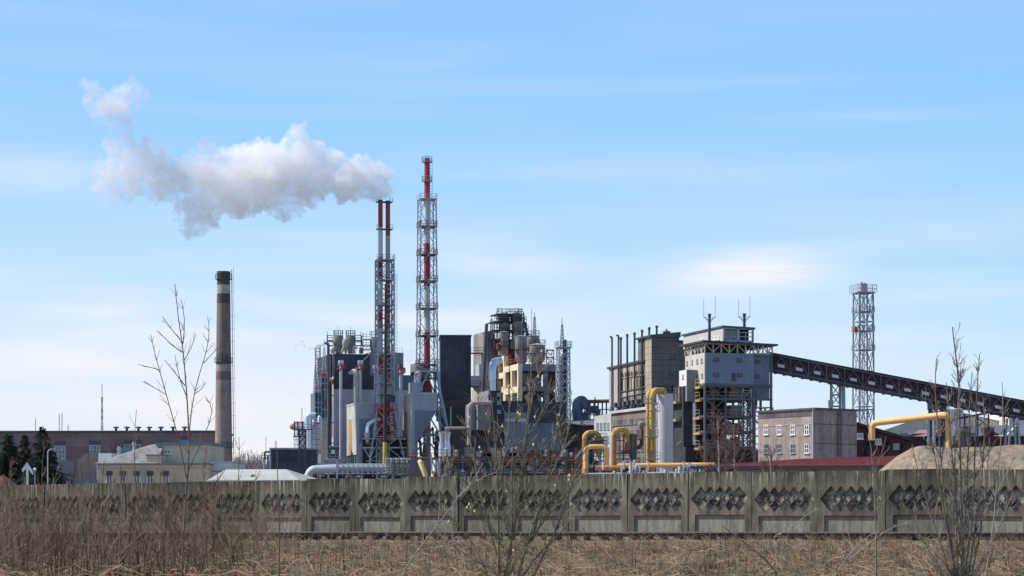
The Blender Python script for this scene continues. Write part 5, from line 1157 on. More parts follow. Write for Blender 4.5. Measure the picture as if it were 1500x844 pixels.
mb.bar((f.x(858), -.6, f.z(675)), (f.x(871), -.6, f.z(698)), .22); mb.build('frame', DSTEEL, t); MB().bar((f.x(843), 0, f.z(672)), (f.x(857), 0, f.z(652)), .35).build('stair', PSTEEL, t)
f = F(941, 325); t = f.thing('rusty_standpipe', 'dark rusty standpipe with side branch left of the yellow pipes', 'pipe')
MB().tube(fillet([(f.x(940), 0, f.z(622)), (f.x(940), 0, f.z(655)), (f.x(926), 0, f.z(657))], .8), .33, 12).build('pipe', RUST, t, True); MB().lathe(f.x(940), 0, [(f.z(626), .4), (f.z(623), .6), (f.z(619), .6), (f.z(617), .2)], 12).build('cap', CYC, t, True)
f = F(876, 300); t = f.thing('orange_header_pipe', 'long horizontal orange header pipe just above the fence', 'pipe')
MB().tube([(f.x(872), 0, f.z(686)), (f.x(912), 0, f.z(686))], .42, 14).build('pipe', ORAN, t, True); MB().tube([(f.x(905), .6, f.z(682.5)), (f.x(1048), .6, f.z(681))], .36, 14).build('long_pipe', PORAN, t, True)
mb = MB()
for px in (878, 905, 933, 965, 1000, 1030): mb.bar((f.x(px), .3, 0), (f.x(px), .3, f.z(686)), .3)
mb.build('support', STEEL, t); MB().tube([(f.x(862), -1, f.z(695)), (f.x(1030), -1, f.z(692.5))], .18, 10).build('lower_pipe', DUCT, t, True)
rq = random.Random(11)
f = F(926, 298); t = f.thing('valve_manifold', 'cluster of small silver and white valves along the lower pipe', 'valves')
for k in range(34):
    x = f.x(rq.choice([rq.uniform(920, 935), rq.uniform(990, 1028), rq.uniform(870, 1030)])); z = f.z(rq.uniform(686, 700)); hq = rq.uniform(.3, 1.3)
    MB().lathe(x, rq.uniform(0, 1), [(z - .2, .05), (z, .14), (z + hq * .6, .14), (z + hq, .2), (z + hq + .08, .05)], 8).build('valve', rq.choice([SILV, WHITE, PSTEEL, STEEL]), t, True)
f = F(860, 345); t = f.thing('low_pump_house', 'dark low pump house behind the orange header pipe', 'pump house'); MB().box(f.x(862), f.x(1050), 0, 5, 0, f.z(684)).build('wall', mat('pump_house', (.05, .048, .05), var=.4), t)
MB().box(f.x(862), f.x(1051), -.2, 5.2, f.z(684) + .002, f.z(682.5)).build('roof', GREYC, t)

# ------------------------------------------------------------------ preparation tower
TOWC = mat('tower_shade_cladding', (.185, .225, .295), cor=.5, var=.06, streak=.1)  # white cladding with the blue-grey shade of the front painted in
TOWL = mat('tower_lit_cladding', (.55, .52, .45), cor=.5, var=.08, streak=.18)  # sunlit cream copy of the same cladding
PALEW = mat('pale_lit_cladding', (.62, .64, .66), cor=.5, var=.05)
f = F(1033, 340, 17); t = f.thing('preparation_tower', 'tall tower with pale cladding, front toned shade blue-grey, on an open steel frame', 'industrial tower')
yL = f.y(1004.5); xR = f.x(1104); xE = f.x(1131.5); zc1, zc0 = f.z(516.5), f.z(561.5)
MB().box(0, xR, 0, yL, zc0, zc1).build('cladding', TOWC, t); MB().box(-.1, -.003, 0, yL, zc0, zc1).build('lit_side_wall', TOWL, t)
MB().box(xR + .01, xE, 1.2, yL, f.z(582), f.z(515)).build('rear_cladding', TOWC, t)
for a, b_, c_, d_ in ((1045, 1053.5, 523.5, 530), (1079, 1087, 523.5, 530), (1045, 1053.5, 546, 552), (1079.5, 1087.5, 546, 552)):
    window(t, 'F', 0, f.x(a), f.x(b_), f.z(d_), f.z(c_), DSTEEL, LGLASS, 3, 2, .1, False)
for c_, d_ in ((524, 530), (546, 552)): window(t, 'F', 1.2, f.x(1106, 1.2), f.x(1113.5, 1.2), f.z(d_), f.z(c_), DSTEEL, LGLASS, 3, 2, .1, False)
mb = MB(); f.fbox(mb, 1072, 1077.5, 547, 558.5, 0, .1); mb.build('door', DSTEEL, t)
for px, c_, d_ in ((1007.5, 529, 534.5), (1015, 527.5, 533.5), (1022.5, 526, 532), (1029, 524.5, 531), (1029.5, 547, 553), (1023.5, 548, 554)):
    window(t, 'L', -.1, f.y(px + .9), f.y(px - .9), f.z(d_, 0, f.y(px)), f.z(c_, 0, f.y(px)), STEEL, GLASS, 0, 0, .12)
# protruding box
g0 = F(1006.5, 332, 17); xq0, xq1 = g0.x(1006.5), g0.x(1022)
q = bpy.data.objects.new('side_box', None)
mb = MB(); X0 = f.x(1006.5, 6); X1 = -.15
y6 = 3.0
def lf(px, y): return f.x(px, y)
XB = lf(1006.3, y6); ye6 = f.y(995.5, XB); BXG = mat('box_shade_grey', (.17, .19, .21), cor=.5, var=.06)
MB().box(XB, -.12, y6, ye6, f.z(565.5, 0, y6), f.z(542, 0, y6)).build('side_box', BXG, t)
MB().box(XB, -.12, y6, y6 + 1.2, f.z(588, 0, y6), f.z(565.5, 0, y6) - .01).build('side_box_shaft', BXG, t)
MB().box(XB - .08, XB - .003, y6, ye6, f.z(565.5, 0, y6), f.z(542, 0, y6)).build('lit_box_wall', PALEW, t)  # white sheet paints the sunlit side; the box grey is its shaded tone
xw = lf(1006.5, y6) - .08; window(t, 'L', xw, f.y(1001.5, xw), f.y(1000, xw), f.z(556, 0, y6 + 3), f.z(550, 0, y6 + 3), STEEL, GLASS, 0, 0, .1)
# truss gallery under the roof
mb = MB(); zg0, zg1 = zc1 + .05, f.z(503)
for k in range(7):
    a = xR * k / 6; mb.bar((a, .1, zg0), (a, .1, zg1), .22)
    if k < 6: b_ = xR * (k + 1) / 6; mb.bar((a, .1, zg0 if k % 2 else zg1), (b_, .1, zg1 if k % 2 else zg0), .14)
mb.build('front_gallery_truss', mat('cream_steel', (.42, .38, .32)), t); mb = MB()
for k in range(7):
    a = yL * k / 6; mb.bar((-.05, a, zg0), (-.05, a, zg1), .22)
    if k < 6: b_ = yL * (k + 1) / 6; mb.bar((-.05, a, zg0 if k % 2 else zg1), (-.05, b_, zg1 if k % 2 else zg0), .14)
mb.build('side_gallery_truss', mat('cream_steel', (.42, .38, .32)), t); mb = MB()
for (a0, a1) in (((0, .1), (xR, .1)), ((-.05, 0), (-.05, yL)), ((xR, .1), (xE, .1))): mb.bar((*a0, zg1), (*a1, zg1), .3)
mb.bar((xR, .1, zg0), (xE, .1, zg0), .25)
for k in range(4):
    a = xR + (xE - xR) * k / 4; b_ = xR + (xE - xR) * (k + 1) / 4; mb.bar((a, .1, zg0 if k % 2 else zg1), (b_, .1, zg1 if k % 2 else zg0), .16); mb.bar((b_, .1, zg0), (b_, .1, zg1), .2); mb.bar((a, yL, zg0 if k % 2 else zg1), (b_, yL, zg1 if k % 2 else zg0), .16)
mb.build('gallery_truss', mat('cream_steel', (.42, .38, .32)), t)
MB().box(.8, xR - .5, 2.0, yL - .6, zg0, zg1).build('gallery_core', mat('gallery_core', (.05, .035, .03), var=.3), t)
zr = f.z(500.5)
MB().hexa([(-.8, -1, zg1 + .15), (xE + .6, -1, zg1 - .2), (xE + .6, yL + 1, zg1 - .2), (-.8, yL + 1, zg1 + .15), (-.8, -1, zg1 + .45), (xE + .6, -1, zg1 + .1), (xE + .6, yL + 1, zg1 + .1), (-.8, yL + 1, zg1 + .45)]).build('roof', mat('roof_dark', (.07, .055, .05)), t)
# penthouse
xp0, xp1 = f.x(1061), f.x(1104.5); zp = f.z(478.5); yp = f.y(1001.5, xp0)
shed(MB(), xp0, xp0 + 3.5, 1.5, yp, zg1 + .46, zp, zp - .05).build('penthouse', LCLAD, t)
MB().box(xp0 - .08, xp0 - .003, .4, yp, zg1 + .46, zp - .1).build('lit_penthouse_wall', mat('pent_wall_lit', (.47, .46, .44), cor=.5, var=.06), t)  # penthouse cladding repeated in a lighter colour to paint sunlight
MB().box(xp0 + 3.51, xp1, 2.2, 9, zg1 + .46, zp - .1).build('penthouse_interior', DARK, t)
mb = MB()
for px in (1061.5, 1082, 1104): mb.bar((f.x(px), .4, zg1 + .4), (f.x(px), .4, zp), .3)
for py in (498.5, 479.5): mb.bar((xp0, .4, f.z(py)), (xp1, .4, f.z(py)), .3)
mb.rail([(xp0, .5, f.z(497.5)), (xp1, .5, f.z(497.5))], 1.4, .12, 1.3); mb.build('penthouse_frame', STEEL, t)
mb = MB(); mb.hexa([(xp0 - .3, .1, zp), (xp1 + .3, .1, zp - .2), (xp1 + .3, 9.5, zp - .2), (xp0 - .3, yp + .4, zp), (xp0 - .3, .1, zp + .3), (xp1 + .3, .1, zp + .1), (xp1 + .3, 9.5, zp + .1), (xp0 - .3, yp + .4, zp + .3)]); mb.build('penthouse_roof', DSTEEL, t)
for px in (1028, 1033, 1048, 1053): window(t, 'L', xp0 - .08, f.y(px + 1.4, xp0), f.y(px - 1.2, xp0), f.z(500.5 - (px - 1028) * .12, xp0, f.y(px, xp0)), f.z(495.5 - (px - 1028) * .12, xp0, f.y(px, xp0)), WHITE, mat('pale_pane', (.5, .52, .5)), 0, 0, .1)
MB().lathe(f.x(1068.5, 5), 5, [(zp, .25), (f.z(474), .25), (f.z(474), .35), (f.z(473.5), .35)], 8).build('roof_vent', DSTEEL, t)
# open frame below
mb = MB(); cols_x = [0, f.x(1063), xR, xE - .2]
for i, x in enumerate(cols_x):
    for y in (0, yL * .5, yL): mb.bar((x, y + .1, 0), (x, y + .1, zc0 if i < 3 else f.z(515)), .34)
for py in (563, 584, 610, 632.5, 655):
    z = f.z(py); 
    mb.bar((0, 0.1, z), (xR if py > 585 else xE, 0.1, z), .36); mb.bar((0, .1, z), (0, yL, z), .36); mb.bar((xR, .1, z), (xR, yL, z), .3); mb.bar((0, yL, z), (xR, yL, z), .3)
for a, b_ in ((563, 584), (584, 610), (610, 632.5)):
    z0, z1 = f.z(b_), f.z(a); mb.bar((0, .1, z0), (cols_x[1], .1, z1), .16); mb.bar((0, .1, z1), (cols_x[1], .1, z0), .16)
    if a == 563: mb.bar((xR, .1, z0), (cols_x[1], .1, z1), .16); mb.bar((xR, .1, z0), (xE, .1, z1), .2)
mb.build('steel_frame', mat('frame_grey', (.095, .105, .115), var=.2), t)
fl = MB(); yr = MB()
for py in (565, 584, 610, 632.5, 655):
    z = f.z(py); fl.box(.2, xR - .2, .35, yL, z - .2, z + .05); yr.rail([(0.2, .2, z + .05), (xR, .2, z + .05)], 1.1, .07, 2.4); 
    yr.box(-.8, -.25, .6, yL * .7, z - .45, z - .05); yr.rail([(-.8, .6, z), (-.8, yL * .7, z)], 1.1, .07, 2)
MB().box(.4, xE, 2.5, yL, 0, f.z(657)).build('dark_backing_block', DARK, t)  # dark block added to stand for the shaded interior at the foot
fl.build('floor_plates', GREYC, t); yr.build('yellow_railing', mat('ochre_steel', (.40, .26, .11), var=.3), t)
mb = MB(); rq = random.Random(3)
MB().box(cols_x[1] - 6, xR - 3.2, yL * .45, yL - .3, 0, zc0 - .3).build('inner_core', DARK, t)
for k in range(14):
    lv_ = rq.choice([610, 632, 655, 680, 584]); z = f.z(lv_); x = rq.uniform(.6, xR - 1.8); y = rq.uniform(1.5, 5)
    (MB().lathe(x, y, [(z, .2), (z + .7, .8), (z + 1.8, .8), (z + 2, .3)], 10) if k % 2 else MB().box(x, x + rq.uniform(.8, 2.2), y, y + 1.2, z, z + rq.uniform(.8, 2.0))).build('machine', rq.choice([GREYC, RUST, STEEL, DSTEEL, MCLAD]), t, bool(k % 2))
MB().box(f.x(1070, 1.5), f.x(1088, 1.5), 1.5, 4, f.z(582), f.z(566)).build('hopper_box', GREYC, t); MB().box(f.x(1070, 1.5), f.x(1091, 1.5), 1.5, 4, f.z(608), f.z(592)).build('hopper_box', GREYC, t)
MB().box(f.x(1045, 1), f.x(1047, 1), 1, 2, f.z(632), f.z(563)).build('orange_chute', mat('ochre_chute', (.34, .17, .06), var=.2), t)
MB().lathe(f.x(1109), 2, [(f.z(611), .5), (f.z(590), .9), (f.z(570), .9)], 10).build('chute', RUST, t, True)
mb = MB().truss(f.x(1124), 3, [(0 + i * 2.4, 1.6) for i in range(9)], .2, .12, kind='Z'); mb.build('stair_tower', STEEL, t)
MB().truss(f.x(1098), 2, [(f.z(655) + i * 1.6, .8) for i in range(8)], .18, .12, kind='X').build('inner_ladder_frame', PSTEEL, t)
# side platforms left with pipes
xs0 = f.x(1003, 5)
for py in (588, 614): 
    MB().box(xs0 - 1.6, -.3, 5, 9, f.z(py + 1, 0, 5) - .3, f.z(py, 0, 5)).build('side_platform', mat('ochre_platform', (.30, .24, .15)), t)
mb = MB().rail([(xs0 - 1.6, 5, f.z(588, 0, 5)), (xs0 + 2, 5, f.z(588, 0, 5))], 1.1, .1, 1.2).rail([(xs0 - 1.6, 5, f.z(614, 0, 5)), (xs0 + 2, 5, f.z(614, 0, 5))], 1.1, .1, 1.2); mb.build('side_railing', mat('ochre_frame', (.33, .25, .16)), t); mb = MB(); mb.bar((xs0 - 1.5, 5, f.z(614, 0, 5)), (xs0 + .8, 5, f.z(600, 0, 5)), .22); mb.bar((xs0 - 1.4, 5, f.z(652, 0, 5)), (xs0 + .8, 5, f.z(640, 0, 5)), .22)
for px in (996, 1006): mb.bar((f.x(px, 5), 5.2, f.z(588, 0, 5)), (f.x(px, 5), 5.2, f.z(566, 0, 5)), .25)
mb.build('side_frame', mat('ochre_frame', (.33, .25, .16)), t)
MB().lathe(f.x(1010, 5), 5, [(f.z(655, 0, 5), .42), (f.z(588, 0, 5), .42)], 12).build('brown_pipe', mat('brown_pipe', (.30, .17, .10), var=.25), t, True)
MB().lathe(f.x(1017, 4), 4, [(f.z(652, 0, 5), .38), (f.z(588, 0, 5), .38)], 12).build('silver_pipe', SILV, t, True)
MB().box(f.x(1004, 3), -.3, 3, 12, 0, f.z(655, 0, 3)).build('base_room', DARK, t)
# roof stacks with lightning rods
for px, pt_, pb_, lab in ((1039.3, 462, 499, 'black roof stack with rod brackets, in front of the long penthouse wall'), (1090.3, 461.5, 479, 'shorter black roof stack with rod brackets, on the penthouse roof')):
    f9 = F(px, 338 if px < 1060 else 342); t9 = f9.thing('roof_stack', lab, 'roof stack', 'black stacks on the preparation tower'); z0, z1 = f9.z(pb_), f9.z(pt_)
    MB().lathe(0, 0, [(z0, .24), (z1, .22), (z1, .3), (z1 + .25, .3)], 12).build('stack', XD, t9, True); mb = MB()
    for sg, ex in ((-1, 438 - (0 if px < 1060 else -1)), (1, 433)):
        mb.bar((0, 0, z1 - .9), (sg * .95, 0, z1 - .35), .09); mb.bar((0, 0, z1 - .3), (sg * .95, 0, z1 - .3), .07); mb.bar((0, 0, z1 - 1.4), (sg * .6, 0, z1 - .55), .07); mb.bar((sg * .95, 0, z1 - .4), (sg * .95, 0, f9.z(ex)), .05)
    mb.build('lightning_rods', DSTEEL, t9)

# ------------------------------------------------------------------ two storey block
PINK = mat('pinkish_plaster', (.35, .285, .255), var=.2, streak=.3, scale=.35, grime=(.24, .19, .175)); 
f = F(1193.5, 322, 36); t = f.thing('office_block', 'two-storey pinkish grey plastered block with white windows', 'office block')
yl, xr = f.y(1110.5), f.x(1255); zt = f.z(600)
MB().box(0, xr, 0, yl, 0, zt).build('wall', PINK, t); MB().box(-.3, xr + .3, -.3, yl + .3, zt + .002, zt + .3).build('roof', mat('block_roof', (.09, .09, .10)), t)
MB().box(-.07, -.003, .2, yl - .1, f.z(609), f.z(602)).build('dark_frieze', mat('frieze', (.13, .11, .12), var=.3, streak=.3), t)
MB().box(-.06, -.004, -.002, yl, f.z(621.5), f.z(619.8)).build('string_course', MILLL, t)
mb = MB().box(.01, xr, -.05, -.002, f.z(621.5), f.z(620.5)); mb.box(.01, xr, -.05, -.002, f.z(650), f.z(649)); mb.build('string_course', mat('course_dark', (.10, .08, .085)), t)
WWF = mat('upvc_white', (.7, .71, .73), var=.04, rough=.4)
for px in (1122.5, 1141.8, 1161.8, 1182):
    a, b_ = f.y(px + 3.3), f.y(px - 3.3); yy = (a + b_) / 2
    window(t, 'L', 0, a, b_, f.z(637, 0, yy), f.z(622.5, 0, yy), WWF, GLASS, 1, 1, .14)
    window(t, 'L', 0, a, b_, f.z(664, 0, yy), f.z(650.5, 0, yy), WWF if px > 1170 else STEEL, GLASS, 1, 1, .1)
mb = MB(); x0 = f.x(1226); mb.bar((x0, -.25, f.z(668)), (x0, -.25, zt + .2), .09); mb.bar((x0 + .7, -.25, f.z(668)), (x0 + .7, -.25, zt + .2), .09)
for k in range(30): z = f.z(668) + k * .27; mb.bar((x0, -.25, z), (x0 + .7, -.25, z), .06)
mb.build('wall_ladder', DSTEEL, t); MB().tube([(-.15, .25, f.z(670)), (-.15, .25, zt)], .1, 8).build('downpipe', PSTEEL, t)

# red roofed shed and red gabled gallery
REDR = mat('dark_red_roof', (.085, .0, .0), rough=.9, var=.2, cor=.5, scale=.3); 
f = F(1078, 262, -4); t = f.thing('red_roofed_shed', 'long low shed with dark red metal roof beyond the fence', 'shed'); xa, xb, xc = f.x(1080), f.x(1296), f.x(1330); ze = f.z(683.5)
MB().box(xa, xc, 0, 9, 0, ze - .3).build('wall', mat('shed_wall', (.26, .22, .20), var=.15), t)
zq = f.z(666.5, xb, 5)
mb = MB().add([(xa - 6, -.7, ze), (xc, -.7, ze + .1), (xc, 5, zq - .1), (f.x(1178, 5), 5, f.z(672, 0, 5)), (xa + 1, 5, ze + .6), (xa - 6, -.7, ze - .25), (xc, -.7, ze - .15)], [(0, 1, 2, 3, 4), (5, 6, 1, 0)]); mb.add([(xa - 6, 5.1, ze - .2), (xc, 5.1, ze - .2), (xc, 9, ze - .2), (xa, 9, ze - .2)], [(0, 1, 2, 3)]); mb.build('roof', REDR, t)
MB().box(xa - 6, xc, -.8, -.7, ze - .35, ze - .05).build('gutter', DSTEEL, t); MB().tube([(f.x(1193), -.1, 0), (f.x(1193), -.3, ze - .3)], .12, 8).build('downpipe', DSTEEL, t)
MB().box(f.x(1095), f.x(1150), -.1, -.02, f.z(693), f.z(688)).build('window_band', GLASS, t)
f = F(1256, 337, 0); t = f.thing('red_gallery', 'dark red sloping gallery building with arched white windows', 'gallery building')
xa, xb = f.x(1250), f.x(1331); za, zb = f.z(621, xa), f.z(647, xb)
m = MB(); m.hexa([(xa, 0, 0), (xb, 0, 0), (xb, 5, 0), (xa, 5, 0), (xa, 0, za), (xb, 0, zb), (xb, 5, zb), (xa, 5, za)]); m.build('wall', mat('gallery_red', (.10, .022, .022), var=.25, cor=.5), t)
m = MB(); m.hexa([(xa - .2, -.5, za + .01), (xb + .4, -.5, zb + .01), (xb + .4, 5.4, zb + .01), (xa - .2, 5.4, za + .01), (xa - .2, -.5, za + .5), (xb + .4, -.5, zb + .5), (xb + .4, 5.4, zb + .5), (xa - .2, 5.4, za + .5)]); m.build('roof', mat('gallery_roof', (.06, .025, .025)), t)
for px, py in ((1260, 639), (1286.5, 647), (1313, 654)):
    x0, x1_ = f.x(px - 4.6), f.x(px + 4.6); z0_, z1_ = f.z(py + 4.5, x0), f.z(py - 4.5, x0); window(t, 'F', 0, x0, x1_, z0_, z1_, WWF if px < 1300 else STEEL, LGLASS, 1, 0, .16)
mb = MB()
for px in (1270, 1300, 1322): x = f.x(px); mb.bar((x, -.15, 0), (x, -.15, f.z(640 + (px - 1270) * .35, x) + 1), .35)
mb.bar((f.x(1262), -.2, f.z(664)), (f.x(1284), -.2, f.z(628)), .25); mb.bar((f.x(1290), -.2, f.z(664)), (f.x(1305), -.2, f.z(642)), .25); mb.build('frame', DARK, t)

# ------------------------------------------------------------------ conveyor gallery
f = F(1126, 346, 0); t = f.thing('conveyor_gallery', 'long inclined dark red conveyor gallery with grey outer trusses', 'conveyor')
xe = f.x(1585); slp = (f.z(586.5, f.x(1500)) - f.z(516.5, f.x(1131))) / (f.x(1500) - f.x(1131)); zb0 = f.z(516.5, f.x(1131)) - slp * f.x(1131)
zz_ = lambda x: zb0 + slp * x
def sl(x0, x1, y0, y1, d0, d1): return MB().hexa([(x0, y0, zz_(x0) + d0), (x1, y0, zz_(x1) + d0), (x1, y1, zz_(x1) + d0), (x0, y1, zz_(x0) + d0), (x0, y0, zz_(x0) + d1), (x1, y0, zz_(x1) + d1), (x1, y1, zz_(x1) + d1), (x0, y1, zz_(x0) + d1)])
CRED = mat('conveyor_red', (.058, .018, .022), var=.2, cor=.45, rough=.8)
sl(0, xe, 0, 4, -2.75, -.4).build('cladding', CRED, t); sl(0, xe, -.25, 4.3, -.395, 0).build('roof', mat('conveyor_roof', (.045, .035, .04)), t); sl(0, xe, -.1, 4.1, -3.05, -2.76).build('underside', DSTEEL, t)
tr_ = MB(); pitch = f.x(1157.5) - f.x(1131); k = 0; x = f.x(1131)
while x < xe - pitch:
    tr_.bar((x, -.3, zz_(x) - .4), (x, -.3, zz_(x) - 3.2), .17); m_ = x + pitch * .5
    tr_.bar((x, -.3, zz_(x) - 2.9), (m_, -.3, zz_(m_) - .5), .13); tr_.bar((m_, -.3, zz_(m_) - .5), (x + pitch, -.3, zz_(x + pitch) - 2.9), .13)
    xw = x + pitch * .31
    wm = MB().hexa([(xw, -.09, zz_(xw) - 2.25), (xw + 1.15, -.09, zz_(xw + 1.15) - 2.25), (xw + 1.15, -.003, zz_(xw + 1.15) - 2.25), (xw, -.003, zz_(xw) - 2.25), (xw, -.09, zz_(xw) - 1.72), (xw + 1.15, -.09, zz_(xw + 1.15) - 1.72), (xw + 1.15, -.003, zz_(xw + 1.15) - 1.72), (xw, -.003, zz_(xw) - 1.72)])
    wm.build('window', mat('conveyor_window', (.58, .60, .66), var=.1, rough=.4), t); x += pitch; k += 1
tr_.bar((0, -.3, zz_(0) - 2.95), (xe, -.3, zz_(xe) - 2.95), .2); tr_.bar((0, -.3, zz_(0) - .42), (xe, -.3, zz_(xe) - .42), .16); tr_.build('outer_truss', mat('truss_grey', (.10, .11, .13), var=.2), t)
un = MB(); x = 1.0
while x < xe: un.box(x, x + .5, -.2, 1.2, zz_(x) - 3.5, zz_(x) - 3.07); x += pitch * .5
un.build('brackets', DSTEEL, t)
g = 'supports carrying the conveyor gallery'
f9 = F(1231, 347); t9 = f9.thing('conveyor_support', 'twin-leg lattice support behind the office block roof', 'support', g); zt_ = f9.z(561)
mb = MB().truss(-.6, 1.2, [(zt_ * i / 12, .75) for i in range(13)], .22, .16, kind='Z'); mb.bar((.8, .2, 0), (.55, .2, zt_), .75, .5); mb.box(-1.9, -1.2, 0, 1, f9.z(597), f9.z(586)); mb.build('frame', STEEL, t9)
f9 = F(1375, 347); t9 = f9.thing('conveyor_support', 'dark bushy-headed support above the yellow pipe corner', 'support', g); zt_ = f9.z(589)
mb = MB().truss(0, 1.4, [(zt_ * i / 9, 1.1) for i in range(10)], .3, .18, kind='X'); mb.box(-1.4, 1.4, .2, 2.6, zt_ - 1.2, zt_); mb.build('frame', DSTEEL, t9)
f9 = F(1486, 345); t9 = f9.thing('conveyor_support', 'splayed lattice trestle near the right edge', 'support', g); zt_ = f9.z(612)
mb = MB()
for yy in (.3, 3): 
    mb.bar((-1.9, yy, 0), (-.5, yy, zt_), .3); mb.bar((1.9, yy, 0), (.6, yy, zt_), .3); mb.bar((-1.7, yy, zt_ * .35), (1.2, yy, zt_ * .7), .16); mb.bar((1.7, yy, zt_ * .35), (-1.2, yy, zt_ * .7), .16)
mb.build('frame', STEEL, t9)
f9 = F(1440, 350); t9 = f9.thing('thin_trestle', 'thin sloping pipe trestle below the conveyor on the right', 'trestle'); mb = MB()
mb.bar((f9.x(1395), 0, f9.z(615)), (f9.x(1452), 0, f9.z(604)), .35)
for px in (1413, 1432, 1448, 1471, 1490): mb.bar((f9.x(px), 0, 0), (f9.x(px), 0, f9.z(607)), .25)
mb.bar((f9.x(1432), 0, f9.z(612)), (f9.x(1448), 0, f9.z(625)), .15); mb.bar((f9.x(1432), 0, f9.z(625)), (f9.x(1448), 0, f9.z(612)), .15); mb.build('frame', DSTEEL, t9)

# free lattice tower on the right
f = F(1264.5, 405, 14); t = f.thing('grey_lattice_tower', 'tall square grey lattice tower with railed top behind the conveyor', 'lattice tower'); zt = f.z(430)
w0, w1 = 14.3 / FPX * 405, 12.6 / FPX * 405
mb = MB(); n = 8; 
LAT = mat('lattice_grey', (.30, .33, .36), var=.15)
mb.truss(0, 0, [(zt * i / n, (w0 + (w1 - w0) * i / n) * .86) for i in range(n + 1)], .27, .13, kind='X'); mb.truss(-.25, .2, [(zt * i / 16, .42) for i in range(17)], .09, .06, kind='Z'); mb.build('lattice', LAT, t)
for py, e in ((430, 1.18), (458, .98), (486, 1.0), (514, 1.0), (545, 1.0), (601, 1.0)):
    z = f.z(py); q = w1 * e; pl = MB().box(-q * .9, q * .9, -q * .9, q * .9, z, z + .2); 
    if py < 520: pl.rail([(-q, q, z), (-q, -q, z), (q, -q, z), (q, q, z)], 1.6 if py == 430 else 1.1, .09, 1.0)
    pl.build('platform', LAT, t)
mb = MB().box(-.7, .7, -.5, .5, zt + .2, zt + 1.8); mb.lathe(-.3, 0, [(zt + 1.8, .3), (f.z(413.5), .3)], 8); mb.lathe(.4, 0, [(zt + 1.8, .25), (f.z(414.5), .25)], 8); mb.build('aerial_box', STEEL, t)
MB().box(-w1 * 1.25, -w1 * .9, -.8, .3, f.z(487), f.z(480)).build('red_equipment', REDST, t)
MB().ladder(-.2, -w1 * .8, 3, zt, .6).build('ladder', PSTEEL, t)

# yellow portal pipe
f = F(1276, 290, 0); t = f.thing('yellow_portal_pipe', 'large pale orange portal pipe standing on the gravel heap', 'pipe'); r = 4.9 / FPX * 290
MB().tube(fillet([(f.x(1277, 6), 6, f.z(645, 0, 6)), (f.x(1277, 6), 6, f.z(620, 0, 6)), (f.x(1389), 0, f.z(607.5)), (f.x(1393.5), 1.5, f.z(640, 0, 1)), (f.x(1393.5), 1.8, 2)], .9, 6), r, 20).build('pipe', mat('portal_pipe_paint', (.85, .50, .19), var=.1, streak=.12, rough=.5), t, True)
mb = MB(); mb.bar((f.x(1366), 2.5, 2), (f.x(1365), 2.5, f.z(613)), .32); mb.bar((f.x(1377), 3.5, 2), (f.x(1375.5), 3.5, f.z(613)), .32); mb.bar((f.x(1364), 2.8, f.z(613)), (f.x(1378), 2.8, f.z(613)), .3); mb.build('portal_leg', PSTEEL, t)

# buildings behind on the right
f = F(1310, 430, -3); t = f.thing('pale_gable_store', 'broad pale store with shallow gable behind the yellow portal pipe', 'store building'); 
xa, xm_, xb = f.x(1268), f.x(1385), f.x(1500); ze, zp = f.z(640), f.z(600, xm_)
mb = MB().add([(xa, 0, 0), (xb, 0, 0), (xb, 0, ze + 2), (xm_, 0, zp), (xa, 0, ze), (xa, 18, 0), (xb, 18, 0), (xb, 18, ze + 2), (xm_, 18, zp), (xa, 18, ze)], [(0, 1, 2, 3, 4), (9, 8, 7, 6, 5), (1, 6, 7, 2), (5, 0, 4, 9)]); mb.build('wall', mat('store_pale', (.50, .48, .42), var=.06, cor=.6), t)
mb = MB().add([(xa - .3, -.3, ze + .1), (xm_, -.3, zp + .1), (xm_, 18.3, zp + .1), (xa - .3, 18.3, ze + .1), (xb, -.3, ze + 2.1), (xb, 18.3, ze + 2.1)], [(0, 1, 2, 3), (1, 4, 5, 2)]); mb.build('roof', mat('store_roof', (.42, .42, .40)), t)
MB().box(f.x(1392), f.x(1410), -1, 0, f.z(625), f.z(600)).build('vent_box', DUCT, t)
f = F(1335, 350, -2); t = f.thing('red_brick_sheds', 'low red-brown sheds with pinkish and blue roofs behind the gravel heap', 'sheds')
xa, xb = f.x(1318), f.x(1392); z1 = f.z(640)
MB().box(xa, xb, 0, 8, 0, z1).build('wall', mat('shed_brown', (.085, .035, .032), var=.3), t)
mb = MB().add([(xa, -.5, z1), (xb, -.5, z1), (xb, 5, f.z(629.5, 0, 5)), (f.x(1330, 5), 5, f.z(630, 0, 5))], [(0, 1, 2, 3)]); mb.build('roof', mat('faded_red_roof', (.34, .17, .18), var=.12), t)
mb = MB().add([(f.x(1308), -.6, f.z(643)), (f.x(1330), -.6, z1 + .05), (f.x(1352, 2), 2, f.z(627, 0, 2)), (f.x(1320, 2), 2, f.z(630, 0, 2))], [(0, 1, 2, 3)]); mb.build('blue_roof', mat('blue_shed_roof', (.07, .09, .13)), t)
MB().box(f.x(1318), f.x(1330), -.3, -.05, f.z(650), f.z(635)).build('gable_end', MILLL, t)
f = F(1400, 355, -2); t = f.thing('long_brown_shed', 'long brown shed with grey-blue roof right of the portal pipe', 'shed')
xa, xb = f.x(1395), f.x(1560); MB().box(xa, xb, 0, 10, 0, f.z(639)).build('wall', mat('shed_brown2', (.10, .045, .045), var=.3, cor=.5), t)
mb = MB().add([(xa, -.5, f.z(638)), (xb, -.5, f.z(638)), (xb, 8, f.z(623, 0, 8)), (xa, 8, f.z(623, 0, 8))], [(0, 1, 2, 3)]); mb.build('roof', mat('blue_grey_roof', (.10, .13, .17)), t)
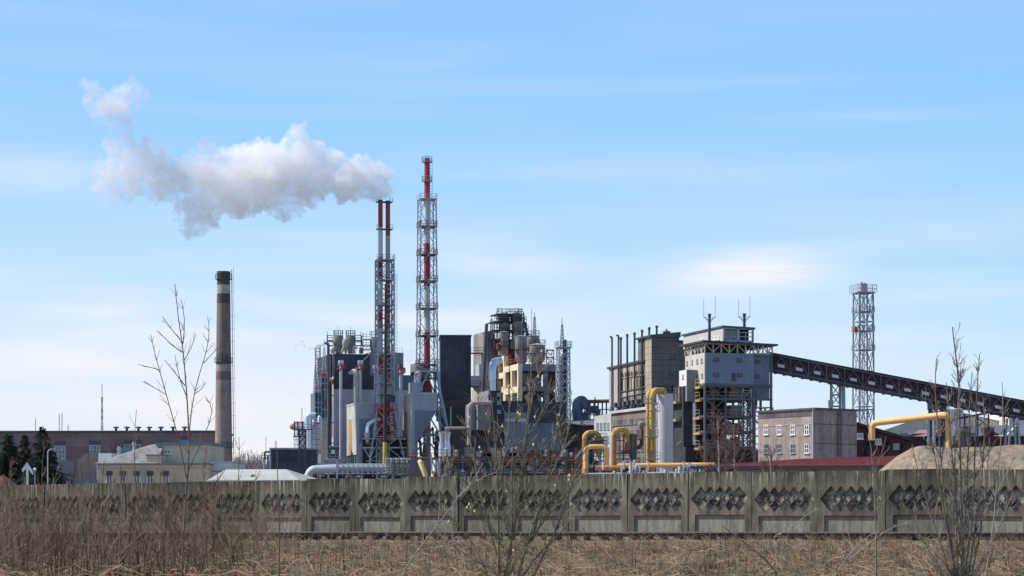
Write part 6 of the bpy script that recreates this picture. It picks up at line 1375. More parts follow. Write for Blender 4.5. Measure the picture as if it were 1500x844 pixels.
MB().box(f.x(1440), f.x(1455), -.8, 2, 0, f.z(626)).build('red_bay', mat('red_bay', (.13, .035, .035)), t); mb = MB().bar((f.x(1472), -1, f.z(640)), (f.x(1487), -1, f.z(625)), 1.6, .3); mb.build('chute', CREAM, t)
MB().box(f.x(1400), f.x(1420), -1.5, 1.5, 0, f.z(625)).build('plant_cabin', MCLAD, t)
f = F(1470, 420); t = f.thing('white_dome_store', 'pale domed store at the right edge above the conveyor', 'store building')
x0, x1_ = f.x(1478), f.x(1600); mb = MB(); pr = []
for i in range(17): u = i / 16; pr.append((x0 + (x1_ - x0) * u, f.z(592) + (f.z(581) - f.z(592)) * math.sin(math.pi * min(1, u))))
for yy in (0, 18): mb.v += [(x, yy, z) for x, z in pr] + [(x1_, yy, 0), (x0, yy, 0)]
m_ = 19; mb.f = [tuple(range(m_)), tuple(range(m_, 2 * m_))[::-1]] + [(i, i + m_, (i + 1) % m_ + m_, (i + 1) % m_) for i in range(m_)]; mb.build('shell', mat('dome_white', (.62, .60, .52), var=.05), t)

# gravel heaps
GRAV = mat('gravel_heap_stone', (.29, .225, .155), rough=1, var=.35, scale=1.4, bump=.3)
f = F(1400, 235)
def hp(x, y):
    px = 750 + (f.o.x + x) / 236 * 3000
    top = np.interp(px, [1228, 1258, 1290, 1318, 1338, 1352, 1400, 1440, 1480, 1520, 1600], [698, 694, 690, 668, 656, 653.5, 657, 655, 652.5, 652, 655])
    zt_ = CAMZ + (750 - top) / 3000 * 236; e = max(0, abs(y - 1) - 1.5); n_ = mnoise.noise(Vector((x * .35, y * .35, 0))) * .45 + mnoise.noise(Vector((x * 1.3, y * 1.3, 4))) * .14
    rid = max(0, 1 - ((y + 5) / 2.5) ** 2) * .0
    return max(-.2, min(zt_, zt_ - e * .62) + n_ * min(1, e * .3 + .25))
hm = heap(MB(), 130, 60, hp, -14.5, 20, -14, 16).build('gravel_heap', GRAV, None, True, (f.o.x, f.o.y, 0)); tag(hm, 'large pale brown gravel heap behind the right end of the fence', 'gravel heap')
f = F(1262, 180)
def hp2(x, y):
    r = math.hypot(x / 3.4, y / 3.0); return 5.1 * max(0, 1 - r * .62) + .3 * mnoise.noise(Vector((x * .8, y * .8, 2)))
hm = heap(MB(), 50, 30, hp2, -6, 6, -5, 5).build('gravel_heap', GRAV, None, True, (f.o.x, f.o.y, 0)); tag(hm, 'small low gravel heap left of the large one, just above the fence', 'gravel heap')
# =================================================================== bare birches beyond the fence, distant trees
BIRCH = mat('birch_bark', (.42, .36, .33), rough=.9, var=.45, scale=3); TWIGB = mat('birch_twig', (.13, .075, .06), rough=.9, var=.3)
def grow(mb, p, d, L_, r, dep, rn, spread=.55, up=.18, nch=4, n=4, minr=.004):
    pts = [p]; k = 4; q = p
    for i in range(k):
        d = (d + Vector((rn.gauss(0, .14), rn.gauss(0, .14), up * .3 + rn.gauss(0, .05)))).normalized(); q = q + d * L_ / k; pts.append(q)
    mb.tube(pts, [r + (minr - r) * (i / k) ** .9 * .85 for i in range(k + 1)], n, False)
    if dep:
        for c in range(nch):
            u = .22 + .7 * (c + rn.random()) / nch; i = min(k - 1, int(u * k)); b = pts[i].lerp(pts[i + 1], u * k - i)
            a = rn.uniform(0, 6.283); e = d.orthogonal().normalized(); e.rotate(__import__('mathutils').Quaternion(d, a))
            grow(mb, b, (d + e * spread * rn.uniform(.7, 1.3) + Vector((0, 0, up))).normalized(), L_ * rn.uniform(.35, .6) * (1 - u * .4), max(minr, r * .5), dep - 1, rn, spread, up, nch, max(3, n - 1), minr)
for i, (px, pt_, D_, lab, q) in enumerate(((1052, 610, 245, 'taller bare birch with pale trunk before the preparation tower', 1.0), (1075, 618, 250, 'thin straight bare tree right of the taller birch', .6), (1128.5, 655, 240, 'small bare birch in front of the red roofed shed', .7))):
    f = F(px, D_); rn = random.Random(40 + i); t = f.thing('bare_birch', lab, 'tree'); H = f.z(pt_); tk = MB().tube([(0, 0, 0), (.1, 0, H * .5), (-.05, 0, H * .97)], [.16 * q + .03, .11 * q + .02, .02], 7); tk.build('trunk', BIRCH, t)
    mb = MB(); 
    for k in range(int(46 * q)):
        z = H * (.35 + .6 * k / (46 * q)); a = rn.uniform(0, 6.28); grow(mb, Vector((.05, 0, z)), Vector((math.cos(a) * .6, math.sin(a) * .6, .75)).normalized(), (H - z) * .45 + 1.0, .035, 2, rn, .6, .15, 4, 3, .012)
    mb.build('crown', TWIGB, t)
FAR = mat('far_wood', (.17, .14, .15), rough=1, var=.3, scale=.3)
mb = MB(); rn = random.Random(9)
for k in range(240):
    px = rn.uniform(343, 400); D_ = rn.uniform(640, 760); f = F(px, D_); h = f.z(rn.uniform(676, 688)) * (1 if px < 372 else .93)
    mb_ = MB(); x, y = f.o; grow(mb, Vector((x, y, 0)), Vector((0, 0, 1)), h, .25, 2, rn, .4, .25, 4, 3, .05)
o = mb.build('distant_wood', FAR); tag(o, 'distant bare grey wood on the horizon between chimney and dark store', 'trees', None, 'stuff')
f = F(372, 700); t = f.thing('distant_pylon', 'tiny distant mast above the pale roof', 'mast'); MB().bar((0, 0, 0), (0, 0, f.z(666)), .3).build('lattice', STEEL, t)

FARLIFT = (1.0, (0, 0, 0))
# =================================================================== dry grass and weeds in the foreground
def blades(name, n, region, hfun, wid, material, seed, lean=.35, seg=3, litter=0.0, tuft=28, spr=.16):
    rg = np.random.default_rng(seed); nc = max(1, n // tuft); CX_, CY_ = region(rg, nc); ci = rg.integers(0, nc, n); sp_ = spr * rg.uniform(.4, 1.8, nc)
    X_ = CX_[ci] + rg.normal(0, 1, n) * sp_[ci]; Y_ = CY_[ci] + rg.normal(0, 1, n) * sp_[ci]; ct = rg.random(nc)[ci]; ch = rg.uniform(.45, 1.45, nc)[ci]; caz = rg.uniform(0, 6.283, nc)[ci]
    Zb = np.array([ground_z(float(a), float(b)) for a, b in zip(X_, Y_)]) - .02
    h = hfun(rg, X_, Y_) * ch; az = caz + rg.normal(0, 1.1, n); ln = np.abs(rg.normal(0, lean, n)); ln = np.where(rg.random(n) < litter, rg.uniform(1.5, 3.2, n), ln); h = np.where(ln > 1.5, h * .6, h); cu = rg.uniform(.3, 1.6, n)
    wa = rg.uniform(0, np.pi, n); w_ = wid * rg.uniform(.6, 1.4, n); V = np.zeros((n, seg + 1, 2, 3))
    for s_ in range(seg + 1):
        u = s_ / seg; off = ln * h * (u ** (1 + cu)); cx = X_ + np.cos(az) * off; cy = Y_ + np.sin(az) * off; cz = Zb + h * u * (1 - .24 * ln * u); ww = w_ * (1 - u * .85)
        for k, sg in enumerate((-1, 1)):
            V[:, s_, k, 0] = cx + sg * np.cos(wa) * ww; V[:, s_, k, 1] = cy + sg * np.sin(wa) * ww * .5; V[:, s_, k, 2] = cz
    base = (np.arange(n) * (seg + 1) * 2)[:, None, None]; q = np.array([[2 * s_, 2 * s_ + 1, 2 * s_ + 3, 2 * s_ + 2] for s_ in range(seg)])[None]
    fs = (base + q).reshape(-1, 4)
    me = bpy.data.meshes.new(name); me.vertices.add(n * (seg + 1) * 2); me.vertices.foreach_set('co', V.reshape(-1).astype('f'))
    me.loops.add(fs.size); me.loops.foreach_set('vertex_index', fs.reshape(-1).astype('i')); me.polygons.add(len(fs)); me.polygons.foreach_set('loop_start', np.arange(0, fs.size, 4, dtype='i')); me.polygons.foreach_set('loop_total', np.full(len(fs), 4, 'i'))
    ca = me.attributes.new('tint', 'FLOAT', 'POINT'); ca.data.foreach_set('value', np.repeat(np.clip(ct * .62 + .38 * rg.random(n), 0, 1), (seg + 1) * 2).astype('f'))
    me.update(); me.validate(); o = bpy.data.objects.new(name, me); col.objects.link(o); me.materials.append(material); return o
def blade_mat(name, cols):
    m = bpy.data.materials.new(name); m.use_nodes = True; nt = m.node_tree; nt.nodes.clear(); N = nt.nodes.new; L = nt.links.new
    out = N('ShaderNodeOutputMaterial'); at = N('ShaderNodeAttribute'); at.attribute_name = 'tint'; r = N('ShaderNodeValToRGB'); e = r.color_ramp.elements; L(at.outputs['Fac'], r.inputs[0])
    e[0].position, e[0].color = 0, (*cols[0], 1); e[1].position, e[1].color = 1, (*cols[-1], 1)
    for i, c in enumerate(cols[1:-1]): q = e.new((i + 1) / (len(cols) - 1)); q.color = (*c, 1)
    tc = N('ShaderNodeTexCoord'); no = N('ShaderNodeTexNoise'); no.inputs['Scale'].default_value = .35; no.inputs['Detail'].default_value = 4; L(tc.outputs['Object'], no.inputs[0])
    r2 = N('ShaderNodeValToRGB'); r2.color_ramp.elements[0].position = .35; r2.color_ramp.elements[0].color = (.34, .29, .25, 1); r2.color_ramp.elements[1].position = .62; r2.color_ramp.elements[1].color = (1.15, 1.13, 1.08, 1); L(no.outputs[0], r2.inputs[0])
    mx = N('ShaderNodeMix'); mx.data_type = 'RGBA'; mx.blend_type = 'MULTIPLY'; mx.inputs[0].default_value = 1; L(r.outputs[0], mx.inputs[6]); L(r2.outputs[0], mx.inputs[7])
    d = N('ShaderNodeBsdfDiffuse'); t = N('ShaderNodeBsdfTranslucent'); L(mx.outputs[2], d.inputs[0]); L(mx.outputs[2], t.inputs[0]); ms = N('ShaderNodeMixShader'); ms.inputs[0].default_value = .5
    L(d.outputs[0], ms.inputs[1]); L(t.outputs[0], ms.inputs[2]); L(ms.outputs[0], out.inputs[0]); return m
GR1 = blade_mat('dry_grass_blade', [(.09, .06, .035), (.28, .20, .125), (.46, .355, .23), (.20, .13, .08), (.64, .51, .34), (.85, .72, .50)])
WD1 = blade_mat('dry_weed_stalk', [(.06, .042, .033), (.13, .085, .06), (.20, .14, .10), (.10, .065, .05), (.34, .27, .19)])
def fan(y0, y1, m=4.0, pw=1.0):
    def reg(rg, n):
        Y_ = y0 + (y1 - y0) * rg.random(n) ** pw; X_ = rg.uniform(-1, 1, n) * (Y_ * .262 + m); return X_, Y_
    return reg
def hg(rg, X_, Y_):
    c = np.array([mnoise.noise(Vector((a * .35, b * .35, 2))) for a, b in zip(X_.tolist(), Y_.tolist())]); return (.07 + .24 * rg.random(len(X_)) ** 1.8) * (1 + 1.7 * np.clip(c, -.45, 1))
o = blades('dry_grass', 120000, fan(33, 79.0, pw=1.25), hg, .0125, GR1, 1, .9, 3, .55, 22, .15); tag(o, 'dense pale dry grass covering the ground before the track', 'grass', None, 'stuff')
def h2(rg, X_, Y_): return .2 + .7 * rg.random(len(X_)) ** 3
o = blades('dry_weeds', 8000, fan(34, 79), h2, .0065, WD1, 2, .4, 3, 0, 8, .2); tag(o, 'scattered taller brown dry weeds standing in the grass', 'weeds', None, 'stuff')
def left_region(rg, n):
    Y_ = rg.uniform(34, 74, n); px = 370 - 420 * rg.random(n) ** .85; px = np.where(rg.random(n) < .12, rg.uniform(330, 560, n), px); return (px - CX) / FPX * Y_, Y_
def h3(rg, X_, Y_):
    px = X_ / Y_ * FPX + CX; e = np.clip((430 - px) / 180, .12, 1); top = 1.6 + (750 - (724 + 60 * (1 - e))) / 3000 * Y_; return (top - .3) * (.18 + .9 * rg.random(len(X_)) ** 1.7)
o = blades('weed_thicket', 3600, left_region, h3, .0075, WD1, 3, .30, 4, 0, 9, .25); tag(o, 'dense thicket of tall brown weed stalks at the lower left', 'weeds', None, 'stuff')
def edge(rg, n): X_ = rg.uniform(-30, 30, n); return X_, 86.5 + rg.uniform(0, 3, n)
o = blades('track_side_grass', 9000, edge, lambda rg, a, b: .1 + .3 * rg.random(len(a)) ** 2, .008, GR1, 4, .5); tag(o, 'thin dry grass between the track and the fence foot', 'grass', None, 'stuff')

# tangled straw lying over the sward, and low twiggy brush
def straws(name, n, seed, px0, px1, hmax):
    rn = random.Random(seed); mb = MB()
    for k in range(n):
        y = 33 + 45 * rn.random() ** 1.3; x = (rn.uniform(px0, px1) - CX) / FPX * y; z = ground_z(x, y) + rn.uniform(.03, hmax); a = rn.uniform(0, 6.283); l_ = rn.uniform(.25, .9); e = rn.gauss(0, .35); w_ = rn.uniform(.004, .010)
        d = Vector((math.cos(a), math.sin(a), e)); P_ = [Vector((x, y, z)) + d * l_ * u + Vector((0, 0, -.5 * l_ * u * u * rn.uniform(0, 1))) for u in (0, .33, .66, 1)]
        kk = len(mb.v)
        for p_ in P_: mb.v += [(p_.x, p_.y, p_.z - w_), (p_.x + w_ * .5, p_.y - w_ * .5, p_.z + w_)]
        mb.f += [(kk + 2 * i, kk + 2 * i + 1, kk + 2 * i + 3, kk + 2 * i + 2) for i in range(3)]
    o = mb.build(name, STRAW); return o
STRAW = mat('bleached_straw', (.40, .30, .19), rough=.9, var=.6, scale=1.2, leaf=.4)
tag(straws('straw_litter', 6000, 61, -60, 1560, .30), 'bleached straw lying tangled over the dry grass', 'straw', None, 'stuff')
def brush(name, label, n, seed, px0, px1, y0, y1, hmin, hmax, m):
    rn = random.Random(seed); mb = MB()
    for k in range(n):
        y = rn.uniform(y0, y1); x = (px0 + (px1 - px0) * rn.random() ** (1.4 if px0 < 100 and px1 < 600 else 1) - CX) / FPX * y
        grow(mb, Vector((x, y, ground_z(x, y) - .05)), Vector((rn.gauss(0, .35), rn.gauss(0, .2), 1)).normalized(), rn.uniform(hmin, hmax), rn.uniform(.005, .009), 2, rn, .65, .12, 4, 3, .0032)
    tag(mb.build(name, m), label, 'brush', None, 'stuff')
BR = mat('brush_twig', (.185, .125, .085), rough=.9, var=.45, scale=1.5)
brush('scrub_thicket', 'tangled reddish brown twiggy scrub in front of the left fence panels', 330, 71, -30, 420, 36, 62, .7, 1.9, BR)
brush('low_scrub', 'low twiggy scrub scattered through the grass', 260, 72, 380, 1540, 35, 78, .35, 1.0, BR)
GRN = mat('fresh_shoot', (.10, .14, .03), rough=.9, var=.4)
brush('green_shoots', 'few thin green shoots among the weeds right of the young birch', 14, 73, 318, 352, 42, 52, .5, 1.1, GRN)

# =================================================================== bare saplings and shrubs in front
def pix(px, py, D_): return Vector(((px - CX) / FPX * D_, D_, CAMZ + (HY - py) / FPX * D_))
SM = {'brown': mat('sapling_bark_brown', (.20, .125, .095), rough=.8, var=.3, scale=4), 'pale': mat('dry_branch_pale', (.33, .28, .23), rough=.9, var=.25, scale=5),
      'olive': mat('willow_bark_olive', (.20, .17, .11), rough=.8, var=.35, scale=4), 'grey': mat('sapling_bark_grey', (.22, .18, .14), rough=.85, var=.35, scale=4)}
BUD = mat('willow_catkin', (.62, .56, .28), rough=.9)
def shrub(name, label, cat, D_, polys, m, seed, tw=9, tl=.55, r0=.02, group=None, dense=1.0, buds=0, spread=.5, base=True, dep=1):
    rn = random.Random(seed); p0_ = polys[0][0]; o0 = pix(p0_[0], p0_[1], D_); gz = ground_z(o0.x, o0.y)
    root = bpy.data.objects.new(name, None); col.objects.link(root); root.location = (o0.x, o0.y, gz); tag(root, label, cat, group)
    O = Vector((o0.x, o0.y, gz)); st = MB(); tg = MB(); bd = MB()
    for pi, pl in enumerate(polys):
        dd = rn.uniform(-.5, .5) if pi else 0; r = (pl[0][2] if len(pl[0]) > 2 else r0); n = len(pl)
        P_ = [pix(a[0], a[1], D_ + dd * (i / n)) - O for i, a in enumerate(pl)]
        if base and (pl[0][1] >= 835): P_ = [Vector((P_[0].x * .5, P_[0].y, -.05))] + P_
        # smooth and wobble
        Q = [P_[0]]
        for a, b in zip(P_, P_[1:]):
            k = max(2, int((b - a).length / .22))
            for j in range(1, k + 1): Q.append(a.lerp(b, j / k) + (Vector((rn.gauss(0, .008), rn.gauss(0, .02), rn.gauss(0, .004))) if j < k else Vector()))
        for _ in range(2): Q = [Q[0]] + [(Q[i - 1] + Q[i] * 2 + Q[i + 1]) / 4 for i in range(1, len(Q) - 1)] + [Q[-1]]
        m_ = len(Q); st.tube(Q, [r * .62 * (1 - .85 * i / (m_ - 1)) + .0030 for i in range(m_)], 6, False)
        L_ = sum((Q[i + 1] - Q[i]).length for i in range(m_ - 1)); nt_ = int(tw * L_ * dense * 2.2)
        for k in range(nt_):
            u = rn.uniform(.15, .98); i = min(m_ - 2, int(u * (m_ - 1))); b = Q[i]; d = (Q[i + 1] - Q[i]).normalized(); sg = 1 if k % 2 else -1
            e = (d + Vector((sg * spread * rn.uniform(.6, 1.5), rn.gauss(0, .4), rn.uniform(-.1, .25)))).normalized(); l_ = tl * rn.uniform(.3, 1.1) * (1.15 - u * .6)
            grow(tg, b, e, l_, max(.0038, r * .26 * (1 - u * .6)), dep, rn, .6, .12, 3, 3, .0026)
            if buds and rn.random() < buds: q = b + e * l_; s_ = .018; bd.add([q + Vector((s_, 0, 0)), q + Vector((-s_, 0, 0)), q + Vector((0, s_, 0)), q + Vector((0, -s_, 0)), q + Vector((0, 0, s_ * 2)), q + Vector((0, 0, -s_))], [(0, 2, 4), (2, 1, 4), (1, 3, 4), (3, 0, 4), (2, 0, 5), (1, 2, 5), (3, 1, 5), (0, 3, 5)])
    st.build('stems', m, root, True); tg.build('twigs', m, root)
    if bd.v: bd.build('catkins', BUD, root)
    return root
shrub('young_birch', 'tall leafless young birch with reddish brown stem at lower left', 'sapling', 30, [
    [(266, 850, .022), (270, 760), (276, 690), (277, 620), (272, 555), (268, 515), (264, 490), (260, 455), (256, 416)],
    [(273, 700, .009), (262, 640), (249, 597), (233, 542), (226, 512), (221, 491)], [(277, 650, .009), (279, 599), (291, 547), (303, 518), (308, 483), (304, 464)],
    [(268, 504, .007), (272, 466), (265, 439)], [(264, 497, .006), (250, 482), (238, 464)], [(266, 516, .007), (248, 503), (231, 485)], [(270, 528, .006), (280, 512), (287, 489)],
    [(271, 565, .007), (256, 546), (241, 527)], [(273, 580, .007), (262, 556), (256, 520)], [(298, 532, .006), (310, 520), (320, 508)], [(233, 542, .005), (220, 538), (202, 534)], [(243, 578, .005), (226, 568), (212, 559)], [(285, 577, .005), (296, 570), (302, 560)],
    [(276, 690, .008), (296, 640), (318, 600), (300, 580)], [(270, 770, .01), (292, 735), (318, 706), (330, 688)], [(269, 790, .009), (240, 745), (222, 712)]], SM['brown'], 21, 5, .24, .02, dense=.7, spread=.55, dep=0)
shrub('willow_shrub', 'large leafless olive willow shrub spreading from the bottom centre', 'shrub', 26, [
    [(730, 850, .03), (731, 715), (728, 678), (721, 592), (713, 551)], [(740, 850, .028), (760, 733), (770, 642), (777, 574), (781, 506)], [(757, 848, .026), (787, 751), (815, 678), (833, 642), (838, 600)],
    [(778, 850, .022), (815, 779), (842, 697), (851, 669), (868, 640)], [(722, 850, .02), (692, 797), (665, 756), (640, 742)], [(738, 850, .022), (710, 751), (696, 688), (690, 640), (676, 610)], [(765, 720, .016), (774, 597), (790, 545), (801, 515)],
    [(780, 790, .02), (805, 700), (818, 620), (824, 578)], [(731, 715, .014), (744, 640), (748, 590), (744, 560)], [(728, 690, .012), (706, 620), (700, 580)], [(745, 850, .02), (752, 760), (748, 690), (754, 620), (762, 560)], [(735, 800, .014), (700, 735), (672, 690), (655, 668)],
    [(770, 800, .016), (812, 742), (850, 700), (878, 668)], [(750, 780, .014), (778, 700), (806, 640), (822, 622)], [(715, 830, .012), (660, 800), (630, 770)], [(772, 640, .010), (800, 600), (806, 560)], [(760, 840, .014), (800, 800), (832, 770), (846, 738)]],
    SM['olive'], 22, 6.0, .42, .02, buds=.07, spread=.5, dep=1)
shrub('birch_clump', 'dense clump of thin upright grey-brown saplings at lower right', 'shrub', 24, [
    [(1410, 850, .034), (1408, 736), (1406, 647), (1405, 559), (1400, 520), (1395, 479)], [(1400, 850, .02), (1386, 771), (1372, 690), (1365, 640)], [(1414, 850, .022), (1426, 736), (1430, 603), (1435, 519)], [(1402, 850, .02), (1384, 740), (1376, 640), (1368, 570), (1372, 525)],
    [(1420, 850, .016), (1440, 760), (1446, 690), (1450, 640)], [(1406, 800, .016), (1396, 700), (1392, 620), (1386, 560)], [(1412, 780, .014), (1418, 680), (1420, 600), (1424, 545)], [(1398, 850, .014), (1368, 770), (1346, 700), (1336, 650)],
    [(1418, 850, .016), (1436, 720), (1444, 640), (1440, 580)], [(1404, 850, .015), (1398, 720), (1400, 620), (1408, 530)], [(1422, 850, .012), (1462, 780), (1484, 720)], [(1392, 850, .012), (1352, 800), (1330, 740)]],
    SM['grey'], 23, 6.5, .42, .02, spread=.38, dep=1)
shrub('slim_sapling', 'slim pale barked sapling right of the grey-brown clump', 'sapling', 27, [[(1440, 850, .014), (1453, 789), (1464, 669), (1470, 603), (1468, 560)], [(1458, 730, .006), (1474, 690), (1492, 660)]], SM['pale'], 24, 5, .35, spread=.4, dep=0)
shrub('slim_sapling', 'thin grey sapling leaning in front of the lozenges, left of the clump', 'sapling', 27, [[(1285, 850, .022), (1283, 780), (1279, 691), (1276, 650), (1270, 610)], [(1279, 700, .008), (1290, 672), (1298, 640)], [(1282, 760, .007), (1296, 720), (1304, 694)]], SM['grey'], 25, 4, .3, spread=.5, dep=0)
shrub('dead_stick', 'single straight brown dead stalk in front of the fence', 'stick', 28, [[(408, 850, .018), (409, 780), (408, 720), (406, 660)]], SM['brown'], 26, .8, .12, spread=.5, dep=0)
shrub('dead_branch', 'pale leaning dead branch with spiny twigs left of the willow shrub', 'branch', 24, [[(583, 850, .014), (600, 822), (642, 768), (669, 729), (697, 701), (728, 692)], [(642, 768, .006), (646, 730), (640, 705)], [(669, 729, .005), (690, 712), (706, 680)], [(612, 806, .006), (660, 800), (690, 790)]], SM['pale'], 27, 9, .14, spread=.9, dep=0)
shrub('dead_branch', 'pale arching dead branch crossing the track near the thin grey sapling', 'branch', 22, [[(1214, 850, .012), (1238, 820), (1260, 810), (1282, 788), (1310, 770), (1332, 765)], [(1238, 820, .005), (1262, 790), (1290, 775)]], SM['pale'], 28, 7, .12, spread=.9, dep=0)
shrub('dead_branch', 'thin pale branch bending right under the lozenges above the rails', 'branch', 22, [[(1168, 850, .009), (1145, 800), (1128, 785), (1144, 782), (1158, 774), (1180, 754), (1202, 744)]], SM['pale'], 29, 7, .1, spread=.9, dep=0)
shrub('dead_branch', 'dark fallen branch sloping through the grass at lower right', 'branch', 21, [[(1150, 850, .014), (1120, 815), (1096, 800), (1060, 772)]], SM['brown'], 30, 6, .15, spread=.9, dep=0)
shrub('slim_sapling', 'thin twiggy sapling near the left edge of the fence', 'sapling', 36, [[(60, 850, .014), (64, 780), (60, 700), (66, 640)], [(62, 760, .008), (80, 710), (88, 670)]], SM['brown'], 32, 6, .4, spread=.4, dep=0)
shrub('slim_sapling', 'upright brown sapling in front of the cream house windows', 'sapling', 35, [[(214, 850, .014), (208, 780), (200, 720), (196, 650), (200, 600)], [(208, 780, .008), (184, 722), (176, 680)]], SM['brown'], 33, 5, .4, spread=.4, dep=0)
shrub('slim_sapling', 'twiggy grey-green sapling right of the young birch', 'sapling', 34, [[(335, 850, .018), (338, 780), (346, 730), (352, 680), (350, 640)], [(338, 790, .01), (322, 740), (318, 690)], [(341, 760, .008), (370, 716), (380, 690)]], SM['olive'], 34, 6, .4, spread=.4, dep=0)
shrub('slim_sapling', 'thin branching sapling left of the curved duct bridge', 'sapling', 34, [[(118, 850, .012), (122, 780), (116, 720), (120, 668)], [(120, 770, .007), (140, 720), (150, 690)]], SM['grey'], 35, 6, .35, spread=.4, dep=0)
for i, (x, tp, lab) in enumerate(((16, 668, 'leftmost of the thin brown stems in the weed thicket'), (150, 676, 'thin brown stem rising under the left end of the cream house'), (236, 655, 'thin brown stem just left of the young birch'), (300, 650, 'forked thin stem between young birch and chimney'))):
    shrub('slim_sapling', lab, 'sapling', 38, [[(x + 4, 850, .012), (x + 2, 780), (x - 3, 720), (x + 3, tp)], [(x, 770, .006), (x + 16, 725), (x + 20, 700)]], SM['brown'], 50 + i, 7, .4, spread=.35, dep=1)

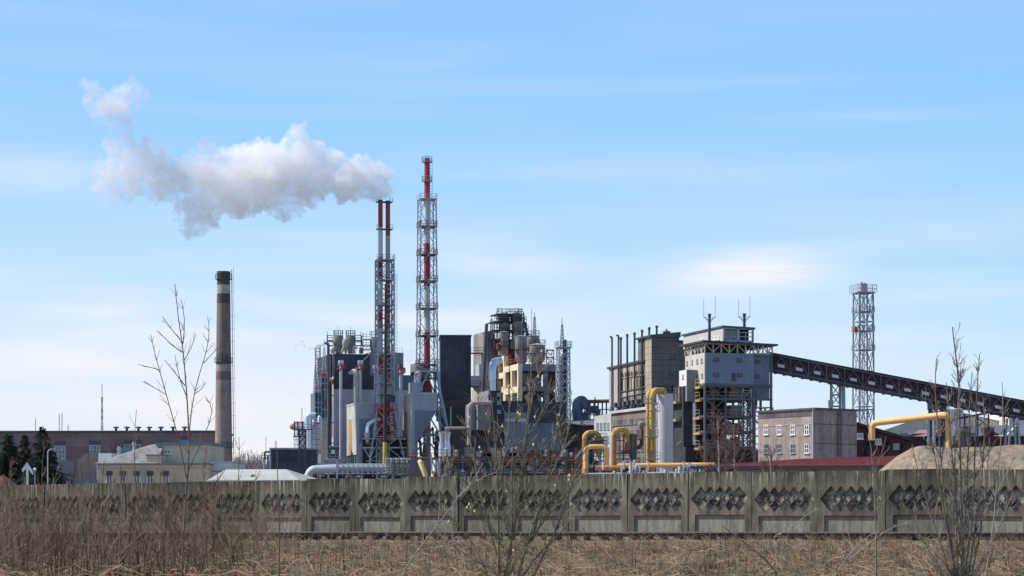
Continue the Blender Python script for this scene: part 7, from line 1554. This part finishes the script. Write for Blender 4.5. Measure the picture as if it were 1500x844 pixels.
# =================================================================== smoke
def smoke(name, label, D_, blobs, dens, m_sc, seed, vox, disp, col_=(1, 1, 1), fade=None, aniso=.0, thr=(.35, .62)):
    xs_ = [(b[0] - CX) / FPX * D_ for b in blobs]; cx = sum(xs_) / len(xs_); zs_ = [CAMZ + (HY - b[1]) / FPX * D_ for b in blobs]; cz = sum(zs_) / len(zs_)
    import bmesh
    bm = bmesh.new(); rn = random.Random(seed)
    from mathutils import Matrix
    for (px, py, r), x, z in zip(blobs, xs_, zs_):
        rr = r / FPX * D_; yo = rn.uniform(-.3, .3) * rr
        bmesh.ops.create_icosphere(bm, subdivisions=3, radius=rr, matrix=Matrix.Translation((x - cx, yo, z - cz)))
        for k in range(9):
            a, b_ = rn.uniform(0, 6.283), rn.uniform(-.9, .95); q = rr * rn.uniform(.28, .5); c = math.sqrt(1 - b_ * b_)
            bmesh.ops.create_icosphere(bm, subdivisions=2, radius=q, matrix=Matrix.Translation((x - cx + math.cos(a) * c * rr * .85, yo + math.sin(a) * c * rr * .85, z - cz + b_ * rr * .85)))
    bmesh.ops.scale(bm, vec=(1, .6, 1), verts=bm.verts)
    me = bpy.data.meshes.new(name); bm.to_mesh(me); bm.free(); o = bpy.data.objects.new(name, me); col.objects.link(o); o.location = (cx, D_, cz)
    md = o.modifiers.new('remesh', 'REMESH'); md.mode = 'VOXEL'; md.voxel_size = vox
    for k, (s_, st_) in enumerate(disp):
        tx = bpy.data.textures.new('%s_clouds_%d' % (name, k), 'CLOUDS'); tx.noise_scale = s_; tx.noise_depth = 3; d = o.modifiers.new('displace', 'DISPLACE'); d.texture = tx; d.strength = st_; d.mid_level = .5; d.texture_coords = 'LOCAL'
    m = bpy.data.materials.new(name + '_vapour'); m.use_nodes = True; nt = m.node_tree; nt.nodes.clear(); N = nt.nodes.new; L = nt.links.new
    out = N('ShaderNodeOutputMaterial'); pv = N('ShaderNodeVolumePrincipled'); pv.inputs['Color'].default_value = (*col_, 1); pv.inputs['Anisotropy'].default_value = aniso
    tc = N('ShaderNodeTexCoord'); no = N('ShaderNodeTexNoise'); no.inputs['Scale'].default_value = m_sc; no.inputs['Detail'].default_value = 5; no.inputs['Roughness'].default_value = .62; no.inputs['Distortion'].default_value = .5; L(tc.outputs['Object'], no.inputs[0])
    mr = N('ShaderNodeMapRange'); mr.interpolation_type = 'SMOOTHSTEP'; L(no.outputs[0], mr.inputs[0]); mr.inputs[1].default_value, mr.inputs[2].default_value, mr.inputs[3].default_value, mr.inputs[4].default_value = thr[0], thr[1], .0, 1.0
    sx = N('ShaderNodeSeparateXYZ'); L(tc.outputs['Object'], sx.inputs[0]); fr_ = N('ShaderNodeMapRange'); L(sx.outputs[0], fr_.inputs[0]); fr_.interpolation_type = 'SMOOTHSTEP'
    x0_, x1_ = [(q - CX) / FPX * D_ - cx for q in fade]
    fr_.inputs[1].default_value, fr_.inputs[2].default_value, fr_.inputs[3].default_value, fr_.inputs[4].default_value = x0_, x1_, dens[0], dens[1]
    # close to the flues the vapour is unbroken; further off it is torn by the noise
    f2_ = N('ShaderNodeMapRange'); L(sx.outputs[0], f2_.inputs[0]); f2_.inputs[1].default_value, f2_.inputs[2].default_value, f2_.inputs[3].default_value, f2_.inputs[4].default_value = x0_ + (x1_ - x0_) * .4, x1_, 0, .4
    mxx = N('ShaderNodeMath'); mxx.operation = 'MAXIMUM'; L(mr.outputs[0], mxx.inputs[0]); L(f2_.outputs[0], mxx.inputs[1])
    mu = N('ShaderNodeMath'); mu.operation = 'MULTIPLY'; L(mxx.outputs[0], mu.inputs[0]); L(fr_.outputs[0], mu.inputs[1]); L(mu.outputs[0], pv.inputs['Density']); L(pv.outputs[0], out.inputs['Volume'])
    me.materials.append(m); tag(o, label, 'smoke'); return o
smoke('smoke_plume', 'thick white vapour plume drifting left from the twin flues', 425,
      [(560, 279, 12), (545, 265, 27), (520, 262, 34), (495, 258, 32), (470, 262, 30), (450, 230, 30), (440, 205, 18), (452, 268, 28), (425, 245, 42), (400, 255, 48), (415, 292, 26), (375, 250, 46), (350, 275, 46), (330, 250, 36), (310, 275, 44), (290, 305, 34), (275, 328, 20), (300, 232, 24),
       (265, 265, 36), (240, 262, 38), (215, 240, 34), (190, 250, 38), (165, 255, 32), (155, 275, 24), (172, 215, 24), (175, 180, 22), (165, 160, 26), (142, 148, 24), (130, 130, 12), (185, 148, 24), (205, 135, 20), (214, 115, 12)],
      (.24, .48), .34, 3, .42, ((5.0, 4.0), (2.0, 3.0), (.8, 1.4)), fade=(150, 440), thr=(.36, .55), aniso=.15)
smoke('steam_wisp', 'thin white steam wisp blowing left from the hooked exhaust pipe', 444,
      [(474, 504, 2.8), (469, 505, 3.8), (464, 507, 4.2), (459, 509, 3.4), (453, 510, 2.6), (446, 508, 2.8), (444, 502, 3.6), (441, 500, 3.4), (434, 505, 3.4), (432, 513, 3.2), (432, 517, 2.6)], (1.0, 3.0), .9, 5, .22, ((1.0, .7),), fade=(430, 470))
smoke('faint_smoke', 'faint grey smoke puff behind the block, between the two flue towers', 500,
      [(596, 519, 7), (605, 517, 8), (614, 521, 6), (602, 526, 7), (592, 526, 5)], (.10, .16), .5, 6, .4, ((2.0, 1.2),), col_=(.62, .64, .72), fade=(580, 612), thr=(.3, .6))
